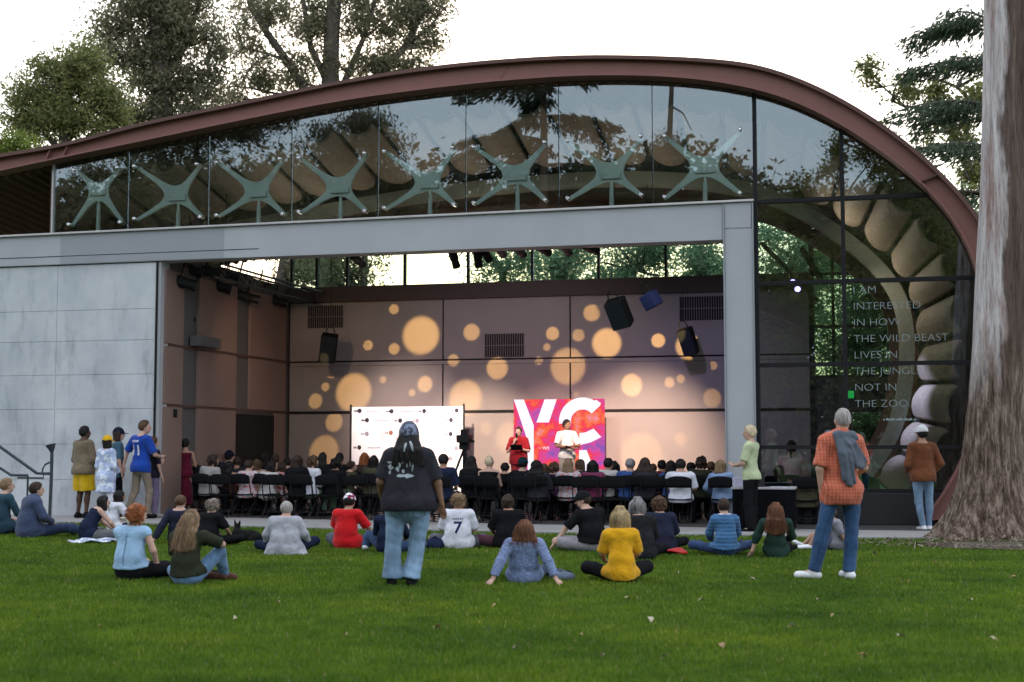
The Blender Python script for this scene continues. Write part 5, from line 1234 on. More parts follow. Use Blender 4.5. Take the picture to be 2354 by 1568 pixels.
def make_hair(J, o, c):
    H = J['H']; Rh = o['hr']; hs = o['hs']; st = c['style']; rt, fw, up = basis(J); L_ = c.get('len', .3); th = c.get('thick', .014)
    lo = H-A(.3, .34, .75); hi = H+A(.3, .3, .3); f = Field(lo, hi, min(o['res'], .011)); hr = HEADR*hs
    P = lambda x, y, z: H+Rh@A(x, y, z)
    f.ell(P(0, -.016, .024), hr*A(1, 1, .88)+th, .02, Rh)
    f.plane(P(0, .045, .04), Rh@A(0, 1, -.55))                           # hairline at the face
    if st == 'short': f.plane(P(0, -.09, -.055), Rh@A(0, -.35, -1)); f.plane(P(0, .0, -.03), Rh@A(0, .55, -.8))
    elif st == 'crop': f.plane(P(0, -.09, -.05), Rh@A(0, -.3, -1)); f.plane(P(0, -.0, -.01), Rh@A(0, .6, -.8))
    elif st == 'long':
        wd = c.get('wide', 1.0); n = 9
        back = J['N']-fw*.075; 
        for i in range(-4, 5):
            x = i/4; a = P(x*.075*hs, -.055-.03*(1-x*x), .01); e0 = A(*(J['N']+rt*x*.085*wd-fw*(.075+c.get('back', 0)-.02*abs(x))+up*.0)); e1 = e0-up*(L_-.04*abs(x))+rt*x*.03*wd-fw*.02
            f.cone(a, e0, .034, .034, .02); f.cone(e0, e1, .034, .016, .02)
    elif st == 'bob':
        for i in range(-4, 5):
            x = i/4; a = P(x*.08*hs, -.05-.035*(1-x*x)+.03*abs(x), .03); f.cone(a, P(x*.095*hs*c.get('wide', 1), -.075*(1-x*x)-.01, -c.get('len', .13)), .038, .030, .02)
    elif st == 'curly':
        r = np.random.default_rng(o['seed'])
        for i in range(150):
            d = r.normal(size=3); d /= np.linalg.norm(d)
            if d[1] > .45 and d[2] < .5: continue
            q = P(*(d*(hr*A(1, 1, 1)+c.get('vol', .02))+A(0, -.018, .01))); f.ell(q, A(1, 1, 1)*(.014+.014*r.random()), .010)
        if L_ > .15:
            for i in range(90):
                x = r.uniform(-1, 1); z = r.uniform(0, 1); f.ell(P(x*(.09+.03*z), -.06+.025*r.normal()+.05*abs(x), -.02-L_*.75*z), A(1, 1, 1.3)*(.018+.012*r.random()), .012)
    elif st == 'bun':
        f.plane(P(0, -.09, -.06), Rh@A(0, -.35, -1)); f.ell(P(*c.get('at', (0, -.05, .135))), A(.045, .045, .04), .015)
    elif st == 'pony':
        f.plane(P(0, -.09, -.05), Rh@A(0, -.35, -1)); f.cone(P(0, -.11, .05), P(0, -.16, -.02), .03, .035, .02); f.cone(P(0, -.16, -.02), P(0, -.13, -.02-L_), .035, .014, .02)
    if st not in ('short', 'crop'): f.wrinkle(.006, 8, o['seed'], .22)
    else: f.wrinkle(.0025, 9, o['seed'])
    if c.get('bald'): f.plane(P(0, 0, .095), Rh@A(0, .3, 1))
    me = field_mesh('hair', f, 1)
    if c.get('strands'): add_strands(me, J, o, c)
    return me
def add_strands(me, J, o, c):
    H = J['H']; Rh = o['hr']; hs = o['hs']; rt, fw, up = basis(J); L_ = c.get('len', .3); st = c['style']; r = random.Random(o['seed']); wd = c.get('wide', 1.0); bk = c.get('back', .0)
    P = lambda x, y, z: H+Rh@A(x, y, z)
    bm = bmesh.new(); bm.from_mesh(me)
    for k in range(c['strands']):
        x = r.uniform(-1, 1); j = lambda s_: A(r.gauss(0, s_), r.gauss(0, s_), r.gauss(0, s_))
        top = P(x*.030+r.gauss(0, .008), -.02+r.gauss(0, .025), .142*hs**.5)+j(.003); sd = P(x*.094*hs, -.045-.068*(1-x*x)**.5, .055)+j(.006)
        if st == 'long':
            e0 = J['N']+rt*x*.10*wd-fw*(.095+bk-.02*abs(x))+j(.012); e1 = e0-up*(L_*r.uniform(.7, 1.12)-.03*abs(x))+rt*x*.03*wd-fw*.012+j(.018); pts = [top, sd, mixv(sd, e0, .5)+j(.010), e0, mixv(e0, e1, .5)+j(.012), e1]
        elif st == 'bob':
            e0 = P(x*.108*hs*wd, -.085*(1-x*x)**.5-.02, -c.get('len', .13)*r.uniform(.75, 1.15))+j(.008); pts = [top, sd, mixv(sd, e0, .5)+Rh@A(x*.008, -.006, 0)+j(.006), e0]
        else:
            a = r.uniform(0, 6.283); d = A(math.cos(a), math.sin(a)*1.0-.3, r.uniform(-.4, 1)); d /= np.linalg.norm(d); q = P(*(d*(HEADR*hs+.022)+A(0, -.016, .015)))
            if d[1] > .5: continue
            pts = [q, q+Rh@(d*.012)+j(.012), q+Rh@(d*.018-A(0, 0, .022))+j(.014)]
        pts = pts[c.get('skip', 0):]; w0 = r.uniform(.0035, .0065); prev = None
        for i, p in enumerate(pts):
            t = (pts[min(i+1, len(pts)-1)]-pts[max(i-1, 0)]); out_ = p-P(0, 0, 0); sdv = np.cross(t, out_); sdv = sdv/max(1e-6, np.linalg.norm(sdv)); w_ = w0*(1-.8*i/(len(pts)-1)); on = out_/max(1e-6, np.linalg.norm(out_))*.006
            cur = [bm.verts.new(Vector(p+sdv*w_+on*.3)), bm.verts.new(Vector(p+on)), bm.verts.new(Vector(p-sdv*w_+on*.3))]
            if prev: bm.faces.new((prev[0], prev[1], cur[1], cur[0])); bm.faces.new((prev[1], prev[2], cur[2], cur[1]))
            prev = cur
    for f_ in bm.faces: f_.smooth = True
    bm.to_mesh(me); bm.free()
def make_cap(J, o, c):
    H = J['H']; Rh = o['hr']; hs = o['hs']; f = Field(H-A(.28, .28, .2), H+A(.28, .28, .25), min(o['res'], .010)); hr = HEADR*hs; P = lambda x, y, z: H+Rh@A(x, y, z)
    f.ell(P(0, -.014, .026), hr*A(1, 1, .95)+.022, .01, Rh); f.plane(P(0, 0, c.get('low', .025)), Rh@A(0, c.get('tip', -.12), -1))
    if c.get('brim', 1):
        s = c.get('dir', 1); f.cone(P(0, s*.09, .036), P(0, s*.155, .030), .065, .05, .004, .14, Rh@A(0, .1, 1))
    return field_mesh('cap', f)
# ---------------------------------------------------------------- materials of skin, cloth, hair
SKIN = {'fair': (.50, .31, .235), 'tan': (.36, .205, .135), 'brown': (.20, .105, .065), 'dark': (.085, .045, .03)}
def skin(k): return varied('skin_'+k, SKIN[k], .55, 6, .1, bmp=.05)
CLOTH_N = [0]
def cloth(name, col, pat=None, rough=.9):
    if name in MATS: return MATS[name]
    m, b, n, l = principled(name, col, rough, 0, .15); v = tex_coord(n, l); f = noise(n, l, v, 5, 5, .65); f2 = noise(n, l, v, 90, 2)
    c = ramp(n, l, f, [(.3, c3(col, .78)), (.7, c3(col, 1.2))])
    if pat == 'denim':
        f3 = noise(n, l, tex_coord(n, l, (1, 1, .35)), 4.5, 4); c = ramp(n, l, f3, [(.3, c3(col, .6)), (.5, col), (.72, c3(col, 1.55))])
    elif pat == 'plaid':
        sx = n.new('ShaderNodeSeparateXYZ'); l.new(v, sx.inputs[0]); outs = []
        for ch in ('X', 'Z'):
            w = n.new('ShaderNodeMath'); w.operation = 'MULTIPLY_ADD'; w.inputs[1].default_value = 2*math.pi/.034; l.new(f, w.inputs[2]); l.new(sx.outputs[ch], w.inputs[0])
            s_ = n.new('ShaderNodeMath'); s_.operation = 'SINE'; l.new(w.outputs[0], s_.inputs[0]); g = n.new('ShaderNodeMath'); g.operation = 'GREATER_THAN'; g.inputs[1].default_value = .62; l.new(s_.outputs[0], g.inputs[0]); outs.append(g.outputs[0])
        c = mixc(n, l, c, (min(1, col[0]*1.12), min(1, col[1]*1.5+.02), min(1, col[2]*1.7+.02)), outs[0]); mm = n.new('ShaderNodeMath'); mm.operation = 'MULTIPLY'; mm.inputs[1].default_value = .28; l.new(outs[1], mm.inputs[0]); c = mixc(n, l, c, (col[0]*.35, col[1]*.35, col[2]*.5), mm.outputs[0])
    elif pat in ('floral', 'stripe', 'heather', 'camo', 'paisley'):
        if pat == 'stripe':
            sx = n.new('ShaderNodeSeparateXYZ'); l.new(v, sx.inputs[0]); w = n.new('ShaderNodeMath'); w.operation = 'MULTIPLY'; w.inputs[1].default_value = 2*math.pi/.06; l.new(sx.outputs['Z'], w.inputs[0]); s_ = n.new('ShaderNodeMath'); s_.operation = 'SINE'; l.new(w.outputs[0], s_.inputs[0]); g = n.new('ShaderNodeMath'); g.operation = 'GREATER_THAN'; g.inputs[1].default_value = .75; l.new(s_.outputs[0], g.inputs[0]); c = mixc(n, l, c, c3(col, 1.7), g.outputs[0])
        else:
            sc = {'floral': 14, 'heather': 40, 'camo': 9, 'paisley': 26}[pat]; f3 = noise(n, l, v, sc, 3, .7)
            alt = {'floral': (.55, .2, .18), 'heather': c3(col, 1.5), 'camo': (.75, .78, .85), 'paisley': (.20, .23, .32)}[pat]
            c = mixc(n, l, c, alt, ramp(n, l, f3, [(.5, (0, 0, 0)), (.56, (1, 1, 1))]))
    l.new(c, b.inputs['Base Color']); b.inputs['Sheen Weight'].default_value = .12 if max(col) > .06 else 0.0; b.inputs['Specular IOR Level'].default_value = .15 if max(col) > .06 else .06
    wv = n.new('ShaderNodeTexNoise'); wv.inputs['Scale'].default_value = 7; wv.inputs['Detail'].default_value = 2; wv.inputs['Distortion'].default_value = 1.6; l.new(tex_coord(n, l, (1, 1, .75), rot=(.3, .5, 0)), wv.inputs['Vector'])
    ad = n.new('ShaderNodeMath'); ad.operation = 'MULTIPLY_ADD'; ad.inputs[1].default_value = .12; l.new(f2, ad.inputs[0]); l.new(wv.outputs['Fac'], ad.inputs[2])
    bump(n, l, b, ad.outputs[0], .55, .035); MATS[name] = m; return m
def hairm(name, col):
    if name in MATS: return MATS[name]
    m, b, n, l = principled(name, col, .6, 0, .18); v = tex_coord(n, l, (1, 1, .12)); f = noise(n, l, v, 60, 3, .7); f2 = noise(n, l, tex_coord(n, l, (1, 1, .4)), 9, 3)
    c = ramp(n, l, f, [(.3, c3(col, .45)), (.7, c3(col, 1.5))]); c = mixc(n, l, c, ramp(n, l, f2, [(.3, (.7, .7, .7)), (.7, (1.25, 1.2, 1.15))]), 1, 'MULTIPLY')
    l.new(c, b.inputs['Base Color']); bump(n, l, b, f, .5, .006); MATS[name] = m; return m
HC = {'black': (.012, .010, .010), 'darkbrown': (.035, .022, .016), 'brown': (.085, .05, .03), 'lightbrown': (.20, .13, .075), 'blond': (.42, .31, .17), 'paleblond': (.52, .43, .30), 'red': (.26, .085, .03), 'auburn': (.13, .055, .03), 'grey': (.22, .215, .22), 'silver': (.30, .28, .27), 'greybrown': (.20, .165, .14)}
def person(at, yaw, J, label, sk='fair', scale=1.0, w=1.0, b=1.0, hs=1.0, arm=1.0, head=(0, 0, 0), res=.012, seed=1, shirt=None, trousers=None, skirt=None, shoes=None, hair=None, cap=None, group=None, flat=True, zscale=None):
    o = dict(res=res, w=w, b=b, hs=hs, arm=arm, hr=headrot(*head), seed=seed, flat=flat)
    me = make_body(J, o); body = link('person', me, skin(sk)); body.location = at; body.rotation_euler.z = yaw; body.scale = (scale, scale, zscale or scale); tag(body, label, 'person', group)
    out = {'body': body}
    def part(nm, mesh, mat): out[nm] = link(nm, mesh, mat, body); return out[nm]
    if trousers: part(trousers.get('name', 'trousers'), make_trousers(J, o, trousers), trousers['m'])
    if skirt: part('skirt', make_skirt(J, o, skirt), skirt['m'])
    if shirt: part(shirt.get('name', 'shirt'), make_shirt(J, o, shirt), shirt['m'])
    if shoes:
        for S in 'LR': part('shoe', make_shoe(J, o, shoes, S), shoes['m'])
    if hair: part('hair', make_hair(J, o, hair), hairm('hair_'+hair['c'], HC[hair['c']]))
    if cap: part(cap.get('name', 'cap'), make_cap(J, o, cap), cap['m'])
    return out
def decal(me, target, mat, name, origin, right, up, fwd, lift=.004):
    """wrap flat lettering (mesh in its own x, y) onto the back of a shirt"""
    bm = bmesh.new(); bm.from_mesh(me)
    for _ in range(2): bmesh.ops.subdivide_edges(bm, edges=[e for e in bm.edges if e.calc_length() > .025], cuts=1)
    bmesh.ops.triangulate(bm, faces=bm.faces)
    tm = target.data; bv = BVHTree.FromPolygons([v.co[:] for v in tm.vertices], [p.vertices[:] for p in tm.polygons])
    right, up, fwd, origin = Vector(right), Vector(up), Vector(fwd), Vector(origin)
    for v in bm.verts:
        x, y, z = v.co; p = origin+right*x+up*y; h = bv.ray_cast(p-fwd*.6, fwd)
        v.co = (h[0] if h[0] else p)-fwd*(lift+max(0, z))
    bm.to_mesh(me); bm.free(); return link(name, me, mat, target)
# ================================================================ who is on the lawn
C = lambda n, col, pat=None: cloth('cloth_'+n, col, pat)
JEANL = C('light_denim', (.175, .265, .375), 'denim'); JEAN = C('blue_denim', (.028, .065, .14), 'denim'); JEAND = C('dark_denim', (.02, .032, .07), 'denim'); BLACK = C('black', (.010, .010, .012)); CHAR = C('charcoal', (.028, .027, .034)); NAVY = C('navy', (.014, .02, .045))
WHITE = C('white', (.62, .62, .68)); GREYH = C('grey_hoodie', (.36, .36, .40)); KHAKI = C('khaki', (.22, .175, .13)); RED = C('red', (.52, .008, .012)); YEL = C('mustard', (.62, .31, .008)); ORANGE = C('orange_plaid', (.50, .115, .062), 'plaid')
SH_W = C('white_shoe', (.65, .65, .66)); SH_B = C('black_shoe', (.012, .012, .013)); SH_G = C('grey_shoe', (.25, .24, .23))
def place(x, y_feet, y_head, base_h, z=0.0):
    p = ground(x, y_feet, z); d = ray(x, y_head); k = p.y/d.y; h = CAM_H+d.z*k-z; return p, h/base_h
HS, HG = 1.772, .925
res1 = .0105
# --- standing, nearest: woman in bandana
p, s = place(938, 1346, 975, HS)
J = pose_stand(hL=A(-.13, 0, .92), hR=A(.13, 0, .92), kL=A(-.15, .02, .49), kR=A(.09, .04, .49), aL=A(-.17, -.02, .08), aR=A(.035, -.04, .08), tL=A(-.19, .14, .03), tR=A(.055, .13, .03), SL=A(-.19, -.01, 1.42), SR=A(.19, -.01, 1.42),
               EL=A(-.295, -.0, 1.14), ER=A(.305, -.01, 1.12), WL=A(-.29, .16, .95), WR=A(.355, .0, .88), HL=A(-.26, .24, .90), HR=A(.37, .03, .775))
q = person(p+Vector((0, 0, 0)), R(2), J, 'heavy-set person with bandana and long black hair standing in a black tee and pale jeans', 'brown', s*1.04, w=1.2, b=1.36, arm=1.10, res=res1, seed=3, zscale=s,
           shirt=dict(m=CHAR, sleeve=.44, loose=.022, hem=.12, arm=.03), trousers=dict(m=JEANL, loose=.016, bottom=.035, wr=1.8), shoes=dict(m=SH_B), hair=dict(style='long', c='black', len=.20, wide=1.4, thick=.016, back=.06, strands=130, skip=3))
o_ = dict(res=.010, hr=headrot(0), hs=1.12)
bm_ = make_cap(J, o_, dict(brim=0, tip=-.30, low=-.035)); bd = link('bandana', bm_, cloth('cloth_bandana', (.05, .055, .08), 'paisley'), q['body'])
m = MB(); H = J['H']
for sx, ex in ((-.012, -.045), (.014, .05)): m.tube([(sx, H[1]-.15, H[2]-.05), ((sx+ex)/2, H[1]-.185, H[2]-.09), (ex, H[1]-.20, H[2]-.17)], [.010, .014, .010], 6)
m.build('bandana_tails', cloth('cloth_pale_tail', (.45, .50, .55)), bd, smooth=True)
bmm = bmesh.new(); rr = random.Random(4)
def blot(cx, cy, rx, ry, n=11):
    vs = [bmm.verts.new((cx+math.cos(6.283*i/n)*rx*rr.uniform(.55, 1.25), cy+math.sin(6.283*i/n)*ry*rr.uniform(.55, 1.25), 0)) for i in range(n)]; bmm.faces.new(vs)
for a_ in ((-.165, .06, .035, .012), (-.15, .015, .035, .035), (-.11, .035, .03, .02), (-.08, -.01, .022, .03), (-.165, -.05, .014, .03), (-.055, .03, .02, .03), (-.02, -.035, .018, .02), (.0, -.085, .085, .02), (.03, -.095, .03, .018), (.02, .03, .008, .03), (.075, .01, .014, .05), (.05, .04, .008, .03), (-.03, .06, .012, .02)): blot(*a_)
me = bpy.data.meshes.new('print'); bmm.to_mesh(me); bmm.free()
decal(me, q['shirt'], cloth('cloth_print_pale', (.40, .45, .48)), 'print', (-.03, 0, 1.29), (1, 0, 0), (0, 0, 1), (0, 1, 0), .003)
Q1 = q
# --- standing: man in orange plaid shirt, sweater over the shoulder
p, s = place(1938, 1331, 938, HS)
J = pose_stand(hL=A(-.10, 0, .92), hR=A(.10, 0, .92), kL=A(-.19, .03, .50), kR=A(.10, .01, .49), aL=A(-.315, .0, .08), aR=A(.06, -.03, .08), tL=A(-.45, .08, .03), tR=A(.05, .14, .03), SL=A(-.175, -.01, 1.42), SR=A(.175, -.01, 1.42),
               EL=A(-.245, -.04, 1.14), ER=A(.26, .03, 1.15), WL=A(-.205, .03, .90), WR=A(.18, .20, 1.03), HL=A(-.18, .06, .81), HR=A(.11, .25, 1.02), H=A(.03, .015, 1.64))
q = person(p, R(6), J, 'grey-haired man standing in orange plaid shirt and blue jeans with a sweater over his shoulder', 'fair', s, w=.95, b=1.05, arm=1.0, res=res1, seed=5, head=(R(-4), 0, 0),
           shirt=dict(m=ORANGE, sleeve=.46, loose=.024, hem=.17, arm=.026, flare=1.02, wr=1.6, hemcut=1, collar=.02), trousers=dict(m=JEAN, loose=.012, bottom=.012, wr=1.6), shoes=dict(m=SH_W), hair=dict(style='crop', c='silver', thick=.005))
f = Field((-.4, -.36, .85), (.42, .32, 1.62), .009)
N0 = np.array((-.05, -.075, 1.485))
for q_, (x_, z_, y_) in enumerate(((-.035, 1.03, -.185), (.005, .985, -.195), (.045, .975, -.19), (.085, 1.0, -.18), (.11, 1.17, -.165), (.145, 1.155, -.155), (.18, 1.16, -.13), (.215, 1.18, -.10), (.245, 1.22, -.05), (.255, 1.29, .0), (.235, 1.37, .04))):
    u = q_/10; a_ = N0+np.array((-.035+.075*u, -.02+.03*u, .01-.005*u)); e_ = np.array((x_, y_, z_)); m_ = (a_+e_)/2+np.array((.012*math.sin(q_*2.2), -.030-.014*(q_ % 2), .05+.02*u))
    f.cone(a_, m_, .030, .030+.004*(q_ % 2), .008); f.cone(m_, e_, .030, .022, .008)
f.cone((-.12, .03, 1.50), N0, .04, .045, .03); f.cone(N0, (.10, -.05, 1.475), .05, .045, .03); f.cone((.10, -.05, 1.475), (.20, .02, 1.43), .045, .04, .03)
f.wrinkle(.005, 5.5, 9, .5)
me = field_mesh('draped_sweater', f, 0); link('draped_sweater', me, cloth('cloth_slate', (.085, .10, .125)), q['body'])
def line_decal(target, pts, wd, mat, name, rt_=(1, 0, 0)):
    bmm = bmesh.new(); pts = [Vector((a, b_, 0)) for a, b_ in pts]; q0 = None
    for k, p_ in enumerate(pts):
        t_ = (pts[min(k+1, len(pts)-1)]-pts[max(0, k-1)]).normalized(); n_ = Vector((-t_.y, t_.x, 0))*wd/2; cur = (bmm.verts.new(p_+n_), bmm.verts.new(p_-n_))
        if q0: bmm.faces.new((q0[0], q0[1], cur[1], cur[0]))
        q0 = cur
    me = bpy.data.meshes.new(name); bmm.to_mesh(me); bmm.free(); return decal(me, target, mat, name, (0, 0, 0), rt_, (0, 0, 1), (0, 1, 0), .003)
SEAM = cloth('cloth_denim_seam', (.018, .045, .10)); SEAML = cloth('cloth_pale_seam', (.09, .15, .23))
for sx in (-1, 1): line_decal(q['trousers'], [(sx*.035, .88), (sx*.035, .79), (sx*.085, .765), (sx*.135, .79), (sx*.135, .89)], .007, SEAM, 'pocket_seam')
line_decal(q['trousers'], [(-.30, .20), (-.24, .4), (-.16, .62), (-.10, .74)], .006, SEAM, 'leg_seam')
for sx in (-1, 1): line_decal(Q1['trousers'], [(sx*.05, .88), (sx*.05, .77), (sx*.11, .74), (sx*.175, .77), (sx*.175, .88)], .008, SEAML, 'pocket_seam')
line_decal(Q1['trousers'], [(.0, .90), (.0, .76)], .008, SEAML, 'seat_seam')
# --- standing: rust sweater, white cap
p, s = place(2124, 1222, 979, HS)
J = pose_stand(aL=A(-.02, -.02, .08), tL=A(-.03, .13, .03), kL=A(-.07, .03, .49), aR=A(.10, .02, .08), EL=A(-.26, .0, 1.12), ER=A(.30, -.04, 1.14), WL=A(-.20, .17, 1.0), WR=A(.17, .10, .95), HL=A(-.14, .24, 1.0), HR=A(.12, .16, .90), tR=A(.12, .18, .03))
person(p, R(8), J, 'person in rust-brown sweater, white cap and pale jeans standing left of the big tree trunk', 'tan', s, w=1.05, b=1.08, seed=6, head=(R(15), 0, 0), shirt=dict(m=C('rust', (.145, .05, .02)), sleeve=.97, loose=.026, hem=.10, arm=.024, wr=1.5), trousers=dict(m=JEANL, loose=.004), shoes=dict(m=SH_W), hair=dict(style='short', c='black'), cap=dict(m=C('white_cap', (.62, .63, .64)), dir=1))
# --- standing: pale lime tee, blond, looking left
p, s = place(1728, 1226, 977, HS)
J = pose_stand(EL=A(-.24, .05, 1.15), ER=A(.24, .05, 1.15), WL=A(-.10, .27, 1.10), WR=A(.08, .28, 1.10), HL=A(-.03, .33, 1.14), HR=A(.02, .34, 1.15), aL=A(-.08, -.02, .08), aR=A(.09, .02, .08))
person(p, R(62), J, 'short-haired blond person in pale lime tee and black trousers standing by the steel column', 'fair', s, w=.92, b=.92, seed=7, head=(R(12), R(-6), 0), shirt=dict(m=C('pale_lime', (.44, .49, .30)), sleeve=.45, loose=.024, hem=.06, arm=.026), trousers=dict(m=BLACK, loose=.022, bottom=.02), shoes=dict(m=SH_B), hair=dict(style='short', c='paleblond'))
# --- group by the concrete wall
def stand(x, yf, yh, yaw, label, sk, J=None, z=.035, **k):
    p, s = place(x, yf, yh, HS, z); return person(p, R(yaw), J or pose_stand(), label, sk, s, **k)
stand(190, 1191, 979, -35, 'man in tan sweater and yellow shorts standing by the concrete wall', 'dark', pose_stand(EL=A(-.26, .0, 1.12), ER=A(.26, .02, 1.12), WL=A(-.16, .20, 1.02), WR=A(.16, .20, .98), HL=A(-.08, .26, 1.0), HR=A(.08, .27, .97)), w=1.12, b=1.2, seed=8, res=.014, head=(R(-20), 0, 0),
      shirt=dict(m=C('tan_knit', (.17, .13, .085)), sleeve=.97, loose=.03, hem=.10, arm=.03), trousers=dict(m=C('yellow_shorts', (.58, .37, .01)), len=.46, loose=.035, bottom=.02, name='shorts'), shoes=dict(m=SH_B), hair=dict(style='short', c='black'))
stand(243, 1194, 1002, -35, 'person in a long pale blue-white shirt and yellow cap by the wall', 'fair', pose_stand(WL=A(-.14, .2, 1.0), WR=A(.14, .2, 1.0), HL=A(-.08, .26, 1.0), HR=A(.06, .26, 1.0)), w=1.0, b=1.1, seed=9, res=.014, shirt=dict(m=C('cloudy_blue', (.40, .47, .66), 'camo'), sleeve=.95, loose=.035, hem=.36, arm=.03, flare=1.15), trousers=dict(m=WHITE, loose=.015), shoes=dict(m=SH_W), hair=dict(style='bob', c='black', len=.10), cap=dict(m=C('yellow_cap', (.62, .36, .01)), dir=1))
stand(268, 1189.5, 984, -70, 'person in teal shirt and navy cap half hidden behind the yellow-capped one', 'fair', pose_stand(ER=A(.28, .0, 1.12), WR=A(.30, .05, .90), HR=A(.30, .08, .80)), w=1.0, b=1.0, seed=10, res=.014, shirt=dict(m=C('teal_shirt', (.05, .11, .16)), sleeve=.45, loose=.025, hem=.14), trousers=dict(m=BLACK), shoes=dict(m=SH_B), hair=dict(style='bob', c='darkbrown', len=.10), cap=dict(m=C('navy_cap', (.012, .014, .03)), dir=1))
q = stand(322, 1192, 966, -34, 'man in royal blue jersey and khaki trousers leaning at the hall corner', 'fair', pose_stand(H=A(.02, .06, 1.64), EL=A(-.34, -.03, 1.20), WL=A(-.40, -.06, .95), HL=A(-.40, -.05, .85), ER=A(.29, .06, 1.15), WR=A(.22, .29, 1.10), HR=A(.18, .36, 1.13), kL=A(-.12, -.02, .49), aL=A(-.20, -.16, .08), tL=A(-.22, -.01, .03), kR=A(.12, .10, .49), aR=A(.12, .06, .08), tR=A(.14, .22, .03)), w=.98, b=.98, seed=11, res=.013, head=(R(-48), 0, 0),
      shirt=dict(m=C('royal_blue', (.012, .055, .32)), sleeve=.45, loose=.026, hem=.10, arm=.028), trousers=dict(m=KHAKI, loose=.008), shoes=dict(m=SH_B), hair=dict(style='short', c='brown'))
me = text_mesh('11', .26, 0, .004, 'CENTER'); decal(me, q['shirt'], cloth('cloth_white_print', (.6, .62, .7)), 'number', (-.02, 0, 1.14), (1, 0, 0), (0, 0, 1), (0, 1, 0))
bmm = bmesh.new()
for k in range(6): x = -.09+k*.031; bmm.faces.new([bmm.verts.new(v) for v in ((x, 0, 0), (x+.022, 0, 0), (x+.022, .035+.006*(k % 2), 0), (x, .035, 0))])
me = bpy.data.meshes.new('name_print'); bmm.to_mesh(me); bmm.free(); decal(me, q['shirt'], MATS['cloth_white_print'], 'name_print', (-.02, 0, 1.375), (1, 0, 0), (0, 0, 1), (0, 1, 0))
stand(349, 1189.5, 1003, -40, 'person in lilac trousers mostly hidden behind the hall jamb', 'fair', pose_stand(EL=A(-.2, .15, 1.2), WL=A(-.05, .32, 1.25)), w=.9, b=.95, seed=12, res=.018, shirt=dict(m=C('dark_top', (.02, .02, .03)), sleeve=.45), trousers=dict(m=C('lilac', (.16, .12, .20)), loose=.02), shoes=dict(m=SH_G), hair=dict(style='short', c='brown'))
stand(424, 1180, 1008, -15, 'woman in long maroon dress standing in the hall opening', 'tan', pose_stand(EL=A(-.25, .03, 1.13), ER=A(.25, .03, 1.13), WL=A(-.12, .22, 1.12), WR=A(.12, .22, 1.12), HL=A(-.05, .26, 1.15), HR=A(.05, .26, 1.15)), w=.95, b=1.0, seed=13, res=.016, z=.046, shirt=dict(m=C('maroon', (.10, .006, .022)), sleeve=0, low=1, name='bodice'), skirt=dict(m=MATS['cloth_maroon'], to=.2), shoes=dict(m=SH_B), hair=dict(style='bun', c='black', at=(0, -.08, .09)))
stand(393, 1170, 996, -25, 'dark-haired person all in black standing left of the maroon dress', 'tan', pose_stand(), w=1.0, b=1.05, seed=14, res=.018, z=.046, shirt=dict(m=BLACK, sleeve=.97, loose=.03), trousers=dict(m=BLACK), shoes=dict(m=SH_B), hair=dict(style='long', c='black', len=.12))
# --- presenters on the stage
def pres(x, yh, t, yaw, label, sk, J, **k):
    s_, z_ = fpx(x, yh, t); return person(Wp(s_, t, .34), R(yaw), J, label, sk, (z_-.34)/HS, res=.014, zscale=(z_-.34)/HS, **k)
q = pres(1192, 981, 4.9, 168, 'presenter in dark red polo speaking into a microphone on stage', 'fair', pose_stand(EL=A(-.27, .06, 1.15), WL=A(-.08, .26, 1.2), HL=A(-.02, .30, 1.24), ER=A(.27, .05, 1.13), WR=A(.07, .20, 1.36), HR=A(.03, .20, 1.45)), w=1.1, b=1.15, seed=15, shirt=dict(m=C('dark_red', (.26, .012, .018)), sleeve=.45, loose=.03, hem=.12, arm=.03), trousers=dict(m=C('brick', (.30, .03, .03))), shoes=dict(m=SH_B), hair=dict(style='short', c='darkbrown'))
mk = MB(); mk.tube([(0, 0, 0), (0, .05, .09), (0, .06, .11), (0, .075, .135)], [.014, .016, .026, .022], 8); mo = mk.build('microphone', M_BLK); mo.location = q['body'].matrix_basis @ Vector((.02, .19, 1.42)); mo.rotation_euler = (.6, 0, R(168)); tag(mo, 'black microphone held by the presenter in red', 'microphone')
mk = MB(); mk.box((-.13, -.09, -.006), (.13, .09, .006)); mo = mk.build('tablet', M_BLK); mo.location = q['body'].matrix_basis @ Vector((-.02, .36, 1.24)); mo.rotation_euler = (.7, 0, R(168)); tag(mo, 'dark tablet held by the presenter in red', 'tablet')
pres(1303, 964, 4.8, 200, 'presenter in white tee with folded arms in front of the pink screen', 'brown', pose_stand(EL=A(-.28, .05, 1.16), WL=A(.05, .30, 1.14), HL=A(.14, .29, 1.16), ER=A(.28, .07, 1.16), WR=A(-.05, .32, 1.10), HR=A(-.14, .31, 1.10)), w=1.0, b=1.0, seed=16, head=(R(20), 0, 0), shirt=dict(m=C('bright_white', (.60, .58, .56)), sleeve=.44, loose=.022, hem=.06, arm=.028), trousers=dict(m=C('stone', (.36, .32, .26)), loose=.02), shoes=dict(m=SH_W), hair=dict(style='crop', c='black'))
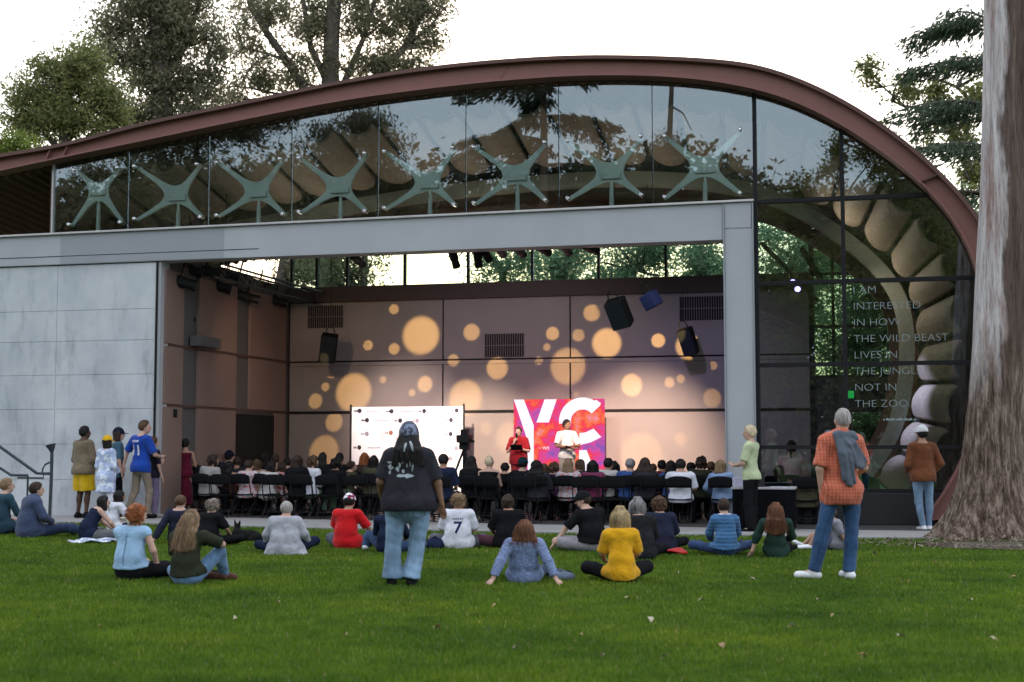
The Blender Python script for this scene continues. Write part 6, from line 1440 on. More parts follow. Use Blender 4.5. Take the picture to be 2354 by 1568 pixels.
# ================================================================ sitting on the lawn
def sit(x, yg, yh, yaw, label, sk, J=None, **k):
    J = J or pose_cross(); H_ = J['H'][2]+.135; p, s = place(x, yg, yh, H_); kk = max(.88, min(1.0, s*1.08))
    k.setdefault('flat', False); k.setdefault('res', .0115); return person(p, R(yaw), J, label, sk, kk, zscale=s, **k)
sit(1428, 1340, 1166, 2, 'blond person sitting cross-legged in a mustard yellow tee', 'fair', pose_cross(kL=A(-.36, .24, .17), kR=A(.33, .26, .18), SL=A(-.15, .02, .59), SR=A(.15, .02, .59), EL=A(-.205, .10, .36), ER=A(.205, .10, .36)), w=.86, b=.92, seed=20, shirt=dict(m=YEL, sleeve=.47, loose=.022, hem=.07, arm=.024), trousers=dict(m=BLACK, loose=.02), shoes=dict(m=SH_B), hair=dict(style='bob', c='blond', len=.12, strands=240))
LEAN = lambda **k: pose_cross(**dict(dict(P=A(0, 0, .12), W=A(0, -.05, .27), C=A(0, -.09, .52), N=A(0, -.09, .655), H=A(0, -.06, .79), SL=A(-.17, -.09, .60), SR=A(.17, -.09, .60), EL=A(-.27, -.20, .34), ER=A(.27, -.20, .34), WL=A(-.36, -.27, .09), WR=A(.36, -.27, .09), HL=A(-.40, -.33, .03), HR=A(.40, -.33, .03), kL=A(-.12, .46, .22), kR=A(.14, .46, .20), aL=A(-.05, .86, .08), aR=A(.16, .88, .08), tL=A(-.06, .93, .18), tR=A(.25, .93, .12)), **k))
sit(1205, 1340, 1196, 0, 'auburn-haired person in grey-blue sweater leaning back on both hands', 'fair', LEAN(aR=A(.42, .72, .07), tR=A(.55, .74, .06), kR=A(.25, .45, .16)), w=1.0, b=.95, seed=21, shirt=dict(m=C('grey_blue', (.14, .18, .30), 'heather'), sleeve=.92, loose=.028, hem=.10, arm=.022), trousers=dict(m=JEAND), shoes=dict(m=SH_B), hair=dict(style='long', c='auburn', len=.10, wide=1.35, thick=.02, strands=260))
q5 = sit(300, 1333, 1161, -16, 'red-haired woman in pale blue sleeveless top sitting on the grass', 'fair', pose_cross(kR=A(.42, .20, .13), aR=A(.80, .34, .07), tR=A(.92, .36, .07), kL=A(.22, .38, .13), aL=A(.62, .52, .07), tL=A(.74, .54, .06), ER=A(.27, .03, .36), WR=A(.27, .14, .14), HR=A(.27, .20, .06), EL=A(-.2, .14, .36), WL=A(-.05, .3, .25), HL=A(0, .36, .22), H=A(.05, .05, .79)), w=1.05, b=1.0, seed=22, head=(R(-25), 0, 0), shirt=dict(m=C('sky_blue', (.30, .46, .64)), sleeve=.10, loose=.02, hem=-.035, arm=.010), trousers=dict(m=BLACK, loose=.022), shoes=dict(m=SH_B), hair=dict(style='curly', c='red', vol=.010, len=0.05, strands=220))
line_decal(q5['shirt'], [(0, .19), (.0, .30), (.0, .44), (.0, .58)], .010, cloth('cloth_sky_seam', (.08, .16, .25)), 'back_seam')
cl = MB(); cl.tube([(-.06, 0, 0), (0, .02, .03), (.06, 0, 0)], [.018, .035, .018], 8); 
c_ = cl.build('hair_clip', varied('clip_cream', (.5, .42, .34), .5, 4, .1)); pw = [o for o in bpy.data.objects if o.get('label', '').startswith('red-haired woman')][0]; c_.parent = pw; c_.location = (-.045, -.07, .73); c_.rotation_euler = (0, .5, 0)
sit(428, 1345, 1174, -22, 'woman with long light-brown hair in olive tee, one arm over her raised knee', 'fair', pose_cross(kR=A(.24, .30, .40), aR=A(.18, .50, .09), tR=A(.24, .62, .05), kL=A(-.36, .26, .15), aL=A(-.02, .40, .09), tL=A(.2, .46, .07), SR=A(.19, .05, .61), ER=A(.33, .22, .50), WR=A(.20, .42, .46), HR=A(.12, .47, .44)), w=.98, b=.95, seed=23, shirt=dict(m=C('olive', (.028, .032, .020)), sleeve=.46, loose=.026, hem=.0, arm=.03), trousers=dict(m=C('mid_denim', (.11, .19, .31), 'denim'), loose=.016), shoes=dict(m=C('brown_shoe', (.08, .03, .02))), hair=dict(style='long', c='lightbrown', len=.26, wide=1.2, thick=.016, back=.02, strands=320))
sit(68, 1236, 1108, -48, 'dark-haired man in blue-grey shirt with his legs stretched right', 'fair', pose_cross(kR=A(.22, .50, .15), kL=A(-.05, .52, .15), aR=A(.20, .92, .08), aL=A(0, .95, .08), tR=A(.2, 1.02, .15), tL=A(0, 1.04, .15), EL=A(-.26, .05, .36), ER=A(.27, .10, .35)), w=1.1, b=1.12, seed=24, head=(R(-12), 0, 0), shirt=dict(m=C('dusk_blue', (.045, .06, .115)), sleeve=.96, loose=.03, hem=.10, arm=.026, collar=.03), trousers=dict(m=JEAND), shoes=dict(m=SH_B), hair=dict(style='short', c='darkbrown'))
sit(2, 1228, 1099, -35, 'fair-haired person in dark teal jacket cut off by the left edge', 'fair', None, w=1.0, b=1.05, seed=25, head=(R(-20), 0, 0), shirt=dict(m=C('teal_jacket', (.02, .05, .075)), sleeve=.97, loose=.03), trousers=dict(m=JEAND), shoes=dict(m=SH_B), hair=dict(style='short', c='lightbrown'))
sit(205, 1243, 1140, -55, 'woman in black tank top with bobbed black hair leaning forward', 'fair', pose_cross(C=A(0, .10, .50), N=A(0, .17, .61), H=A(0, .24, .72), SL=A(-.17, .12, .57), SR=A(.17, .12, .57), EL=A(-.22, .30, .34), ER=A(.24, .28, .34), WL=A(-.1, .45, .2), WR=A(.16, .46, .14), HL=A(-.05, .52, .16), HR=A(.12, .52, .10)), w=1.0, b=1.05, seed=26, shirt=dict(m=NAVY, sleeve=0, low=1, name='tank_top', loose=.014, hem=.06), trousers=dict(m=C('grey_trousers', (.12, .12, .12))), hair=dict(style='bob', c='black', len=.13, wide=1.25))
sit(263, 1222, 1129, -45, 'dark-haired child in white tee sitting near the path', 'tan', None, w=.85, b=.85, hs=1.1, seed=27, shirt=dict(m=WHITE, sleeve=.46, loose=.022, arm=.03), trousers=dict(m=NAVY, len=.46, name='shorts'), shoes=dict(m=SH_B), hair=dict(style='bob', c='black', len=.08))
sit(418, 1250, 1138, -12, 'man with cropped brown hair in dark navy shirt leaning back', 'fair', LEAN(), w=1.1, b=1.1, seed=28, shirt=dict(m=C('ink', (.022, .024, .042)), sleeve=.96, loose=.028, arm=.022), trousers=dict(m=JEAND), shoes=dict(m=SH_B), hair=dict(style='crop', c='brown'))
q8 = sit(480, 1256, 1148, -30, 'wavy-haired person in black tee with sunglasses pushed up on the head', 'fair', None, w=1.0, b=1.05, seed=29, shirt=dict(m=BLACK, sleeve=.48, loose=.028, arm=.03), trousers=dict(m=BLACK), shoes=dict(m=SH_B), hair=dict(style='curly', c='greybrown', vol=.012, len=.1, strands=200))
sg = MB(); H8 = pose_cross()['H']
for sx in (-1, 1): sg.tube([(H8[0]+sx*.036, H8[1]+.075, H8[2]+.105), (H8[0]+sx*.036, H8[1]+.090, H8[2]+.112)], .030, 10); sg.tube([(H8[0]+sx*.065, H8[1]+.07, H8[2]+.10), (H8[0]+sx*.10, H8[1]-.02, H8[2]+.055)], .008, 5)
sg.build('sunglasses', varied('sunglass_black', (.01, .01, .012), .2, 5, .1), q8['body'])
sit(655, 1276, 1153, 0, 'grey-haired person in a pale grey hoodie spread wide on the grass', 'fair', pose_cross(EL=A(-.27, .06, .36), ER=A(.27, .06, .36), WL=A(-.30, .22, .17), WR=A(.30, .26, .20), HL=A(-.3, .3, .15), HR=A(.28, .34, .2), kR=A(.38, .34, .22)), w=1.08, b=1.12, seed=30, shirt=dict(m=GREYH, sleeve=.97, loose=.035, hem=.13, arm=.026, flare=1.5, hood=1, hemcut=0, ground=1, wr=1.8), trousers=dict(m=NAVY, loose=.02), shoes=dict(m=SH_B), hair=dict(style='short', c='silver'))
sit(797, 1261, 1136, -18, 'person in bright red tee and a blue and red cap sitting on the grass', 'tan', pose_cross(EL=A(-.25, .10, .36), ER=A(.29, .14, .36), WR=A(.30, .34, .22), HR=A(.30, .42, .18), kR=A(.40, .36, .15)), w=1.02, b=1.05, seed=31, shirt=dict(m=RED, sleeve=.48, loose=.03, hem=.11, arm=.032), trousers=dict(m=C('slate_shorts', (.07, .08, .11)), len=.47, name='shorts', loose=.02), shoes=dict(m=SH_G), hair=dict(style='short', c='black'), cap=dict(m=cloth('cloth_cap_mix', (.22, .03, .07), 'camo'), dir=1, tip=-.3))
sit(892, 1272, 1150, -20, 'person in navy mostly hidden behind the one in pale jeans', 'tan', pose_cross(kL=A(-.40, .20, .30), aL=A(-.42, .1, .09), tL=A(-.46, .22, .05)), w=.95, b=1.0, seed=32, res=.015, shirt=dict(m=NAVY, sleeve=.9), trousers=dict(m=C('navy_denim', (.022, .045, .10), 'denim'), loose=.02), shoes=dict(m=SH_W), hair=dict(style='short', c='black'))
q = sit(1053, 1262, 1136, 0, 'person with fluffy fair hair in a white football jersey numbered 7', 'fair', pose_cross(EL=A(-.26, .10, .34), ER=A(.26, .10, .34)), w=1.08, b=1.08, seed=33, shirt=dict(m=WHITE, sleeve=.49, loose=.03, hem=.11, arm=.032), trousers=dict(m=C('grey_shorts', (.09, .09, .11)), len=.48, name='shorts', loose=.02), shoes=dict(m=SH_B), hair=dict(style='curly', c='lightbrown', vol=.018, len=.14, strands=240))
me = text_mesh('7', .27, 0, .006, 'CENTER'); decal(me, q['shirt'], cloth('cloth_navy_print', (.015, .025, .085)), 'number', (0, 0, .28), (1, 0, 0), (0, 0, 1), (0, 1, 0))
bmm = bmesh.new()
for k in range(6): x = -.085+k*.029; bmm.faces.new([bmm.verts.new(v) for v in ((x, 0, 0), (x+.014, 0, 0), (x+.020, .028+.008*(k == 0), 0), (x+.004, .028, 0))])
me = bpy.data.meshes.new('name_print'); bmm.to_mesh(me); bmm.free(); decal(me, q['shirt'], MATS['cloth_navy_print'], 'name_print', (0, 0, .50), (1, 0, 0), (0, 0, 1), (0, 1, 0))
sit(1170, 1262, 1138, 14, 'short-haired person in black tee and dark plaid trousers', 'tan', pose_cross(), w=1.08, b=1.1, seed=34, shirt=dict(m=BLACK, sleeve=.48, loose=.03, arm=.032), trousers=dict(m=C('dark_plaid', (.08, .02, .03), 'plaid'), loose=.022), shoes=dict(m=SH_G), hair=dict(style='curly', c='darkbrown', vol=.004, len=0.0))
sit(1360, 1268, 1131, 38, 'person in black cap looking left with one bare arm stretched to the grass', 'fair', pose_cross(SL=A(-.19, .05, .56), EL=A(-.34, .16, .36), WL=A(-.44, .26, .14), HL=A(-.48, .31, .07), C=A(-.02, .04, .52), N=A(-.02, .09, .64), H=A(-.03, .15, .77)), w=1.1, b=1.08, seed=35, head=(R(42), R(-12), 0), shirt=dict(m=BLACK, sleeve=.47, loose=.028, arm=.03, hem=-.03), trousers=dict(m=C('pale_shorts', (.30, .28, .30)), loose=.025, len=.49, name='shorts'), shoes=dict(m=SH_G), hair=dict(style='short', c='darkbrown'), cap=dict(m=C('black_cap', (.012, .013, .014)), dir=1))
sit(1470, 1288, 1144, 12, 'grey-haired person in black jacket sitting behind the yellow tee', 'fair', pose_cross(), w=1.05, b=1.1, seed=36, shirt=dict(m=C('black_pattern', (.016, .016, .018), 'heather'), sleeve=.97, loose=.035, arm=.03), trousers=dict(m=BLACK), shoes=dict(m=SH_B), hair=dict(style='bob', c='grey', len=.09, strands=180))
sit(1518, 1268, 1144, 4, 'curly brown-haired person in navy jacket sitting on a red blanket', 'fair', pose_cross(), w=1.05, b=1.08, seed=37, shirt=dict(m=C('navy_jacket', (.02, .024, .045)), sleeve=.97, loose=.035, arm=.03, hem=.1), trousers=dict(m=BLACK), shoes=dict(m=SH_B), hair=dict(style='curly', c='brown', vol=.02, len=.13, strands=200))
q = sit(1668, 1278, 1146, 4, 'dark-haired man in blue sweater over a white collar, cross-legged', 'fair', pose_cross(SL=A(-.15, .02, .59), SR=A(.15, .02, .59), EL=A(-.205, .14, .36), ER=A(.205, .14, .36)), w=.9, b=.95, seed=38, shirt=dict(m=C('blue_knit', (.045, .115, .23), 'stripe'), sleeve=.97, loose=.026, arm=.022, hem=.0), trousers=dict(m=C('deep_denim', (.02, .04, .10), 'denim')), shoes=dict(m=SH_B), hair=dict(style='short', c='darkbrown'))
f = Field((-.2, -.15, .5), (.2, .25, .8), .011); f.cone((-.075, .03, .655), (.075, .03, .655), .03, .03, .02, cut=False); f.cone((-.06, .0, .64), (.06, .0, .64), .03, .03, .02); link('collar', field_mesh('collar', f), MATS['cloth_white'], q['body'])
sit(1785, 1282, 1156, -12, 'long auburn-haired person in dark green top propped on the left arm', 'fair', LEAN(EL=A(-.27, -.06, .36), WL=A(-.34, -.04, .11), HL=A(-.38, .0, .04), ER=A(.22, .05, .36), WR=A(.1, .25, .25), HR=A(.05, .3, .24)), w=.84, b=.9, seed=39, shirt=dict(m=C('dark_green', (.022, .045, .035)), sleeve=.75, loose=.026, arm=.022), trousers=dict(m=BLACK), shoes=dict(m=SH_B), hair=dict(style='long', c='auburn', len=.24, wide=1.2, back=.02, strands=220))
sit(1922, 1266, 1165, 82, 'person in grey with bare legs and white sneakers behind the orange plaid shirt', 'tan', pose_cross(kL=A(-.12, .28, .36), kR=A(.12, .32, .31), aL=A(-.12, .42, .09), aR=A(.10, .50, .09), tL=A(-.14, .56, .08), tR=A(.10, .61, .17), EL=A(-.22, -.08, .34), ER=A(.22, -.08, .34), WL=A(-.24, -.2, .1), WR=A(.24, -.2, .1), HL=A(-.25, -.25, .03), HR=A(.25, -.25, .03)), w=1.0, b=1.0, seed=40, shirt=dict(m=C('mid_grey', (.17, .165, .19)), sleeve=.48, loose=.028), trousers=dict(m=C('blue_shorts', (.05, .06, .10), 'heather'), len=.48, name='shorts', loose=.02), shoes=dict(m=SH_W), hair=dict(style='short', c='brown'))
# blankets, bags, dog
def blanket(x0, x1, y, depth, mat, label, seed, z=.02):
    a = ground(x0, y); b_ = ground(x1, y); m = MB(); P = []; r = random.Random(seed)
    for i in range(15):
        row = []
        for j in range(19): u = j/18; v = i/14; row.append((a.x+(b_.x-a.x)*u, a.y-.12+depth*v, z+.012*math.sin(u*11+v*5+seed)+.010*math.sin(v*13-u*7)+r.uniform(0, .004)))
        P.append(row)
    m.grid(P); o = m.build('blanket', mat, smooth=True); s_ = o.modifiers.new('thick', 'SOLIDIFY'); s_.thickness = .012; tag(o, label, 'blanket')
blanket(1462, 1578, 1276, .8, cloth('cloth_red_blanket', (.42, .012, .01)), 'bright red blanket under the curly-haired person in navy', 1, .035)
blanket(160, 258, 1250, .7, cloth('cloth_blanket_mix', (.25, .30, .42), 'camo'), 'pale blue and white blanket under the woman in a tank top', 2, .03)
def bag(x, y, w, h, mat, label):
    p = ground(x, y); f = Field((-.4, -.3, -.05), (.4, .3, .5), .016); f.ell((0, 0, h*.42), (w, w*.6, h*.5), .03); f.ell((0, -w*.35, h*.3), (w*.6, w*.3, h*.3), .04); f.cone((-w*.4, 0, h*.8), (0, 0, h*1.15), .014, .014, .01); f.cone((w*.4, 0, h*.8), (0, 0, h*1.15), .014, .014, .01); f.wrinkle(.012, 3, int(x)); f.plane((0, 0, .005), (0, 0, -1))
    o = link('bag', field_mesh('bag', f), mat); o.location = p; tag(o, label, 'bag')
bag(1000, 1262, .17, .15, NAVY, 'small dark bag on the grass left of the numbered jersey')
bag(1290, 1335, .14, .10, C('slate_bag', (.10, .13, .18)), 'slate blue cloth bag on the grass beside the grey-blue sweater')
def dog():
    p = ground(560, 1246); f = Field((-.6, -.45, -.02), (.6, .5, .62), .013)
    f.ell((.06, 0, .16), (.34, .17, .16), .05); f.ell((-.16, .0, .19), (.16, .15, .18), .06); f.ell((.30, .02, .13), (.17, .18, .13), .05)       # trunk: chest, belly, haunch
    f.cone((-.20, .02, .26), (-.18, .06, .38), .085, .075, .05); f.ell((-.17, .07, .42), (.078, .085, .075), .03); f.cone((-.17, .12, .40), (-.17, .215, .375), .045, .030, .03); f.ell((-.17, .235, .378), (.018, .014, .014), .008)
    for sx in (-1, 1): f.cone((-.17+sx*.048, .04, .46), (-.17+sx*.075, .02, .60), .040, .009, .008, .5, (0, 1, 0))
    for sy, dx in ((-.10, 0), (.10, .03)):
        f.cone((-.22+dx, sy, .14), (-.40+dx, sy, .05), .05, .035, .03); f.cone((-.40+dx, sy, .045), (-.52+dx, sy+.01, .035), .034, .032, .02)
        f.cone((.32, sy*1.3, .12), (.14, sy*1.9, .08), .08, .045, .04); f.cone((.14, sy*1.9, .06), (.30, sy*2.0, .04), .04, .03, .02)
    f.cone((.45, .0, .10), (.56, -.12, .05), .035, .018, .03); f.wrinkle(.004, 9, 3); f.plane((0, 0, .004), (0, 0, -1))
    m, b, n, l = principled('black_fur', (.007, .007, .007), .8, 0, .12); bump(n, l, b, noise(n, l, tex_coord(n, l), 120, 3), .5, .01)
    o = link('dog', field_mesh('dog', f), m); o.location = p; o.rotation_euler.z = R(8); o.scale = (.56,)*3; tag(o, 'black dog with pricked ears lying on the lawn', 'dog')
    cl = MB(); cl.tube([(-.19+math.cos(a*.5236)*.092, .035+math.sin(a*.5236)*.088, .315+.03*math.sin(a*.5236)) for a in range(13)], .012, 6); cl.build('collar', MATS['cloth_red'], o)
dog()
# ================================================================ seated audience on folding chairs
M_CHAIR = varied('chair_black', (.008, .008, .009), .85, 6, .2, spec=.06); M_CHF = varied('chair_frame', (.012, .012, .014), .6, 6, .2, spec=.15)
def chair():
    root = empty('folding_chair')
    m = MB(); P = []
    for i in range(9): u = i/8; P.append([(-.20+.40*u, -.20+.40*v, .45+.012*math.sin(u*3.14)*-1) for v in (0, .5, 1)])
    m.grid(P); o = m.build('seat', M_CHAIR, root, smooth=True); o.modifiers.new('thick', 'SOLIDIFY').thickness = .022
    m = MB(); P = []
    for i in range(13):
        u = i/12; x = -.215+.43*u; top = .845-.05*abs(2*u-1)**3; P.append([(x, -.235-.03*math.sin(u*3.1416), .64+(top-.64)*v) for v in (0, .33, .66, 1)])
    m.grid(P); o = m.build('backrest', M_CHAIR, root, smooth=True); o.modifiers.new('thick', 'SOLIDIFY').thickness = .018
    for sx in (-.22, .22):
        m = MB(); m.tube([(sx, -.24, .80), (sx, -.17, .46), (sx, .22, .01)], .011, 6); m.build('leg', M_CHF, root)
        m = MB(); m.tube([(sx*.9, .14, .45), (sx*.9, -.26, .01)], .011, 6); m.build('leg', M_CHF, root)
    m = MB(); m.tube([(-.22, .12, .14), (.22, .12, .14)], .009, 5); m.tube([(-.2, -.16, .12), (.2, -.16, .12)], .009, 5); m.build('stretcher', M_CHF, root)
    return root
CH = chair(); ch_first = [True]
def put_chair(p, yaw, label, group):
    o = CH if ch_first[0] else copy_tree(CH); ch_first[0] = False; o.location = p; o.rotation_euler.z = yaw; tag(o, label, 'chair', group)
# a few seated poses, each worn by several people with their own clothes and hair
PROTO = []
HST = dict(short=dict(style='short'), long=dict(style='long', len=.26), longw=dict(style='long', len=.18, wide=1.5, thick=.022), bob=dict(style='bob', len=.13), curly=dict(style='curly', vol=.02, len=.12), bun=dict(style='bun'), crop=dict(style='crop'), pony=dict(style='pony', len=.22))
for k, (J, hd) in enumerate(((pose_chair(), (0, 0, 0)), (pose_chair(C=A(.02, .05, .92), N=A(.03, .08, 1.04), H=A(.05, .13, 1.17), SL=A(-.16, .05, .99), SR=A(.20, .05, .97), HR=A(.02, .36, .66)), (R(-30), R(4), 0)), (pose_chair(C=A(-.02, -.03, .92), N=A(-.03, -.03, 1.05), H=A(-.04, .0, 1.19), SL=A(-.20, -.02, .97), SR=A(.16, -.02, .99), EL=A(-.30, -.02, .74), WL=A(-.22, .16, .62)), (R(35), 0, R(4))))):
    o = dict(res=.018, w=1.0, b=1.0, hs=1.0, arm=1.0, hr=headrot(*hd), seed=60+k, flat=True); d = dict(J=J, o=o, hair={})
    d['body'] = make_body(J, o); d['tee'] = make_shirt(J, o, dict(sleeve=.47, loose=.026, arm=.03, hem=.08)); d['long'] = make_shirt(J, o, dict(sleeve=.95, loose=.03, arm=.026, hem=.08)); d['tank'] = make_shirt(J, o, dict(sleeve=0, low=1, loose=.014, hem=.08))
    d['trousers'] = make_trousers(J, o, {}); d['shoes'] = [make_shoe(J, o, {}, S) for S in 'LR']; d['cap'] = make_cap(J, o, dict(dir=1)); PROTO.append(d)
def slot(name, me, mat, parent=None):
    if not me.materials: me.materials.append(mat)
    o = bpy.data.objects.new(name, me); COL.objects.link(o); o.material_slots[0].link = 'OBJECT'; o.material_slots[0].material = mat
    if parent: o.parent = parent
    return o
GA = 'audience seated on folding chairs'; taken = []
def seat(x, yh, t, label, kind, mat, hst, hc, sk='fair', pr=0, w=1.0, yaw=0, trs=None, cap=None, extra=None):
    d = PROTO[pr]; s_, z_ = fpx(x, yh, t); sc = (z_-.046)/(d['J']['H'][2]+.135); p = Wp(s_, t, .046); yw = -PHI+R(yaw)
    sx = max(.94, min(1.06, sc))*w
    dx = d['J']['H']; p = p-(ES*dx[0]+EN*0)*sx
    b = slot('person', d['body'], skin(sk)); b.location = p; b.rotation_euler.z = yw; b.scale = (sx, sx, sc); tag(b, label, 'person', GA)
    slot({'tee': 'shirt', 'long': 'shirt', 'tank': 'tank_top'}[kind], d[kind], mat, b); slot('trousers', d['trousers'], trs or BLACK, b); [slot('shoe', q_, SH_B, b) for q_ in d['shoes']]
    if hst not in d['hair']: d['hair'][hst] = make_hair(d['J'], d['o'], HST[hst])
    slot('hair', d['hair'][hst], hairm('hair_'+hc, HC[hc]), b)
    if cap: slot('cap', d['cap'], cap, b)
    put_chair(p, yw, extra or ('black folding chair under the '+' '.join(label.replace(',', '').split()[:11])), 'occupied folding chairs'); taken.append((p.x, p.y)); return b
W2 = C('off_white', (.52, .50, .48)); LG = C('light_grey', (.30, .28, .27)); FLO = C('floral', (.46, .46, .50), 'floral'); PK = C('dusty_pink', (.42, .20, .20)); PUR = C('purple_plaid', (.10, .035, .09), 'plaid'); MAG = C('magenta_plaid', (.17, .02, .06), 'plaid'); BLU = C('mid_blue', (.03, .07, .22)); LB = C('light_blue', (.20, .28, .44)); MAR = C('dark_maroon', (.11, .01, .02)); OLV = C('olive_brown', (.06, .055, .035)); PINK = C('soft_pink', (.42, .24, .28)); TANB = C('tan_top', (.36, .24, .16)); GRN = C('sage', (.10, .16, .10))
seat(1018, 1043, -1.35, 'short-haired man in navy tee seated nearest, right of the bandana', 'tee', NAVY, 'short', 'black', 'tan', 0, 1.1)
seat(484, 1046, .2, 'dark-haired person in light grey top, first in the back row at left', 'long', LG, 'curly', 'darkbrown', 'tan', 1, yaw=-10)
seat(570, 1057, .3, 'person in floral shirt with dark cropped hair in the back row at left', 'tee', FLO, 'short', 'darkbrown', 'fair', 0, 1.05, yaw=-14)
seat(619, 1061, .4, 'dark-haired person in white tee and patterned skirt at left', 'tee', W2, 'bob', 'black', 'tan', 1, trs=C('patterned', (.35, .18, .16), 'camo'), yaw=-14)
seat(682, 1046, .2, 'dark brown-haired person in black sweater, left of the white shirt', 'long', BLACK, 'bob', 'darkbrown', 'fair', 2, 1.05, yaw=-8)
seat(714, 1049, .3, 'wavy brown-haired person in bright white shirt, left of centre', 'long', WHITE, 'curly', 'brown', 'fair', 1, yaw=-10, trs=GRN)
seat(526, 1060, 1.0, 'long black-haired person with bare tan arms and a dark top', 'tank', C('rust_dark', (.06, .02, .015)), 'long', 'black', 'tan', 2, yaw=-10)
seat(645, 1063, 1.3, 'person in dusty pink top with dark hair', 'tee', PK, 'bob', 'darkbrown', 'fair', 1)
seat(523, 1037, 2.6, 'tall-sitting person in dark cap near the doorway', 'long', CHAR, 'short', 'black', 'fair', 1, cap=MATS['cloth_navy_cap'])
seat(605, 1039, 2.8, 'black-haired person sitting in front of the dark doorway', 'long', BLACK, 'bob', 'black', 'tan', 0)
seat(632, 1044, 2.0, 'person with cropped dark hair turning left near the doorway', 'tee', CHAR, 'crop', 'darkbrown', 'fair', 2, yaw=20)
seat(741, 1040, 1.6, 'person with long straight black hair in front of the warm light circle', 'long', BLACK, 'long', 'black', 'tan', 0)
seat(780, 1041, 2.2, 'short black-haired person just left of the white banner', 'long', BLACK, 'short', 'black', 'tan', 0)
seat(770, 1054, .6, 'dark bushy-haired person in black, right of the bright white shirt', 'long', BLACK, 'curly', 'black', 'tan', 1, 1.08, trs=GRN)
seat(801, 1060, 1.4, 'dark-haired person turning right at the banner edge', 'tee', OLV, 'short', 'darkbrown', 'fair', 1, yaw=-25)
seat(837, 1041, 2.6, 'red-haired person lit up before the white banner', 'long', C('dark_brown_top', (.05, .035, .03)), 'bob', 'red', 'fair', 2)
seat(858, 1047, 1.0, 'dark-haired person half hidden left of the bandana', 'long', OLV, 'bob', 'black', 'tan', 0)
seat(1083, 1049, .2, 'long dark-haired person in black behind the camera tripod', 'long', BLACK, 'longw', 'black', 'fair', 0)
seat(1124, 1049, .1, 'pale-blond person with a hair bun and black tank top', 'tank', BLACK, 'bun', 'paleblond', 'fair', 0)
seat(1201, 1053, -.1, 'person in dark teal cap and black jacket before the red presenter', 'long', BLACK, 'short', 'black', 'fair', 0, 1.08, cap=C('dark_teal_cap', (.01, .03, .035)))
seat(1232, 1059, -.2, 'person with wide long black hair below the screen', 'long', CHAR, 'longw', 'black', 'fair', 2, 1.08)
seat(1272, 1064, .6, 'curly brown-haired person in purple plaid', 'long', PUR, 'curly', 'brown', 'fair', 1)
seat(1306, 1055, .0, 'person with long light-brown hair in white and blue top', 'tee', FLO, 'long', 'lightbrown', 'fair', 0)
seat(1332, 1056, 1.4, 'brown-haired person right of the long light-brown hair', 'long', CHAR, 'bob', 'brown', 'fair', 1)
seat(1362, 1058, .2, 'black bobbed-haired person in magenta plaid shirt', 'long', MAG, 'bob', 'black', 'fair', 0, 1.05)
seat(1397, 1053, .5, 'black-haired person in pale grey tee right of the screen', 'tee', W2, 'short', 'black', 'tan', 1)
seat(1412, 1060, 1.8, 'dark-haired person in front of the pale grey tee', 'long', NAVY, 'bob', 'black', 'fair', 0)
seat(1448, 1054, .3, 'short grey-haired person in mid blue shirt', 'long', BLU, 'crop', 'grey', 'fair', 0, 1.1)
seat(1482, 1053, .1, 'person with wide wavy black hair right of the blue shirt', 'long', CHAR, 'longw', 'darkbrown', 'fair', 0, 1.06)
seat(1521, 1058, 1.6, 'dark short-haired person, left one of a close pair', 'tee', MAR, 'short', 'black', 'tan', 1)
seat(1541, 1059, 1.2, 'dark long-haired person, right one of a close pair', 'long', BLU, 'long', 'black', 'fair', 2)
seat(1564, 1055, -.5, 'broad short-haired person in white shirt whose chair back shows', 'tee', WHITE, 'short', 'black', 'fair', 0, 1.12)
seat(1612, 1051, .7, 'dark curly-haired person between white shirt and light blue shirt', 'long', C('dark_olive', (.03, .032, .02)), 'curly', 'darkbrown', 'fair', 1)
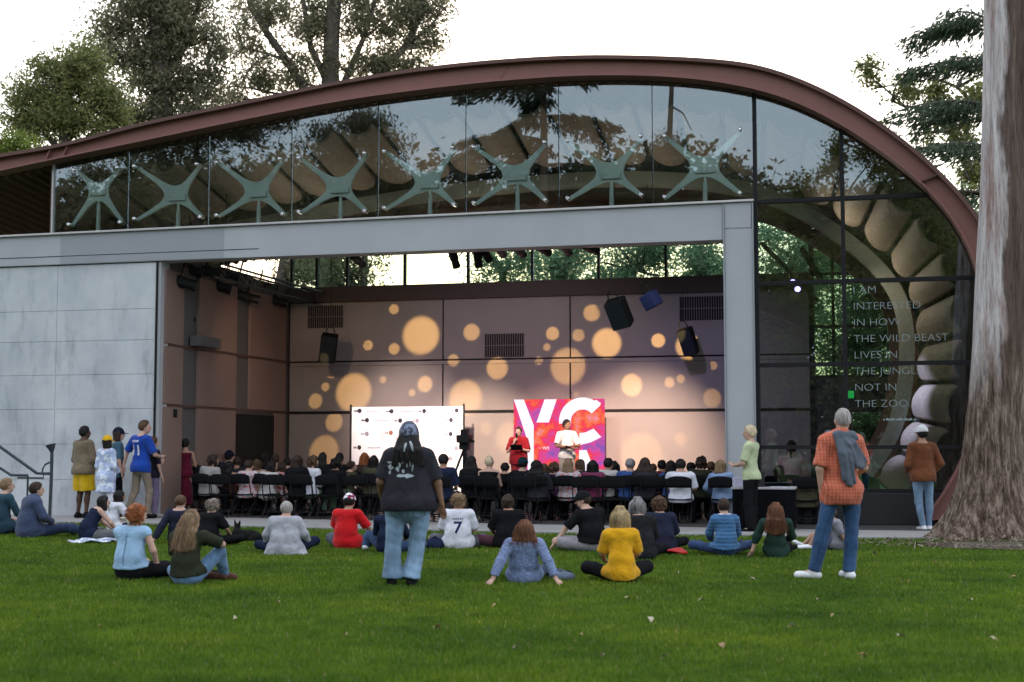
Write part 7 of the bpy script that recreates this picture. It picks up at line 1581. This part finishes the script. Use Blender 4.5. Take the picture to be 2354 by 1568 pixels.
seat(1634, 1061, 1.5, 'brown-haired person in dark maroon near the column', 'long', MAR, 'crop', 'brown', 'fair', 0)
seat(1655, 1057, -.3, 'brown bobbed-haired person in light blue shirt against the column', 'long', LB, 'bob', 'lightbrown', 'fair', 2)
seat(1819, 1012, 1.6, 'person with dark ponytail in soft pink behind the glazing', 'tee', PINK, 'pony', 'black', 'fair', 0)
seat(1790, 1070, .5, 'brown-haired person behind the draped table', 'long', OLV, 'bob', 'brown', 'fair', 1)
seat(1848, 1082, -.5, 'long dark-haired person right of the draped table', 'long', OLV, 'long', 'darkbrown', 'tan', 2)
# a few more, mostly hidden between the others
more = [(452, 1068, 1.6, 'long', BLACK, 'bob', 'black'), (545, 1050, 2.0, 'long', CHAR, 'short', 'darkbrown'), (590, 1056, 1.8, 'tee', TANB, 'bob', 'brown'), (660, 1052, 2.4, 'long', BLACK, 'short', 'black'), (1160, 1064, 1.4, 'long', BLACK, 'short', 'black'), (1250, 1066, 1.5, 'long', CHAR, 'bob', 'brown'), (1588, 1063, 1.4, 'long', NAVY, 'short', 'black'), (1500, 1066, 2.2, 'long', MAR, 'short', 'brown')]
wh = ['beside the maroon dress', 'near the doorway, dark clothes', 'in a tan top near the doorway', 'in black behind the dusty pink top', 'in black between the blond bun and the teal cap', 'in charcoal left of the purple plaid', 'in navy right of the white shirt', 'in maroon behind the wide wavy hair']
for (x, y, t, kd, mt, hs_, hc), w_ in zip(more, wh): seat(x, y, t, 'half hidden seated person '+w_, kd, mt, hs_, hc, 'tan' if x % 2 else 'fair', int(x) % 3)
# empty folding chairs in the last rows
GE = 'empty black folding chairs in the back rows'
def free(p): return all((p.x-a)**2+(p.y-b_)**2 > .46**2 for a, b_ in taken)
for t in (-.95, -.35):
    for k in range(22):
        p = Wp(-5.7+k*.56+.05*math.sin(k*3), t, .046)
        if p.x > 3.9 or (t < -.5 and (p.x < -.9 or k % 3 == 0)): continue
        if free(p) and random.random() < .9:
            taken.append((p.x, p.y)); put_chair(p, -PHI+random.uniform(-.08, .08), 'empty black folding chair in the back rows of the hall', GE)
